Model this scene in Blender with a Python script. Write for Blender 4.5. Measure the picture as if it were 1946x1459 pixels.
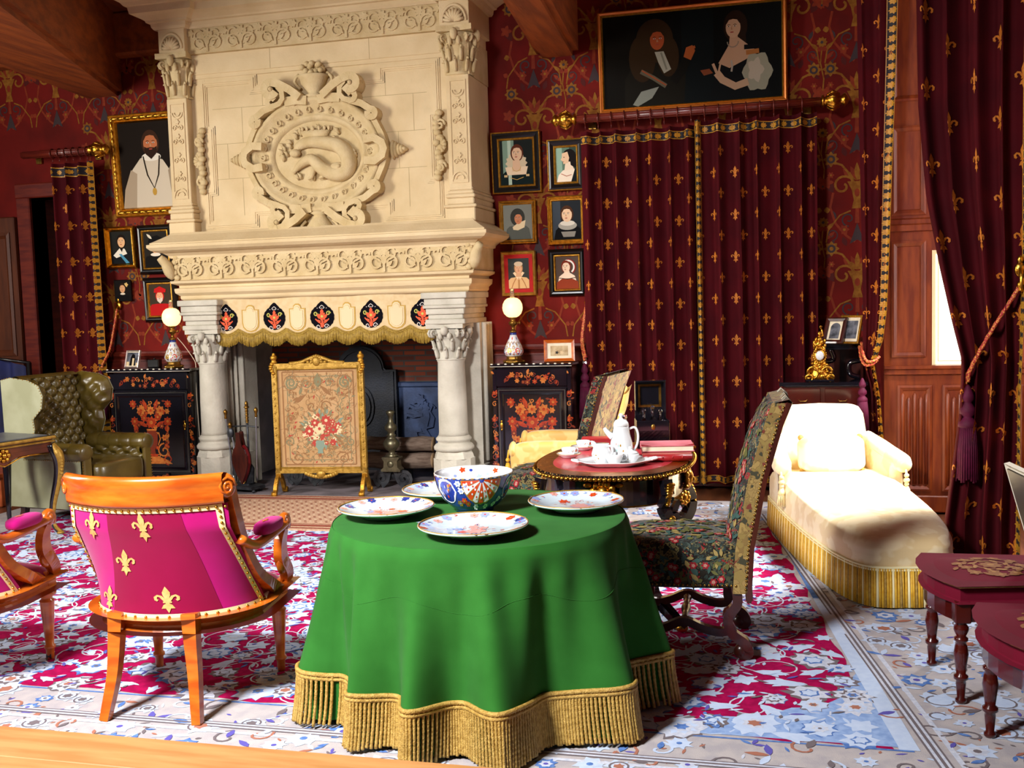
import bpy, math, random
from math import sin, cos, pi, radians, sqrt, atan2, floor
from mathutils import Vector, Matrix

S = bpy.context.scene
COL = S.collection
for o in list(bpy.data.objects):
    bpy.data.objects.remove(o)

# ---------------------------------------------------------------- camera, world, lights
W_PX, H_PX, F_PX = 1946, 1459, 2000.0
PSI, PIT, ROLL, EYE = radians(14.5), math.atan(159.5 / 2000.0), 0.03, 1.6
fw = Vector((-sin(PSI) * cos(PIT), cos(PSI) * cos(PIT), -sin(PIT)))
r0 = Vector((cos(PSI), sin(PSI), 0))
u0 = r0.cross(fw)
cr = r0 * cos(ROLL) - u0 * sin(ROLL)
cu = u0 * cos(ROLL) + r0 * sin(ROLL)
cam_d = bpy.data.cameras.new('camera')
cam = bpy.data.objects.new('camera', cam_d)
COL.objects.link(cam)
cam.matrix_world = Matrix(((cr.x, cu.x, -fw.x, 0), (cr.y, cu.y, -fw.y, 0), (cr.z, cu.z, -fw.z, EYE), (0, 0, 0, 1)))
cam_d.sensor_width = 36.0
cam_d.lens = F_PX / W_PX * 36.0
cam_d.clip_start = 0.05
S.camera = cam

S.view_settings.view_transform = 'Standard'
S.view_settings.look = 'None'
S.view_settings.gamma = 1.0
S.view_settings.use_curve_mapping = False
S.view_settings.exposure = 0.0

world = bpy.data.worlds.new('world')
S.world = world
world.use_nodes = True
bg = world.node_tree.nodes['Background']
bg.inputs[0].default_value = (0.86, 0.93, 1.0, 1)
bg.inputs[1].default_value = 0.045

def area(name, loc, target, sx, sy, power, color, spread=180):
    d = bpy.data.lights.new(name, 'AREA')
    d.shape = 'RECTANGLE'
    d.size, d.size_y, d.energy, d.color = sx, sy, power, color
    d.spread = radians(spread)
    o = bpy.data.objects.new(name, d)
    COL.objects.link(o)
    o.location = loc
    o.rotation_euler = (Vector(target) - Vector(loc)).to_track_quat('-Z', 'Y').to_euler()
    return o

# daylight of the windows behind and to the left of the visitor, and of the window in the right-hand recess
area('daylight_rear_window', (-2.9, 0.2, 4.1), (-2.1, 4.6, 0.3), 1.0, 0.8, 262, (1.0, 0.98, 0.98), 95)
area('daylight_left_window', (-7.2, 3.2, 2.6), (-3.7, 7.6, 1.7), 1.2, 2.2, 175, (1.0, 0.95, 0.87), 130)
area('daylight_right_window', (1.85, 6.72, 2.5), (0.25, 6.15, 0.4), 0.8, 1.7, 265, (1.0, 0.97, 0.93), 95)

# ---------------------------------------------------------------- materials
def lin(h):
    h = h.lstrip('#')
    v = [int(h[i:i + 2], 16) / 255 for i in (0, 2, 4)]
    return tuple(x / 12.92 if x <= 0.04045 else ((x + 0.055) / 1.055) ** 2.4 for x in v) + (1.0,)

def M(name, c, rough=0.5, metal=0.0, c2=None, ns=6.0, nd=4.0, stretch=(1, 1, 1), bump=0.0, bs=60.0, coat=0.0,
      sheen=0.0, emit=0.0, spec=0.5, lo=0.38, hi=0.62, trans=0.0):
    m = bpy.data.materials.new(name)
    m.use_nodes = True
    nt = m.node_tree
    N, L = nt.nodes, nt.links
    b = N['Principled BSDF']
    b.inputs['Base Color'].default_value = lin(c)
    b.inputs['Roughness'].default_value = rough
    b.inputs['Metallic'].default_value = metal
    b.inputs['Coat Weight'].default_value = coat
    b.inputs['Coat Roughness'].default_value = 0.08
    b.inputs['Sheen Weight'].default_value = sheen
    b.inputs['Specular IOR Level'].default_value = spec
    b.inputs['Transmission Weight'].default_value = trans
    if emit:
        b.inputs['Emission Color'].default_value = lin(c)
        b.inputs['Emission Strength'].default_value = emit
    tc = N.new('ShaderNodeTexCoord')
    mp = N.new('ShaderNodeMapping')
    mp.inputs['Scale'].default_value = stretch
    L.new(tc.outputs['Object'], mp.inputs['Vector'])
    if c2:
        n = N.new('ShaderNodeTexNoise')
        n.inputs['Scale'].default_value = ns
        n.inputs['Detail'].default_value = nd
        L.new(mp.outputs['Vector'], n.inputs['Vector'])
        r = N.new('ShaderNodeValToRGB')
        r.color_ramp.elements[0].position = lo
        r.color_ramp.elements[1].position = hi
        r.color_ramp.elements[0].color = lin(c)
        r.color_ramp.elements[1].color = lin(c2)
        L.new(n.outputs['Fac'], r.inputs['Fac'])
        L.new(r.outputs['Color'], b.inputs['Base Color'])
    if bump:
        n2 = N.new('ShaderNodeTexNoise')
        n2.inputs['Scale'].default_value = bs
        n2.inputs['Detail'].default_value = 3
        L.new(mp.outputs['Vector'], n2.inputs['Vector'])
        bp = N.new('ShaderNodeBump')
        bp.inputs['Strength'].default_value = bump
        bp.inputs['Distance'].default_value = 0.01
        L.new(n2.outputs['Fac'], bp.inputs['Height'])
        L.new(bp.outputs['Normal'], b.inputs['Normal'])
    return m

def M_brick(name, c1, c2, mortar, sx, w, h):
    m = M(name, c1, 0.85)
    N, L = m.node_tree.nodes, m.node_tree.links
    t = N.new('ShaderNodeTexBrick')
    tc = N.new('ShaderNodeTexCoord')
    mp = N.new('ShaderNodeMapping')
    mp.inputs['Rotation'].default_value = (radians(90), 0, 0)
    L.new(tc.outputs['Object'], mp.inputs['Vector'])
    L.new(mp.outputs['Vector'], t.inputs['Vector'])
    t.inputs['Scale'].default_value = sx
    t.inputs['Brick Width'].default_value = w
    t.inputs['Row Height'].default_value = h
    t.inputs['Mortar Size'].default_value = 0.008
    t.inputs['Color1'].default_value = lin(c1)
    t.inputs['Color2'].default_value = lin(c2)
    t.inputs['Mortar'].default_value = lin(mortar)
    L.new(t.outputs['Color'], N['Principled BSDF'].inputs['Base Color'])
    return m

def M_cells(name, cols, scale, rough=0.8, bump=0.3, warp=0.25):
    """woven tapestry: leafy blots of several wool colours"""
    m = M(name, cols[0], rough, sheen=0.15, spec=0.15)
    N, L = m.node_tree.nodes, m.node_tree.links
    tc = N.new('ShaderNodeTexCoord')
    nz = N.new('ShaderNodeTexNoise')
    nz.inputs['Scale'].default_value = scale * 0.9
    L.new(tc.outputs['Object'], nz.inputs['Vector'])
    mx = N.new('ShaderNodeVectorMath')
    mx.operation = 'MULTIPLY_ADD'
    L.new(nz.outputs['Color'], mx.inputs[0])
    mx.inputs[1].default_value = (warp, warp, warp)
    L.new(tc.outputs['Object'], mx.inputs[2])
    vo = N.new('ShaderNodeTexVoronoi')
    vo.inputs['Scale'].default_value = scale
    L.new(mx.outputs['Vector'], vo.inputs['Vector'])
    sp = N.new('ShaderNodeSeparateColor')
    L.new(vo.outputs['Color'], sp.inputs['Color'])
    r = N.new('ShaderNodeValToRGB')
    r.color_ramp.interpolation = 'CONSTANT'
    e = r.color_ramp.elements
    e[0].color = lin(cols[0]); e[0].position = 0
    e[1].color = lin(cols[1]); e[1].position = 1 / len(cols)
    for i in range(2, len(cols)):
        x = e.new(i / len(cols)); x.color = lin(cols[i])
    L.new(sp.outputs['Red'], r.inputs['Fac'])
    v2 = N.new('ShaderNodeTexVoronoi')
    v2.feature = 'DISTANCE_TO_EDGE'
    v2.inputs['Scale'].default_value = scale
    L.new(mx.outputs['Vector'], v2.inputs['Vector'])
    r2 = N.new('ShaderNodeValToRGB')
    r2.color_ramp.elements[0].position = 0.02
    r2.color_ramp.elements[1].position = 0.07
    L.new(v2.outputs['Distance'], r2.inputs['Fac'])
    mixc = N.new('ShaderNodeMix')
    mixc.data_type = 'RGBA'
    L.new(r2.outputs['Color'], mixc.inputs[0])
    mixc.inputs[6].default_value = lin(cols[0])
    L.new(r.outputs['Color'], mixc.inputs[7])
    L.new(mixc.outputs[2], N['Principled BSDF'].inputs['Base Color'])
    bp = N.new('ShaderNodeBump')
    bp.inputs['Strength'].default_value = bump
    bp.inputs['Distance'].default_value = 0.004
    L.new(r2.outputs['Color'], bp.inputs['Height'])
    L.new(bp.outputs['Normal'], N['Principled BSDF'].inputs['Normal'])
    return m

STONE = M('cream_stone', '#c9b187', 0.88, c2='#dac49c', ns=3.0, nd=6, bump=0.25, bs=40, lo=.3, hi=.7, spec=.2)
STONE2 = M('carved_stone', '#bea678', 0.9, c2='#d0bb91', ns=9.0, nd=5, bump=0.35, bs=70, lo=.3, hi=.7, spec=.2)
STONEG = M('grey_stone', '#b2ac9c', 0.88, c2='#cec8b8', ns=5.0, nd=6, bump=0.35, bs=50, lo=.3, hi=.7, spec=.2)
STONED = M('sooty_stone', '#a3a29a', 0.9, c2='#c0beb6', ns=4.0, nd=6, bump=0.4, bs=40)
BRICK = M_brick('firebox_brick', '#b05434', '#6e3a2e', '#5a5450', 1.0, 0.22, 0.05)
IRONB = M('blue_black_iron', '#34466c', 0.55, 0.25, c2='#24324f', ns=7, bump=0.15)
IRON = M('wrought_iron', '#33353a', 0.42, 0.7, c2='#4c4e52', ns=20, bump=0.1)
STEEL = M('polished_steel', '#b9bcc4', 0.28, 1.0)
BRONZE = M('dull_bronze', '#6b6650', 0.4, 0.85, c2='#8b8468', ns=18)
ASHF = M('hearth_stone', '#5e5658', 0.7, c2='#7c7276', ns=4, nd=5, bump=0.2)
WALLR = M('wallpaper_red', '#6c110a', 0.8, c2='#560c07', ns=2.5, nd=3, bump=0.08, bs=180, spec=.2)
WP_GOLD = M('wallpaper_gold', '#8e5e22', 0.7, c2='#7a4818', ns=30, spec=.1)
WP_DARK = M('wallpaper_shade', '#4e1512', 0.7, spec=.2)
WP_RUST = M('wallpaper_rust', '#842e12', 0.7, c2='#762610', ns=25, spec=.2)
WP_GREY = M('wallpaper_slate', '#3c2e30', 0.7, spec=.2)
DADO = M('dark_red_wood', '#571711', 0.4, c2='#6e2415', ns=4, stretch=(1, 1, 8), coat=.25)
BEAM = M('beam_oak', '#74330b', 0.65, c2='#964812', ns=3, nd=6, stretch=(5, .6, 5), bump=0.3, bs=14)
CEILW = M('ceiling_board', '#60280c', 0.65, c2='#7a3410', ns=3, stretch=(6, .6, 4))
PANEL = M('window_oak', '#652306', 0.42, c2='#80380e', ns=5, nd=6, stretch=(5, 5, .8), coat=.08, bump=.06, bs=40)
PLANK = M('platform_wood', '#b07844', 0.5, c2='#c48c56', ns=3, nd=6, stretch=(.8, 7, 3), bump=.05, coat=.15)
DOORD = M('dark_door', '#2a120e', 0.5, c2='#3b1a12', ns=3, stretch=(4, 4, .7))
VELV = M('burgundy_velvet', '#3e030b', 0.85, c2='#4a050e', ns=4, sheen=.0, spec=.15)
FLEUR = M('gold_thread', '#c8772a', 0.6, c2='#b4641e', ns=60, spec=.2)
FLEURP = M('pale_gold_thread', '#d2aa6c', 0.6, c2='#c49a5a', ns=60, spec=.2)
TRIMB = M('braid_black', '#1c1a22', 0.7)
TRIMG = M('braid_gold', '#c9922a', 0.5, c2='#b57c1e', ns=80)
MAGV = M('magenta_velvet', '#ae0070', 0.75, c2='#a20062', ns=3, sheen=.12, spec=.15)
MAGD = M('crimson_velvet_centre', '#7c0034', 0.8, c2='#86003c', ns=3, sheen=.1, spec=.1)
CREAMB = M('cream_braid', '#ecdba6', 0.6)
WOODO = M('orange_mahogany', '#a8460c', 0.28, c2='#c4661a', ns=4, nd=6, stretch=(1.5, 1.5, 6), coat=.5)
WOODR = M('red_mahogany', '#380a07', 0.22, c2='#460e08', ns=5, stretch=(4, 4, 1), coat=.7)
WOODK = M('dark_walnut', '#33120d', 0.3, c2='#47190f', ns=6, stretch=(4, 4, 1), coat=.4)
LACQ = M('black_lacquer', '#0e0c10', 0.12, c2='#15121a', ns=3, coat=.8)
GILT = M('gilt_bronze', '#d9a441', 0.28, 1.0, c2='#b98227', ns=25, bump=.2, bs=90)
GILTW = M('gilt_wood', '#c8922f', 0.38, 0.75, c2='#a8741f', ns=40, bump=.35, bs=120)
GILTY = M('gilt_pale', '#b8903c', 0.45, 0.5, c2='#9a7426', ns=30, bump=.25, bs=90)
BRASS = M('old_brass', '#a9813a', 0.35, 0.9, c2='#7d5a24', ns=20)
LEATH = M('olive_leather', '#46370e', 0.3, c2='#5c4c1e', ns=5, bump=.12, bs=160, coat=.15)
LEATS = M('grey_green_leather', '#8a8a6c', 0.4, c2='#9a9a7e', ns=4, bump=.1, bs=160)
GREEN = M('green_baize', '#245e20', 0.85, c2='#2a6826', ns=5, sheen=.04, spec=.1, bump=.05, bs=300)
FRG = M('gold_cord', '#bd9a4c', 0.55, c2='#a27e34', ns=60, bump=.6, bs=220)
FRW = M('pale_cord', '#f0e6b4', 0.55)
FRO = M('ochre_cord', '#cf9a1e', 0.55, c2='#dcae34', ns=50)
SILK = M('cream_silk_damask', '#ead8ae', 0.6, c2='#dec592', ns=9, nd=2, sheen=.25, lo=.47, hi=.53)
SILKY = M('gold_silk_damask', '#ddb96e', 0.55, c2='#cfa452', ns=9, nd=2, sheen=.2, lo=.47, hi=.53)
PORC = M('white_porcelain', '#dfe2e4', 0.12, coat=.6)
PORCB = M('pale_blue_porcelain', '#c2d2da', 0.16, coat=.6)
P_BLUE = M('cobalt_glaze', '#2b3fa0', 0.2, c2='#20307c', ns=20, coat=.5)
P_ORG = M('iron_red_glaze', '#d8481a', 0.25, c2='#c23a14', ns=20, coat=.5)
P_PINK = M('rose_glaze', '#d89a94', 0.25, coat=.4)
P_LIL = M('periwinkle_glaze', '#8f9fd8', 0.25, coat=.4)
P_GOLD = M('gilt_glaze', '#c99a3c', 0.3, 0.5)
P_TEAL = M('mint_glaze', '#9fd8cf', 0.25, coat=.4)
TAP = M_cells('verdure_tapestry', ['#16140f', '#2b3732', '#6c6038', '#221d15', '#84724a', '#26302b', '#7e2422', '#444834', '#1d1812', '#3c4a44'], 30)
TAPL = M_cells('canvas_tapestry', ['#7a6338', '#8e7646', '#3c3a2a', '#84703e', '#947c48', '#6a3428', '#7e683c'], 20)
SCREEN = M('beige_tapestry', '#b8946a', 0.85, c2='#ad885c', ns=6, bump=.2, bs=400, spec=.15)
T_OL = M('wool_olive', '#7c775a', 0.85, spec=.1)
T_TAN = M('wool_tan', '#8c6644', 0.85, spec=.1)
T_RED = M('wool_red', '#a8433a', 0.85, spec=.1)
T_CRM = M('wool_cream', '#d6bd94', 0.85, spec=.1)
T_TEAL = M('wool_teal', '#7c8c7c', 0.85, spec=.1)
RUGC = M('rug_cream', '#b4adac', 0.95, c2='#a5a0a4', ns=14, nd=5, bump=.25, bs=260, spec=.05)
RUGW = M('rug_white', '#c8ccd8', 0.95, c2='#b4bbcc', ns=60, bump=.2, bs=260, spec=.05)
RUGR = M('rug_crimson', '#a40f4c', 0.95, c2='#8e0b42', ns=30, bump=.25, bs=260, spec=.05)
RUGB = M('rug_blue', '#5f82bd', 0.95, c2='#4a6aa8', ns=40, spec=.05)
RUGL = M('rug_pale_blue', '#bccbe2', 0.95, c2='#b2c3de', ns=30, spec=.05)
RUGG = M('rug_greybrown', '#6d6468', 0.95, spec=.05)
RUGO = M('rug_lilac', '#5c55a4', 0.95, spec=.05)
HRUG = M('hearthrug_ground', '#b08a70', 0.95, c2='#c4a388', ns=60, bump=.3, bs=240, spec=.05)
HRUGD = M('hearthrug_red', '#7c3a30', 0.95, c2='#8a4638', ns=40, spec=.05)
MARQ_R = M('marquetry_red', '#8c260a', 0.25, c2='#a0360e', ns=30, coat=.6)
MARQ_O = M('marquetry_amber', '#b86a2a', 0.25, c2='#a0541e', ns=30, coat=.6)
MARQ_B = M('marquetry_brown', '#6a2410', 0.25, coat=.6)
GLASS = M('clear_glass', '#ffffff', 0.02, trans=1.0)
GLOBE = M('lit_opal_globe', '#ffcf8a', 0.4, emit=2.3)
PAPER = M('cream_paper', '#e9dcc2', 0.8, c2='#ddceb0', ns=12)
SKETCH = M('sepia_print', '#a88c62', 0.8, c2='#c9b38c', ns=18)
PHOTO = M('grey_print', '#2a2d36', 0.5, c2='#6a6c76', ns=20)
RLEATH = M('red_leather', '#9c1f22', 0.4, c2='#8a171c', ns=8, coat=.15)
RTOP = M('rose_leather_top', '#b83a42', 0.3, c2='#a92f38', ns=6, coat=.3)
BOOKP = M('faded_pink_cloth', '#c8707a', 0.6, c2='#b8606a', ns=8)
WHITEP = M('white_paint', '#ece6d4', 0.4)
MIRROR = M('mirror_glass', '#8c949c', 0.08, 1.0)
NAVY = M('navy_cloth', '#0b1236', 0.8, c2='#101a50', ns=4)
ROPE = M('red_gold_cord', '#a01c22', 0.6, c2='#d89040', ns=120, lo=.5, hi=.56)
PLASTW = M('pale_flex', '#c9b9a0', 0.5)
BK = M('ebony', '#0c0a0a', 0.3)
def flatm(c, r=.6): return M('paint_' + c.strip('#'), c, r, spec=.06)

# ---------------------------------------------------------------- mesh toolkit
class P2:
    """flat ornament: a list of (polygon, material, layer)"""
    def __init__(s): s.items = []
    def poly(s, pts, m=0, l=0): s.items.append(([tuple(p) for p in pts], m, l)); return s
    def rect(s, x0, x1, y0, y1, m=0, l=0): return s.poly([(x0, y0), (x1, y0), (x1, y1), (x0, y1)], m, l)
    def ell(s, cx, cy, rx, ry, m=0, l=0, n=20, rot=0):
        c, d = cos(rot), sin(rot)
        return s.poly([(cx + rx * cos(a) * c - ry * sin(a) * d, cy + rx * cos(a) * d + ry * sin(a) * c)
                       for a in [2 * pi * i / n for i in range(n)]], m, l)
    def blob(s, cx, cy, r, n=6, amp=.25, m=0, l=0, rot=0, sx=1.0, sy=1.0):
        k = n * 4
        return s.poly([(cx + sx * r * (1 + amp * cos(n * a)) * cos(a + rot), cy + sy * r * (1 + amp * cos(n * a)) * sin(a + rot))
                       for a in [2 * pi * i / k for i in range(k)]], m, l)
    def jag(s, cx, cy, r, n, q, m=0, l=0, rot=0, sx=1.0, amp=.2, jit=.12):
        k = n * 3
        return s.poly([(cx + r * f * (cos(a) * sx * cos(rot) - sin(a) * sin(rot)), cy + r * f * (cos(a) * sx * sin(rot) + sin(a) * cos(rot)))
                       for a, f in [(2 * pi * i / k, 1 + amp * cos(n * 2 * pi * i / k) + q.uniform(-jit, jit)) for i in range(k)]], m, l)
    def leaf(s, cx, cy, a, ln, w, m=0, l=0):
        c, d = cos(a), sin(a)
        q = [(0, 0), (.25, .38), (.55, .5), (.82, .25), (1, 0), (.82, -.25), (.55, -.5), (.25, -.38)]
        return s.poly([(cx + x * ln * c - y * w * d, cy + x * ln * d + y * w * c) for x, y in q], m, l)
    def stroke(s, pts, w, m=0, l=0, taper=False):
        n = len(pts); L, R = [], []
        for i, (x, y) in enumerate(pts):
            a, b = pts[max(i - 1, 0)], pts[min(i + 1, n - 1)]
            dx, dy = b[0] - a[0], b[1] - a[1]
            q = sqrt(dx * dx + dy * dy) or 1
            ww = w / 2 * ((1 - .8 * i / (n - 1)) if taper else 1)
            L.append((x - dy / q * ww, y + dx / q * ww)); R.append((x + dy / q * ww, y - dx / q * ww))
        for i in range(n - 1):
            s.poly([R[i], R[i + 1], L[i + 1], L[i]], m, l)
        return s
    def spiral(s, cx, cy, rA, rB, a0, turns, w, m=0, l=0, n=18, taper=False):
        return s.stroke([(cx + (rA + (rB - rA) * i / n) * cos(a0 + turns * 2 * pi * i / n),
                          cy + (rA + (rB - rA) * i / n) * sin(a0 + turns * 2 * pi * i / n)) for i in range(n + 1)], w, m, l, taper)
    def flower(s, cx, cy, r, m=0, mc=1, n=8, l=0, rot=0):
        for i in range(n):
            s.leaf(cx, cy, rot + 2 * pi * i / n, r, r * .62, m, l)
        return s.ell(cx, cy, r * .28, r * .28, mc, l + 1, 8)
    def fleur(s, cx, cy, h, m=0, l=0):
        k = h / 2.0
        half = [(0, 1.0), (.10, .78), (.19, .55), (.17, .33), (.08, .05), (.06, -.12)]
        s.poly([(cx + x * k, cy + y * k) for x, y in half] + [(cx - x * k, cy + y * k) for x, y in half[:0:-1]], m, l)
        for g in (1, -1):
            s.stroke([(cx + g * x * k, cy + y * k) for x, y in [(.05, -.1), (.17, .08), (.27, .26), (.42, .33), (.53, .22), (.51, .03), (.42, -.02)]], .15 * k, m, l)
            s.poly([(cx + g * x * k, cy + y * k) for x, y in [(.04, -.22), (.2, -.36), (.3, -.62), (.12, -.62), (.04, -.42)]], m, l)
        s.rect(cx - .2 * k, cx + .2 * k, cy - .22 * k, cy - .1 * k, m, l)
        return s.poly([(cx - .08 * k, cy - .22 * k), (cx + .08 * k, cy - .22 * k), (cx + .11 * k, cy - .62 * k), (cx, cy - .95 * k), (cx - .11 * k, cy - .62 * k)], m, l)
    def put(s, o, dx, dy, k=1.0, rot=0.0, fx=1):
        c, d = cos(rot) * k, sin(rot) * k
        for pts, m, l in o.items:
            q = [(dx + fx * x * c - y * d, dy + fx * x * d + y * c) for x, y in pts]
            s.items.append((q if fx > 0 else q[::-1], m, l))
        return s

class MB:
    def __init__(s):
        s.v, s.f, s.mi, s.sm = [], [], [], []
        s.T = Matrix(); s.m = 0
    def add(s, vs, fs, smooth=False, m=None):
        b = len(s.v)
        s.v += [s.T @ Vector(p) for p in vs]
        s.f += [tuple(b + i for i in q) for q in fs]
        s.mi += [s.m if m is None else m] * len(fs)
        s.sm += [smooth] * len(fs)
        return s
    def at(s, loc=(0, 0, 0), rz=0, rx=0, ry=0, sc=(1, 1, 1)):
        s.T = Matrix.Translation(Vector(loc)) @ Matrix.Rotation(rz, 4, 'Z') @ Matrix.Rotation(ry, 4, 'Y') @ Matrix.Rotation(rx, 4, 'X') @ Matrix.Diagonal((*sc, 1))
        return s
    def box(s, x0, x1, y0, y1, z0, z1, b=0.0, m=None):
        if b <= 0:
            return s.add([(x0, y0, z0), (x1, y0, z0), (x1, y1, z0), (x0, y1, z0), (x0, y0, z1), (x1, y0, z1), (x1, y1, z1), (x0, y1, z1)],
                         [(0, 3, 2, 1), (4, 5, 6, 7), (0, 1, 5, 4), (1, 2, 6, 5), (2, 3, 7, 6), (3, 0, 4, 7)], m=m)
        vs, ix = [], {}
        X, Y, Z = (x0, x1), (y0, y1), (z0, z1)
        for i in (0, 1):
            for j in (0, 1):
                for k in (0, 1):
                    sx, sy, sz = b * (1 - 2 * i), b * (1 - 2 * j), b * (1 - 2 * k)
                    for ax in range(3):
                        ix[i, j, k, ax] = len(vs)
                        vs.append((X[i] + (0 if ax == 0 else sx), Y[j] + (0 if ax == 1 else sy), Z[k] + (0 if ax == 2 else sz)))
        fs = []
        for ax in range(3):
            for e in (0, 1):
                o = []
                for p, q in ((0, 0), (1, 0), (1, 1), (0, 1)):
                    c = [0, 0, 0]; c[ax] = e; c[(ax + 1) % 3] = p; c[(ax + 2) % 3] = q
                    o.append(ix[(*c, ax)])
                fs.append(tuple(o if e else o[::-1]))
        for ax in range(3):
            a1, a2 = (ax + 1) % 3, (ax + 2) % 3
            for p in (0, 1):
                for q in (0, 1):
                    c0, c1 = [0, 0, 0], [0, 0, 0]
                    c0[a1] = c1[a1] = p; c0[a2] = c1[a2] = q; c1[ax] = 1
                    fs.append((ix[(*c0, a1)], ix[(*c1, a1)], ix[(*c1, a2)], ix[(*c0, a2)]))
        for i in (0, 1):
            for j in (0, 1):
                for k in (0, 1):
                    fs.append((ix[i, j, k, 0], ix[i, j, k, 1], ix[i, j, k, 2]))
        return s.add(vs, fs, m=m)
    def lathe(s, prof, n=28, c=(0, 0, 0), sx=1, sy=1, wob=None, smooth=True, m=None, a0=0, a1=2 * pi, cap=True):
        full = abs(a1 - a0 - 2 * pi) < 1e-6
        k = n if full else n + 1
        vs, fs = [], []
        for r, z in prof:
            for i in range(k):
                a = a0 + (a1 - a0) * i / n
                rr = r * (wob(a, z) if wob else 1)
                vs.append((c[0] + rr * cos(a) * sx, c[1] + rr * sin(a) * sy, c[2] + z))
        for j in range(len(prof) - 1):
            for i in range(n):
                p, q = i, (i + 1) % k
                fs.append((j * k + p, j * k + q, (j + 1) * k + q, (j + 1) * k + p))
        if full and cap:
            if prof[0][0] > 1e-5: fs.append(tuple(range(n))[::-1])
            if prof[-1][0] > 1e-5: fs.append(tuple((len(prof) - 1) * k + i for i in range(n)))
        return s.add(vs, fs, smooth, m)
    def tube(s, pts, r, n=8, m=None, closed=False, sx=1.0, smooth=True, up=None):
        P = [Vector(p) for p in pts]; K = len(P)
        R = r if isinstance(r, (list, tuple)) else [r] * K
        vs, fs = [], []
        ref = None
        for i in range(K):
            t = (P[(i + 1) % K] - P[i - 1]) if closed else (P[min(i + 1, K - 1)] - P[max(i - 1, 0)])
            if t.length < 1e-9: t = Vector((0, 0, 1))
            t.normalize()
            if up is not None:
                ref = Vector(up)
            elif ref is None:
                ref = Vector((0, 0, 1)) if abs(t.z) < .9 else Vector((1, 0, 0))
            x = ref - t * ref.dot(t)
            if x.length < 1e-6: x = t.orthogonal()
            x.normalize(); ref = x
            y = t.cross(x)
            for j in range(n):
                a = 2 * pi * j / n
                vs.append(P[i] + x * (R[i] * cos(a) * sx) + y * (R[i] * sin(a)))
        for i in range(K if closed else K - 1):
            i2 = (i + 1) % K
            for j in range(n):
                fs.append((i * n + j, i * n + (j + 1) % n, i2 * n + (j + 1) % n, i2 * n + j))
        if not closed:
            fs.append(tuple(range(n))[::-1]); fs.append(tuple((K - 1) * n + j for j in range(n)))
        return s.add(vs, fs, smooth, m)
    def bar(s, pts, w, d, m=None, up=(0, 0, 1)):
        """rectangular section along a path; w across (perpendicular to up), d along up; w,d number or list"""
        P = [Vector(p) for p in pts]; K = len(P)
        Wl = w if isinstance(w, (list, tuple)) else [w] * K
        Dl = d if isinstance(d, (list, tuple)) else [d] * K
        vs, fs = [], []
        for i in range(K):
            t = (P[min(i + 1, K - 1)] - P[max(i - 1, 0)]).normalized()
            x = t.cross(Vector(up))
            if x.length < 1e-5: x = t.orthogonal()
            x.normalize(); y = x.cross(t)
            for a, b in ((-1, -1), (1, -1), (1, 1), (-1, 1)):
                vs.append(P[i] + x * (a * Wl[i] / 2) + y * (b * Dl[i] / 2))
        for i in range(K - 1):
            for j in range(4):
                fs.append((i * 4 + j, i * 4 + (j + 1) % 4, i * 4 + 4 + (j + 1) % 4, i * 4 + 4 + j))
        fs.append((3, 2, 1, 0)); fs.append(tuple((K - 1) * 4 + j for j in range(4)))
        return s.add(vs, fs, False, m)
    def ell(s, c, r, nu=14, nv=8, m=None, rot=None):
        vs, fs = [], []
        Rm = rot or Matrix()
        for j in range(nv + 1):
            t = -pi / 2 + pi * j / nv
            for i in range(nu):
                a = 2 * pi * i / nu
                p = Rm @ Vector((r[0] * cos(t) * cos(a), r[1] * cos(t) * sin(a), r[2] * sin(t)))
                vs.append((c[0] + p.x, c[1] + p.y, c[2] + p.z))
        for j in range(nv):
            for i in range(nu):
                fs.append((j * nu + i, j * nu + (i + 1) % nu, (j + 1) * nu + (i + 1) % nu, (j + 1) * nu + i))
        return s.add(vs, fs, True, m)
    def grid(s, fn, nu, nv, m=None, cu=False, smooth=True):
        k = nu if cu else nu + 1
        vs = [fn(i / nu, j / nv) for j in range(nv + 1) for i in range(k)]
        fs = [(j * k + i, j * k + (i + 1) % k, (j + 1) * k + (i + 1) % k, (j + 1) * k + i) for j in range(nv) for i in range(nu)]
        return s.add(vs, fs, smooth, m)
    def rbox(s, c, r, e=.35, nu=28, nv=14, m=None, fn=None):
        """soft cushion: superellipsoid"""
        def sg(x, p): return math.copysign(abs(x) ** p, x)
        def f(u, v):
            a, t = 2 * pi * u, -pi / 2 + pi * v
            p = Vector((c[0] + r[0] * sg(cos(t), e) * sg(cos(a), e), c[1] + r[1] * sg(cos(t), e) * sg(sin(a), e), c[2] + r[2] * sg(sin(t), e)))
            return fn(p) if fn else p
        return s.grid(f, nu, nv, m, True)
    def prism(s, poly, y0, y1, m=None, ax='y', smooth=False):
        """polygon in (x,z) extruded in y (ax='y'), or (x,y) extruded in z (ax='z'), or (y,z) extruded in x"""
        n = len(poly)
        g = {'y': lambda p, h: (p[0], h, p[1]), 'z': lambda p, h: (p[0], p[1], h), 'x': lambda p, h: (h, p[0], p[1])}[ax]
        vs = [g(p, y0) for p in poly] + [g(p, y1) for p in poly]
        fs = [tuple(range(n)), tuple(range(2 * n - 1, n - 1, -1))] + [(i, n + i, n + (i + 1) % n, (i + 1) % n) for i in range(n)]
        return s.add(vs, fs, smooth, m)
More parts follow.
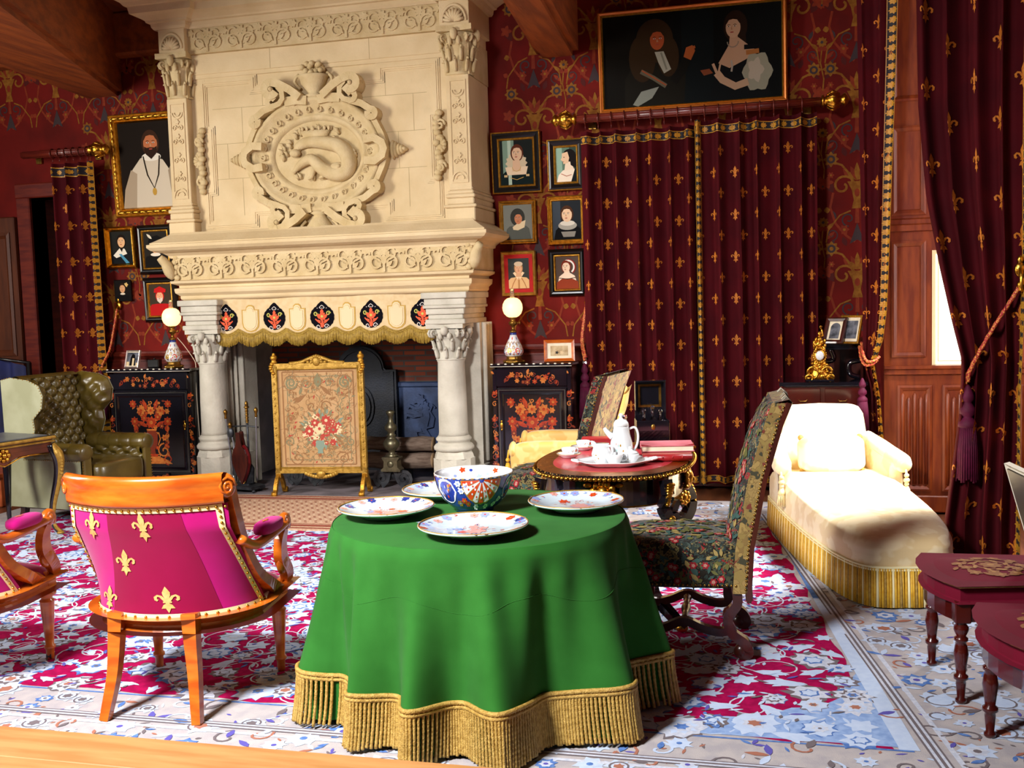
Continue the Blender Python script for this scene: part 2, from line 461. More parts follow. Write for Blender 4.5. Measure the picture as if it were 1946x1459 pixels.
    def mould(s, prof, path, closed=False, m=None):
        """prof: (out, z) bottom to top; path: plan points; out lies to the right of travel"""
        P = [Vector((p[0], p[1])) for p in path]; K = len(P); n = len(prof)
        offs = []
        for i in range(K):
            ds = []
            if closed or i > 0: ds.append((P[i] - P[i - 1]).normalized())
            if closed or i < K - 1: ds.append((P[(i + 1) % K] - P[i]).normalized())
            ns = [Vector((d.y, -d.x)) for d in ds]
            if len(ns) == 1: offs.append(ns[0])
            else:
                b = (ns[0] + ns[1]).normalized()
                offs.append(b / max(b.dot(ns[0]), .3))
        vs = [(P[i].x + offs[i].x * o, P[i].y + offs[i].y * o, z) for i in range(K) for o, z in prof]
        fs = []
        for i in range(K if closed else K - 1):
            i2 = (i + 1) % K
            for j in range(n - 1):
                fs.append((i * n + j, i2 * n + j, i2 * n + j + 1, i * n + j + 1))
        if closed:
            fs.append(tuple(i * n for i in range(K))[::-1]); fs.append(tuple(i * n + n - 1 for i in range(K)))
        return s.add(vs, fs, False, m)
    def rings(s, w, h, prof, m=None, c=(0, 0)):
        """picture-frame moulding in the xz plane facing -y; prof: (inset from the outer edge, height)"""
        vs, fs = [], []
        for d, e in prof:
            a, b = w / 2 - d, h / 2 - d
            vs += [(c[0] - a, -e, c[1] - b), (c[0] + a, -e, c[1] - b), (c[0] + a, -e, c[1] + b), (c[0] - a, -e, c[1] + b)]
        for j in range(len(prof) - 1):
            for i in range(4):
                fs.append((j * 4 + i, j * 4 + (i + 1) % 4, j * 4 + 4 + (i + 1) % 4, j * 4 + 4 + i))
        return s.add(vs, fs, False, m)
    def pat(s, p, fn, off=.002, step=.0008, mats=None, thick=0.0):
        for i, (pts, m, l) in enumerate(p.items):
            mm = mats[m] if mats else m
            h = off + l * step + ((i * .6180339887) % 1.0) * (2.2e-3 if thick else 3.4e-4)
            vs = [fn(x, y, h) for x, y in pts]
            n = len(vs)
            fs = [tuple(range(n))]
            if thick:
                vs += [fn(x, y, h - thick) for x, y in pts]
                fs += [(i, n + i, n + (i + 1) % n, (i + 1) % n) for i in range(n)]
            s.add(vs, fs, False, mm)
        return s
    def build(s, name, mats, parent=None, loc=None, rz=0, kind=None, label=None):
        me = bpy.data.meshes.new(name)
        me.from_pydata([tuple(v) for v in s.v], [], s.f)
        for mt in (mats if isinstance(mats, (list, tuple)) else [mats]): me.materials.append(mt)
        me.polygons.foreach_set('material_index', s.mi)
        me.polygons.foreach_set('use_smooth', s.sm)
        me.update()
        o = bpy.data.objects.new(name, me)
        COL.objects.link(o)
        if parent: o.parent = parent
        if loc: o.location = loc
        if rz: o.rotation_euler[2] = rz
        if kind: o['kind'] = kind
        if label: o['label'] = label
        return o

def tag(o, label, cat, group=None):
    o['label'] = label; o['category'] = cat
    if group: o['group'] = group
    return o
def thing(name, label, cat, loc=(0, 0, 0), rz=0.0, group=None, rx=0.0):
    o = bpy.data.objects.new(name, None)
    o.empty_display_size = .1
    COL.objects.link(o)
    o.location = loc; o.rotation_euler = (rx, 0, rz)
    return tag(o, label, cat, group)
def struct(mb, name, mats):
    return mb.build(name, mats, kind='structure')
def dup(root, loc, rz, label, group=None):
    r = root.copy(); COL.objects.link(r)
    r.location = loc; r.rotation_euler = (root.rotation_euler[0], 0, rz)
    r['label'] = label
    if group: r['group'] = group
    for ch in list(root.children):
        c = ch.copy(); COL.objects.link(c); c.parent = r
        for g in list(ch.children):
            d = g.copy(); COL.objects.link(d); d.parent = c
    return r
def arc(cx, cy, r, a0, a1, n, ry=None):
    return [(cx + r * cos(a0 + (a1 - a0) * i / n), cy + (ry or r) * sin(a0 + (a1 - a0) * i / n)) for i in range(n + 1)]
def lerp(a, b, t): return a + (b - a) * t
def interp(tab, x):
    if x <= tab[0][0]: return tab[0][1]
    for (a, p), (b, q) in zip(tab, tab[1:]):
        if x <= b: return p + (q - p) * (x - a) / (b - a)
    return tab[-1][1]
def smooth_path(pts, k=6):
    """Catmull-Rom through 3-D points"""
    P = [Vector(p) for p in pts]
    P = [P[0] * 2 - P[1]] + P + [P[-1] * 2 - P[-2]]
    out = []
    for i in range(1, len(P) - 2):
        for j in range(k):
            t = j / k
            out.append(.5 * (2 * P[i] + (P[i + 1] - P[i - 1]) * t + (2 * P[i - 1] - 5 * P[i] + 4 * P[i + 1] - P[i + 2]) * t * t
                             + (3 * P[i] - P[i - 1] - 3 * P[i + 1] + P[i + 2]) * t ** 3))
    out.append(P[-2])
    return out
FLAT_Y = lambda Y: (lambda u, v, h: (u, Y - h, v))
YW = 8.85

# ---------------------------------------------------------------- the room
XC = -3.79
rnd = random.Random(7)

mb = MB(); mb.box(-10, 3, -3, 10.4, -.2, -.014)
struct(mb, 'floor', M('floor_oak', '#4e2a18', 0.45, c2='#673a20', ns=3, stretch=(6, .6, 1), coat=.2))
mb = MB(); mb.box(-10, 3, -3, 10.4, 4.36, 4.5)
for i in range(24):
    mb.box(-9.5 + i * .5, -9.5 + i * .5 + .46, 1, 8.85, 4.34, 4.365)
struct(mb, 'ceiling', CEILW)

# far wall with door and fireplace openings, papered above the dado
mb = MB()
for x0, x1, z0, z1 in ((-10, -7.05, 0, 4.4), (-7.05, -6.5, 2.72, 4.4), (-6.5, -4.98, 0, 4.4), (-4.98, -2.6, 1.72, 4.4), (-2.6, .95, 0, 4.4)):
    mb.box(x0, x1, YW, YW + .2, z0, z1)
# paper ornament
tile = P2()
TW, TH = .52, .86
for g in (1, -1):
    tile.spiral(g * .13, .12, .11, .02, pi if g > 0 else 0, g * -1.15, .022, 1, 1, taper=False)
    tile.stroke([(g * x, y) for x, y in [(.02, -.42), (.1, -.36), (.2, -.24), (.25, -.08), (.22, .06)]], .022, 3, 0)
    tile.stroke([(g * x, y) for x, y in [(.03, .1), (.06, .22), (.14, .32), (.24, .36)]], .02, 1, 1)
    tile.stroke([(g * x, y) for x, y in [(.06, -.12), (.16, -.16), (.27, -.3), (.29, -.42)]], .014, 1, 1)
    tile.flower(g * .24, .38, .075, 1, 4, 8, 2)
    tile.ell(g * .24, .38, .04, .04, 4, 3, 10); tile.ell(g * .24, .38, .02, .02, 1, 4, 8)
    tile.leaf(g * .22, .06, (pi / 2 - .5) if g > 0 else (pi / 2 + .5), .16, .08, 2, 0)
    tile.leaf(g * .25, -.1, (-.2) if g > 0 else (pi + .2), .06, .06, 1, 1)
    tile.leaf(g * .27, -.3, (.5) if g > 0 else (pi - .5), .06, .05, 3, 1)
    tile.flower(g * .12, -.3, .05, 3, 1, 6, 1)
    tile.blob(g * .28, .16, .05, 5, .3, 3, 1)
    tile.leaf(g * .1, .4, 1.2 if g > 0 else pi - 1.2, .1, .05, 2, 0)
    tile.spiral(g * .08, -.2, .07, .015, -pi / 2, g * 1.1, .014, 4, 0)
    tile.leaf(g * .05, .18, .9 if g > 0 else pi - .9, .13, .05, 3, 0)
tile.poly([(-.05, -.1), (.05, -.1), (.03, -.02), (.05, .08), (.09, .16), (-.09, .16), (-.05, .08), (-.03, -.02)], 1, 2)
tile.poly([(-.02, -.24), (.02, -.24), (.015, -.1), (-.015, -.1)], 3, 2)
tile.poly([(-.07, -.44), (-.035, -.34), (0, -.24), (.035, -.34), (.07, -.44), (0, -.4)], 4, 1)
for i in range(5):
    tile.leaf(0, .17, pi / 2 + (i - 2) * .42, .17 - .02 * abs(i - 2), .05, (1, 3)[i % 2], 1)
tile.ell(0, .05, .025, .04, 3, 3, 10)
minor = P2()
for g in (1, -1):
    for q in range(4): minor.leaf(g * .03, -.2 + .12 * q, .7 if g > 0 else pi - .7, .15, .05, (2, 4, 3, 1)[q], 0)
    minor.spiral(g * .11, .1, .08, .015, -pi / 2, g * 1.2, .014, 4, 0); minor.flower(g * .1, -.28, .045, 3, 1, 6, 1); minor.leaf(g * .16, .3, 2.0 if g > 0 else pi - 2.0, .12, .05, 4, 0)
minor.stroke([(0, -.42), (.02, -.2), (-.02, 0), (0, .2)], .016, 1, 1); minor.flower(0, .26, .07, 1, 4, 9, 1); minor.flower(0, -.42, .05, 3, 4, 7, 1)
pat = P2()
for i in range(-18, 6):
    for j in range(5):
        cx, cz = -2.02 + i * TW, 1.62 + j * TH * .82
        if -5.35 < cx < -2.3 and not (cx < -5.2 or cx > -2.5): continue
        if cx < -9 or cx > .75: continue
        if (-7.35 < cx < -6.25 and cz < 3.2) or (cx <= -7.35 and cz < 2.9): continue
        pat.put(tile, cx, cz, .82)
        if not (-5.2 < cx + TW / 2 < -2.5) and cx + TW / 2 < .7: pat.put(minor, cx + TW / 2, cz + TH * .42, .62)
mb.pat(pat, FLAT_Y(YW), .0015, .0006)
struct(mb, 'wall_far', [WALLR, WP_GOLD, WP_DARK, WP_RUST, WP_GREY])

# dado panelling and rail under the paper
for n, (xa, xb) in enumerate(((-6.5, -5.02), (-2.52, .62))):
    mb = MB(); mb.box(xa, xb, YW - .025, YW, 0, 1.13)
    k = max(2, int((xb - xa) / .5))
    for i in range(k):
        a = xa + (xb - xa) * i / k + .05; b = xa + (xb - xa) * (i + 1) / k - .05
        mb.T = Matrix.Translation(((a + b) / 2, YW - .025, .66)); mb.rings(b - a, .8, [(0, 0), (.0, .012), (.02, .016), (.05, .004), (.05, 0)])
        mb.T = Matrix()
    struct(mb, 'trim_%d' % (n * 2 + 1), DADO)
    mb = MB(); mb.mould([(0, 1.12), (.035, 1.125), (.035, 1.14), (.02, 1.15), (.05, 1.175), (.055, 1.195), (.03, 1.2), (.03, 1.215), (0, 1.22)], [(xb, YW), (xa, YW)][::-1])
    struct(mb, 'trim_%d' % (n * 2 + 2), DADO)
    mb = MB(); mb.box(xa, xb, YW - .045, YW - .02, 0, .14, .006)
    struct(mb, 'baseboard_%s' % ('left', 'right')[n], DADO)

# doorway at the left end of the far wall
mb = MB()
mb.box(-7.05, -6.5, 9.3, 9.36, 0, 2.72)
for xa in (-7.0, -6.76):
    for za, zb in ((.2, 1.1), (1.25, 2.6)):
        mb.T = Matrix.Translation((xa + .12, 9.3, (za + zb) / 2)); mb.rings(.2, zb - za, [(0, 0), (0, .015), (.03, .015), (.04, 0)]); mb.T = Matrix()
struct(mb, 'door_1', DOORD)
mb = MB()
mb.box(-7.2, -7.05, YW - .04, 9.3, 0, 2.8, .01); mb.box(-6.5, -6.4, YW - .04, 9.3, 0, 2.8, .01); mb.box(-7.2, -6.4, YW - .05, 9.3, 2.72, 2.86, .01)
struct(mb, 'trim_5', DADO)
mb = MB(); mb.box(-10, -9.9, 3, 9, 0, 4.4)
struct(mb, 'wall_left', WALLR)
mb = MB(); mb.box(-9.2, -7.22, YW - .06, YW - .005, 0, 2.55, .01)
for za, zb in ((.15, 1.1), (1.2, 2.4)):
    for xa in (-9.1, -8.45, -7.8):
        mb.T = Matrix.Translation((xa + .27, YW - .06, (za + zb) / 2)); mb.rings(.52, zb - za, [(0, 0), (0, .015), (.03, .02), (.06, 0)]); mb.T = Matrix()
struct(mb, 'trim_6', M('brown_panelling', '#4a2210', .45, c2='#5c2c14', ns=4, stretch=(4, 4, .7)))

# ceiling beams running to the far wall
for n, q in enumerate((((-6.40, YW), (-5.98, YW), (-4.35, 4.6), (-5.75, 4.6)), ((-1.99, YW), (-1.63, YW), (-1.36, 4.6), (-1.62, 4.6)), ((.55, 5.2), (.9, 5.2), (.9, 3.9), (.55, 3.9)))):
    if n == 2: continue
    mb = MB(); mb.prism(list(q), 3.66, 4.35, ax='z')
    c = .05
    mb.prism([(q[0][0] + c, q[0][1]), (q[1][0] - c, q[1][1]), (q[2][0] - c, q[2][1]), (q[3][0] + c, q[3][1])], 3.62, 3.66, ax='z')
    struct(mb, 'trim_%d' % (7 + n), BEAM)
mb = MB(); mb.box(-10, -5.3, YW - .16, YW, 3.95, 4.34, .02); mb.box(-2.35, .9, YW - .1, YW, 4.12, 4.34, .02)
struct(mb, 'trim_9', BEAM)

# right side: wall end, window recess with oak panelling, window, near wall
mb = MB(); mb.prism([(.64, YW), (.70, 7.97), (1.2, 7.97), (1.2, YW)], 0, 4.4, ax='z'); mb.prism([(1.2, 7.97), (2.3, 7.97), (2.3, YW), (1.2, YW)], 0, 4.4, ax='z')
mb.prism([(1.42, 6.25), (2.1, 1.5), (2.4, 1.5), (2.4, 6.25)], 0, 4.4, ax='z')
mb.box(.9, 2.3, 6.25, 7.97, 3.95, 4.4)
pat = P2()
for j in range(4): pat.put(tile, .35, 1.62 + j * TH * .82, .86)
mb.pat(pat, lambda u, v, h: (.64 - .004 - h + (YW - (YW - .45 + u)) * .07, YW - .45 + u * .9, v), .002)
struct(mb, 'wall_right', [WALLR, WP_GOLD, WP_DARK, WP_RUST, WP_GREY])
mb = MB()
yj = 7.97
mb.box(.70, 1.02, yj - .03, yj, 0, 3.95); mb.box(1.02, 1.98, yj - .03, yj, 0, 1.03)
mb.box(1.02, 1.98, yj - .03, yj, 1.86, 3.95)
mb.box(1.30, 1.98, yj - .03, yj, 1.03, 1.86)
def panel(cx, cz, w, h):
    mb.T = Matrix.Translation((cx, yj - .03, cz)); mb.rings(w, h, [(0, 0), (0, .012), (.015, .016), (.035, .006), (.05, -.012), (.05, -.02)]); mb.T = Matrix()
panel(.865, 1.52, .23, .82); panel(.865, 2.42, .23, .62); panel(.865, 3.3, .23, .8)
panel(1.2, 2.42, .3, .62); panel(1.2, 3.3, .3, .8); panel(1.7, 2.42, .4, .62); panel(1.7, 3.3, .4, .8)
mb.mould([(0, 2.0), (.03, 2.0), (.03, 2.04), (.015, 2.05), (.015, 2.08), (0, 2.09)], [(.7, yj - .03), (1.98, yj - .03)])
mb.mould([(0, .985), (.03, .99), (.03, 1.02), (.045, 1.03), (.045, 1.05), (0, 1.055)], [(.7, yj - .03), (1.98, yj - .03)])
for x0 in (.79, 1.09, 1.39, 1.69):
    panel(x0 + .115, .53, .23, .76)
    # linenfold ribs
    for q in range(5):
        xx = x0 + .035 + q * .04
        top = .86 - (.03 if q % 2 else 0)
        mb.tube([(xx, yj - .033, .2), (xx, yj - .033, top - .02), (xx, yj - .03, top)], [.014, .014, .004], 8)
mb.box(.70, 1.98, yj - .06, yj - .028, 0, .12, .008)
struct(mb, 'trim_10', PANEL)
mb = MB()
mb.box(1.02, 1.30, yj - .005, yj + .0, 1.03, 1.86, m=1)  # added glowing pane: sun on the far reveal is put into its emission
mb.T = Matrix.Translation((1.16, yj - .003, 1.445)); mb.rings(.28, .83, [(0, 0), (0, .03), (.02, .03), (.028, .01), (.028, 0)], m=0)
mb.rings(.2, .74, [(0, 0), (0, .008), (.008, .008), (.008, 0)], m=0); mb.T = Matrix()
struct(mb, 'sunlit_reveal_glow', [M('added_reveal_glow_bar', '#e9d9a8', .5), M('sunlit_reveal_emission', '#fffaf0', .5, emit=2.2)])
mb = MB()
for y0, y1, z0, z1 in ((6.25, 6.33, 1.0, 3.95), (7.89, 7.97, 1.0, 3.95), (7.07, 7.15, 1.0, 3.95), (6.25, 7.97, 1.0, 1.08), (6.25, 7.97, 3.87, 3.95), (6.25, 7.97, 2.3, 2.36), (6.25, 7.97, 3.1, 3.14)):
    mb.box(2.0, 2.06, y0, y1, z0, z1, .006)
mb.box(2.025, 2.035, 6.3, 7.92, 1.04, 3.9, m=1)
mb.box(1.98, 2.1, 6.25, 7.97, 0, 1.0, m=0)
struct(mb, 'window_1', [PANEL, M('bright_daylight_pane', '#ffffff', .3, emit=2.5)])

# raised visitors' platform along the front and the one by the left door
mb = MB(); mb.box(-8, 2.0, 2.93, 3.16, -.012, .10, .006); mb.box(-8, 2.0, 1.2, 2.925, -.012, .104, .004)
struct(mb, 'trim_11', PLANK)
mb = MB(); mb.box(-9, -6.38, 7.4, YW - .07, -.012, .26, .008); mb.box(-9, -6.36, 7.36, 7.42, .235, .275, .006)
struct(mb, 'trim_12', M('left_step_wood', '#8a3c16', .45, c2='#a85022', ns=3, stretch=(.7, 5, 3), coat=.2))

# ---------------------------------------------------------------- the fireplace
FP = thing('fireplace', 'monumental carved cream stone fireplace with tall hood against the red papered wall', 'fireplace', (0, 0, 0))

def capital(mb, cx, cy, z0, z1, r, square=True, m=0):
    H = z1 - z0
    mb.lathe([(r * 1.08, z0), (r * 1.12, z0 + .03 * H), (r, z0 + .06 * H), (r * 1.0, z0 + .35 * H), (r * 1.12, z0 + .65 * H), (r * 1.35, z0 + .86 * H)], 20, (cx, cy, 0), m=m)
    for tier, (zz, hh, off, k) in enumerate(((.06, .36, 0, 8), (.28, .38, pi / 8, 8))):
        for i in range(k):
            a = off + i * 2 * pi / k
            b = r * (1.02 + .1 * tier)
            pts = []
            for t in range(6):
                q = t / 5
                rr = b + r * (.06 + .34 * q * q)
                pts.append((cx + rr * cos(a), cy + rr * sin(a), z0 + H * (zz + hh * (q if q < .8 else .8 - (q - .8) * .6))))
            mb.tube(pts, [r * .2, r * .24, r * .24, r * .2, r * .15, r * .09], 6, m=m, sx=.6)
    for i in range(4):
        a = pi / 4 + i * pi / 2
        for g in (-1, 1):
            pts = []
            for t in range(12):
                q = t / 11; ang = -pi / 2 + q * 2.6 * pi
                sr = r * .34 * (1 - .75 * q)
                rad = r * 1.42 + sr * cos(ang)
                pts.append((cx + rad * cos(a + g * .13), cy + rad * sin(a + g * .13), z0 + H * .76 + sr * sin(ang) * .9))
            mb.tube(pts, r * .1, 6, m=m)
    for i in range(4):
        a = i * pi / 2
        mb.ell((cx + r * 1.45 * cos(a), cy + r * 1.45 * sin(a), z0 + .82 * H), (r * .3, r * .3, H * .13), 8, 6, m=m)
        for g in (-.25, .25):
            mb.ell((cx + r * 1.4 * cos(a + g), cy + r * 1.4 * sin(a + g), z0 + .68 * H), (r * .18, r * .18, H * .1), 8, 5, m=m)
    q = r * 1.42
    mb.T = mb.T
    mb.prism([(cx - q, cy - q), (cx, cy - q * .86), (cx + q, cy - q), (cx + q * .86, cy), (cx + q, cy + q), (cx, cy + q * .86), (cx - q, cy + q), (cx - q * .86, cy)], z1 - .12 * H, z1, m=m, ax='z')

for g in (-1, 1):
    cx, cy = XC + g * 1.11, 8.36
    col = thing('column', '', 'x'); col.parent = FP
    del col['label']; del col['category']
    col.name = 'column'
    mb = MB()
    oc = [(cx + .175 * cos(pi / 8 + i * pi / 4), cy + .175 * sin(pi / 8 + i * pi / 4)) for i in range(8)]
    mb.prism(oc, 0, .3, ax='z')
    mb.lathe([(.175, .3), (.165, .335), (.15, .36)], 8, (cx, cy, 0), smooth=False)
    mb.lathe([(.15, .36), (.168, .375), (.17, .395), (.155, .415), (.135, .425), (.135, .44), (.148, .45), (.15, .465), (.135, .48), (.128, .49)], 28, (cx, cy, 0))
    mb.box(cx - .05, cx + .22 * (1 if g < 0 else .4), cy + .1, cy + .3, 0, .3)
    mb.build('column_base', STONEG, col)
    mb = MB(); mb.lathe([(.128, .49), (.122, .52), (.120, .8), (.112, 1.1), (.118, 1.115), (.118, 1.13)], 32, (cx, cy, 0)); mb.build('column_shaft', STONEG, col)
    mb = MB(); capital(mb, cx, cy, 1.12, 1.42, .112); mb.build('column_capital', STONEG, col)

# piers behind the columns, with upright mouldings on the inner side
for g in (-1, 1):
    x0, x1 = sorted((XC + g * 1.07, XC + g * 1.32))
    mb = MB(); mb.box(x0, x1, 8.52, YW, 0, 1.42)
    mb.box(x0 - .02, x1 + .02, 8.5, YW, 0, .22, .01)
    for i in range(5):
        xx = XC + g * (1.05 - .0 - .0) - g * 0 + g * .0
        xi = XC + g * (.96 + .05 * i)
        mb.tube([(xi, 8.6 - .015 * i, .24), (xi, 8.6 - .015 * i, 1.42)], (.026, .016, .022, .014, .024)[i], 8)
    mb.box(*sorted((XC + g * .94, XC + g * 1.1)), 8.62, YW, 0, 1.5)
    for i in range(3):
        mb.tube([(XC + g * 1.335, 8.6 + .09 * i, .24), (XC + g * 1.335, 8.6 + .09 * i, 1.42)], .022, 8)
    mb.build('pier', STONEG, FP)

def wrap(half, yf, prof, name, mat, extra=None, sub=None):
    mb = MB()
    path = [(XC - half, YW), (XC - half, yf), (XC + half, yf), (XC + half, YW)]
    p = [(-.1, prof[0][1])] + prof + [(-.3, prof[-1][1])]
    p = [(-.3, prof[0][1])] + prof + [(-.3, prof[-1][1])]
    mb.mould(p, path)
    if extra: extra(mb)
    return mb.build(name, mat, sub or FP)

# entablature blocks over the columns
for g in (-1, 1):
    mb = MB()
    cx = XC + g * 1.12
    for k, (z0, z1, e) in enumerate(((1.42, 1.46, .17), (1.46, 1.50, .15), (1.50, 1.55, .165), (1.55, 1.575, .185), (1.575, 1.63, .175), (1.63, 1.68, .195))):
        mb.box(cx - e, cx + e, 8.37 - e, YW, z0, z1, .006)
    mb.build('entablature_block', STONEG, FP)
mb = MB(); mb.box(XC - 1.0, XC + 1.0, 8.33, 8.6, 1.60, 1.72, .005)
mb.build('lintel', STONEG, FP)
wrap(1.30, 8.27, [(0, 1.68), (.015, 1.69), (.02, 1.70), (.02, 1.72), (.05, 1.745), (.055, 1.765), (.055, 1.785), (.025, 1.79), (.025, 1.81), (.075, 1.83), (.08, 1.85), (.02, 1.86)], 'architrave', STONE)

def arabesque(w, h, m=0):
    p = P2()
    p.stroke([(0, -.5 * h), (0, .4 * h)], .02, m)
    for g in (1, -1):
        p.spiral(g * .22 * w, -.12 * h, .2 * w, .03, pi if g > 0 else 0, g * -1.25, .018, m)
        p.spiral(g * .2 * w, .28 * h, .16 * w, .02, -pi / 2, g * 1.1, .016, m)
        p.leaf(g * .02, -.3 * h, .7 if g > 0 else pi - .7, .25 * w, .07 * h + .02, m)
        p.leaf(g * .02, .1 * h, 1.0 if g > 0 else pi - 1.0, .2 * w, .03, m)
        p.blob(g * .44 * w, .38 * h, .03, 5, .25, m)
    p.blob(0, .36 * h, .035, 6, .25, m); p.ell(0, 0, .025, .04, m)
    return p
def frz(mb):
    for i in range(9):
        x = XC - 1.2 + i * .3
        mb.pat(arabesque(.3, .2), lambda u, v, h: (x + u, 8.235 - h, 1.965 + v), .013, .002, thick=.014)
    for g in (-1, 1):     # corner acanthus
        mb.tube(smooth_path([(XC + g * 1.37, 8.235, 1.87), (XC + g * 1.39, 8.215, 1.93), (XC + g * 1.41, 8.195, 2.0), (XC + g * 1.45, 8.16, 2.06)], 4), [.02, .03, .04, .045, .05, .05, .05, .05, .045, .04, .04, .035, .03], 8)
        for q in range(5):
            mb.ell((XC + g * (1.33 + .02 * (q % 2)), 8.23, 1.88 + q * .045), (.03, .02, .025), 8, 6)
wrap(1.37, 8.24, [(0, 1.855), (0, 2.07)], 'frieze', STONE2, frz)
wrap(1.37, 8.24, [(0, 2.045), (.02, 2.05), (.025, 2.07), (.06, 2.095), (.09, 2.10), (.13, 2.115), (.155, 2.14), (.155, 2.165), (.135, 2.17), (.135, 2.18), (.10, 2.20), (.06, 2.225), (.02, 2.25), (0, 2.27)], 'mantel_cornice', STONE)

# hood
mb = MB(); mb.box(XC - 1.36, XC + 1.36, 8.36, YW, 2.24, 4.05)
fr = P2()
def zpath(sg=1):
    return [(-1.06, 2.33), (-.62, 2.33), (-.62, 2.43), (.62, 2.43), (.62, 2.33), (1.06, 2.33), (1.06, 2.62), (1.0, 2.62), (1.0, 3.14), (1.06, 3.14), (1.06, 3.55), (.58, 3.55), (.58, 3.46), (-.58, 3.46), (-.58, 3.55), (-1.06, 3.55), (-1.06, 3.14), (-1.0, 3.14), (-1.0, 2.62), (-1.06, 2.62), (-1.06, 2.33)]
zp = zpath()
for w, l in ((.075, 0), (.05, 3), (.02, 6)):
    for a, b in zip(zp, zp[1:]):
        dx, dz = b[0] - a[0], b[1] - a[1]
        if abs(dx) > abs(dz): fr.rect(min(a[0], b[0]) - w / 2, max(a[0], b[0]) + w / 2, a[1] - w / 2, a[1] + w / 2, 0, l)
        else: fr.rect(a[0] - w / 2, a[0] + w / 2, min(a[1], b[1]) - w / 2, max(a[1], b[1]) + w / 2, 0, l)
mb.pat(fr, lambda u, v, h: (XC + u, 8.36 - h, v), .006, .002, thick=.05)
jo = P2()
for z in (2.72, 3.02, 3.32): jo.rect(-.98, .98, z - .002, z + .002, 1)
for x, za, zb in ((-.72, 2.4, 2.72), (.8, 2.4, 2.72), (-.85, 2.72, 3.02), (.72, 2.72, 3.02), (-.7, 3.02, 3.32), (.86, 3.02, 3.32), (-.5, 3.32, 3.5), (.62, 3.32, 3.5), (-.4, 3.62, 3.79), (.5, 3.62, 3.79)): jo.rect(x - .002, x + .002, za, zb, 1)
mb.pat(jo, lambda u, v, h: (XC + u, (8.335 if v > 3.6 else 8.36) - h, v), .0008, 0)
mb.box(XC - 1.2, XC + 1.2, 8.335, 8.4, 3.62, 3.79, .004); mb.box(XC - 1.2, XC + 1.2, 8.345, 8.4, 3.585, 3.63, .004)
mb.build('hood', [STONE, M('mortar_joint', '#a8946a', .9)], FP)

for g in (-1, 1):
    cx = XC + g * 1.27
    pil = thing('pilaster', '', 'x'); del pil['label']; del pil['category']; pil.parent = FP
    mb = MB(); mb.box(cx - .095, cx + .095, 8.27, YW, 2.52, 3.42, .004)
    fp = P2()
    for w, l in ((.012, 2),):
        fp.rect(-.07, -.06, -.4, .4, 0, l); fp.rect(.06, .07, -.4, .4, 0, l); fp.rect(-.07, .07, -.41, -.40, 0, l); fp.rect(-.07, .07, .40, .41, 0, l)
    fp.stroke(arc(0, .33, .05, pi, 2 * pi, 10), .012, 0, 3); fp.stroke(arc(0, .33, .028, pi, 2 * pi, 8), .01, 0, 3)
    fp.stroke(arc(0, -.38, .06, 0, pi, 10), .012, 0, 3); fp.stroke(arc(0, -.38, .035, 0, pi, 8), .01, 0, 3)
    for z in (-.24, -.08, .08, .2):
        fp.spiral(-.03, z, .025, .006, 0, 1.2, .008, 0, 3); fp.spiral(.03, z, .025, .006, pi, -1.2, .008, 0, 3); fp.blob(0, z + .05, .018, 5, .25, 0, 3)
    mb.pat(fp, lambda u, v, h: (cx + u, 8.27 - h, 2.97 + v), .002, .0025, thick=.01)
    # shell niche and upper block
    mb.box(cx - .125, cx + .125, 8.24, YW, 3.80, 4.04, .004)
    for q in range(9):
        a = pi * (q + .5) / 9
        mb.tube([(cx, 8.235, 3.83), (cx + .05 * cos(a), 8.215, 3.83 + .05 * sin(a)), (cx + .085 * cos(a), 8.225, 3.83 + .1 * sin(a))], [.006, .016, .012], 6)
    mb.tube([(cx + .1 * cos(pi * q / 12), 8.235, 3.83 + .13 * sin(pi * q / 12)) for q in range(13)], .013, 6)
    mb.build('pilaster_shaft', STONE, pil)
    mb = MB(); capital(mb, cx, 8.36, 3.42, 3.80, .105); mb.box(cx - .1, cx + .1, 8.29, YW, 3.42, 3.72); mb.build('pilaster_capital', STONE2, pil)
    mb = MB()
    for z0, z1, e in ((2.25, 2.36, .125), (2.36, 2.385, .14), (2.385, 2.44, .115), (2.44, 2.47, .125), (2.47, 2.5, .11), (2.5, 2.53, .1)):
        mb.box(cx - e, cx + e, 8.37 - e, YW, z0, z1, .008)
    mb.build('pilaster_pedestal', STONE, pil)
    # foliage drops beside the panel
    mb = MB(); xx = XC + g * 1.08
    for q in range(14):
        z = 2.62 + q * .04
        mb.ell((xx + rnd.uniform(-.02, .02), 8.32, z), (.035, .03, .028), 8, 6)
    for z in (2.7, 3.04):
        mb.tube([(xx + g * .02 + .045 * (1 - t / 14) * cos(t * .75), 8.31, z + .05 * (1 - t / 14) * sin(t * .75)) for t in range(13)], .012, 6)
    for q in range(5):
        a = -1.0 + q * .5
        mb.tube([(xx + .02 * g, 8.315, 2.88), (xx + g * .07 * cos(a), 8.305, 2.88 + .07 * sin(a))], [.008, .018], 6)
    mb.build('foliage_drop', STONE2, FP)

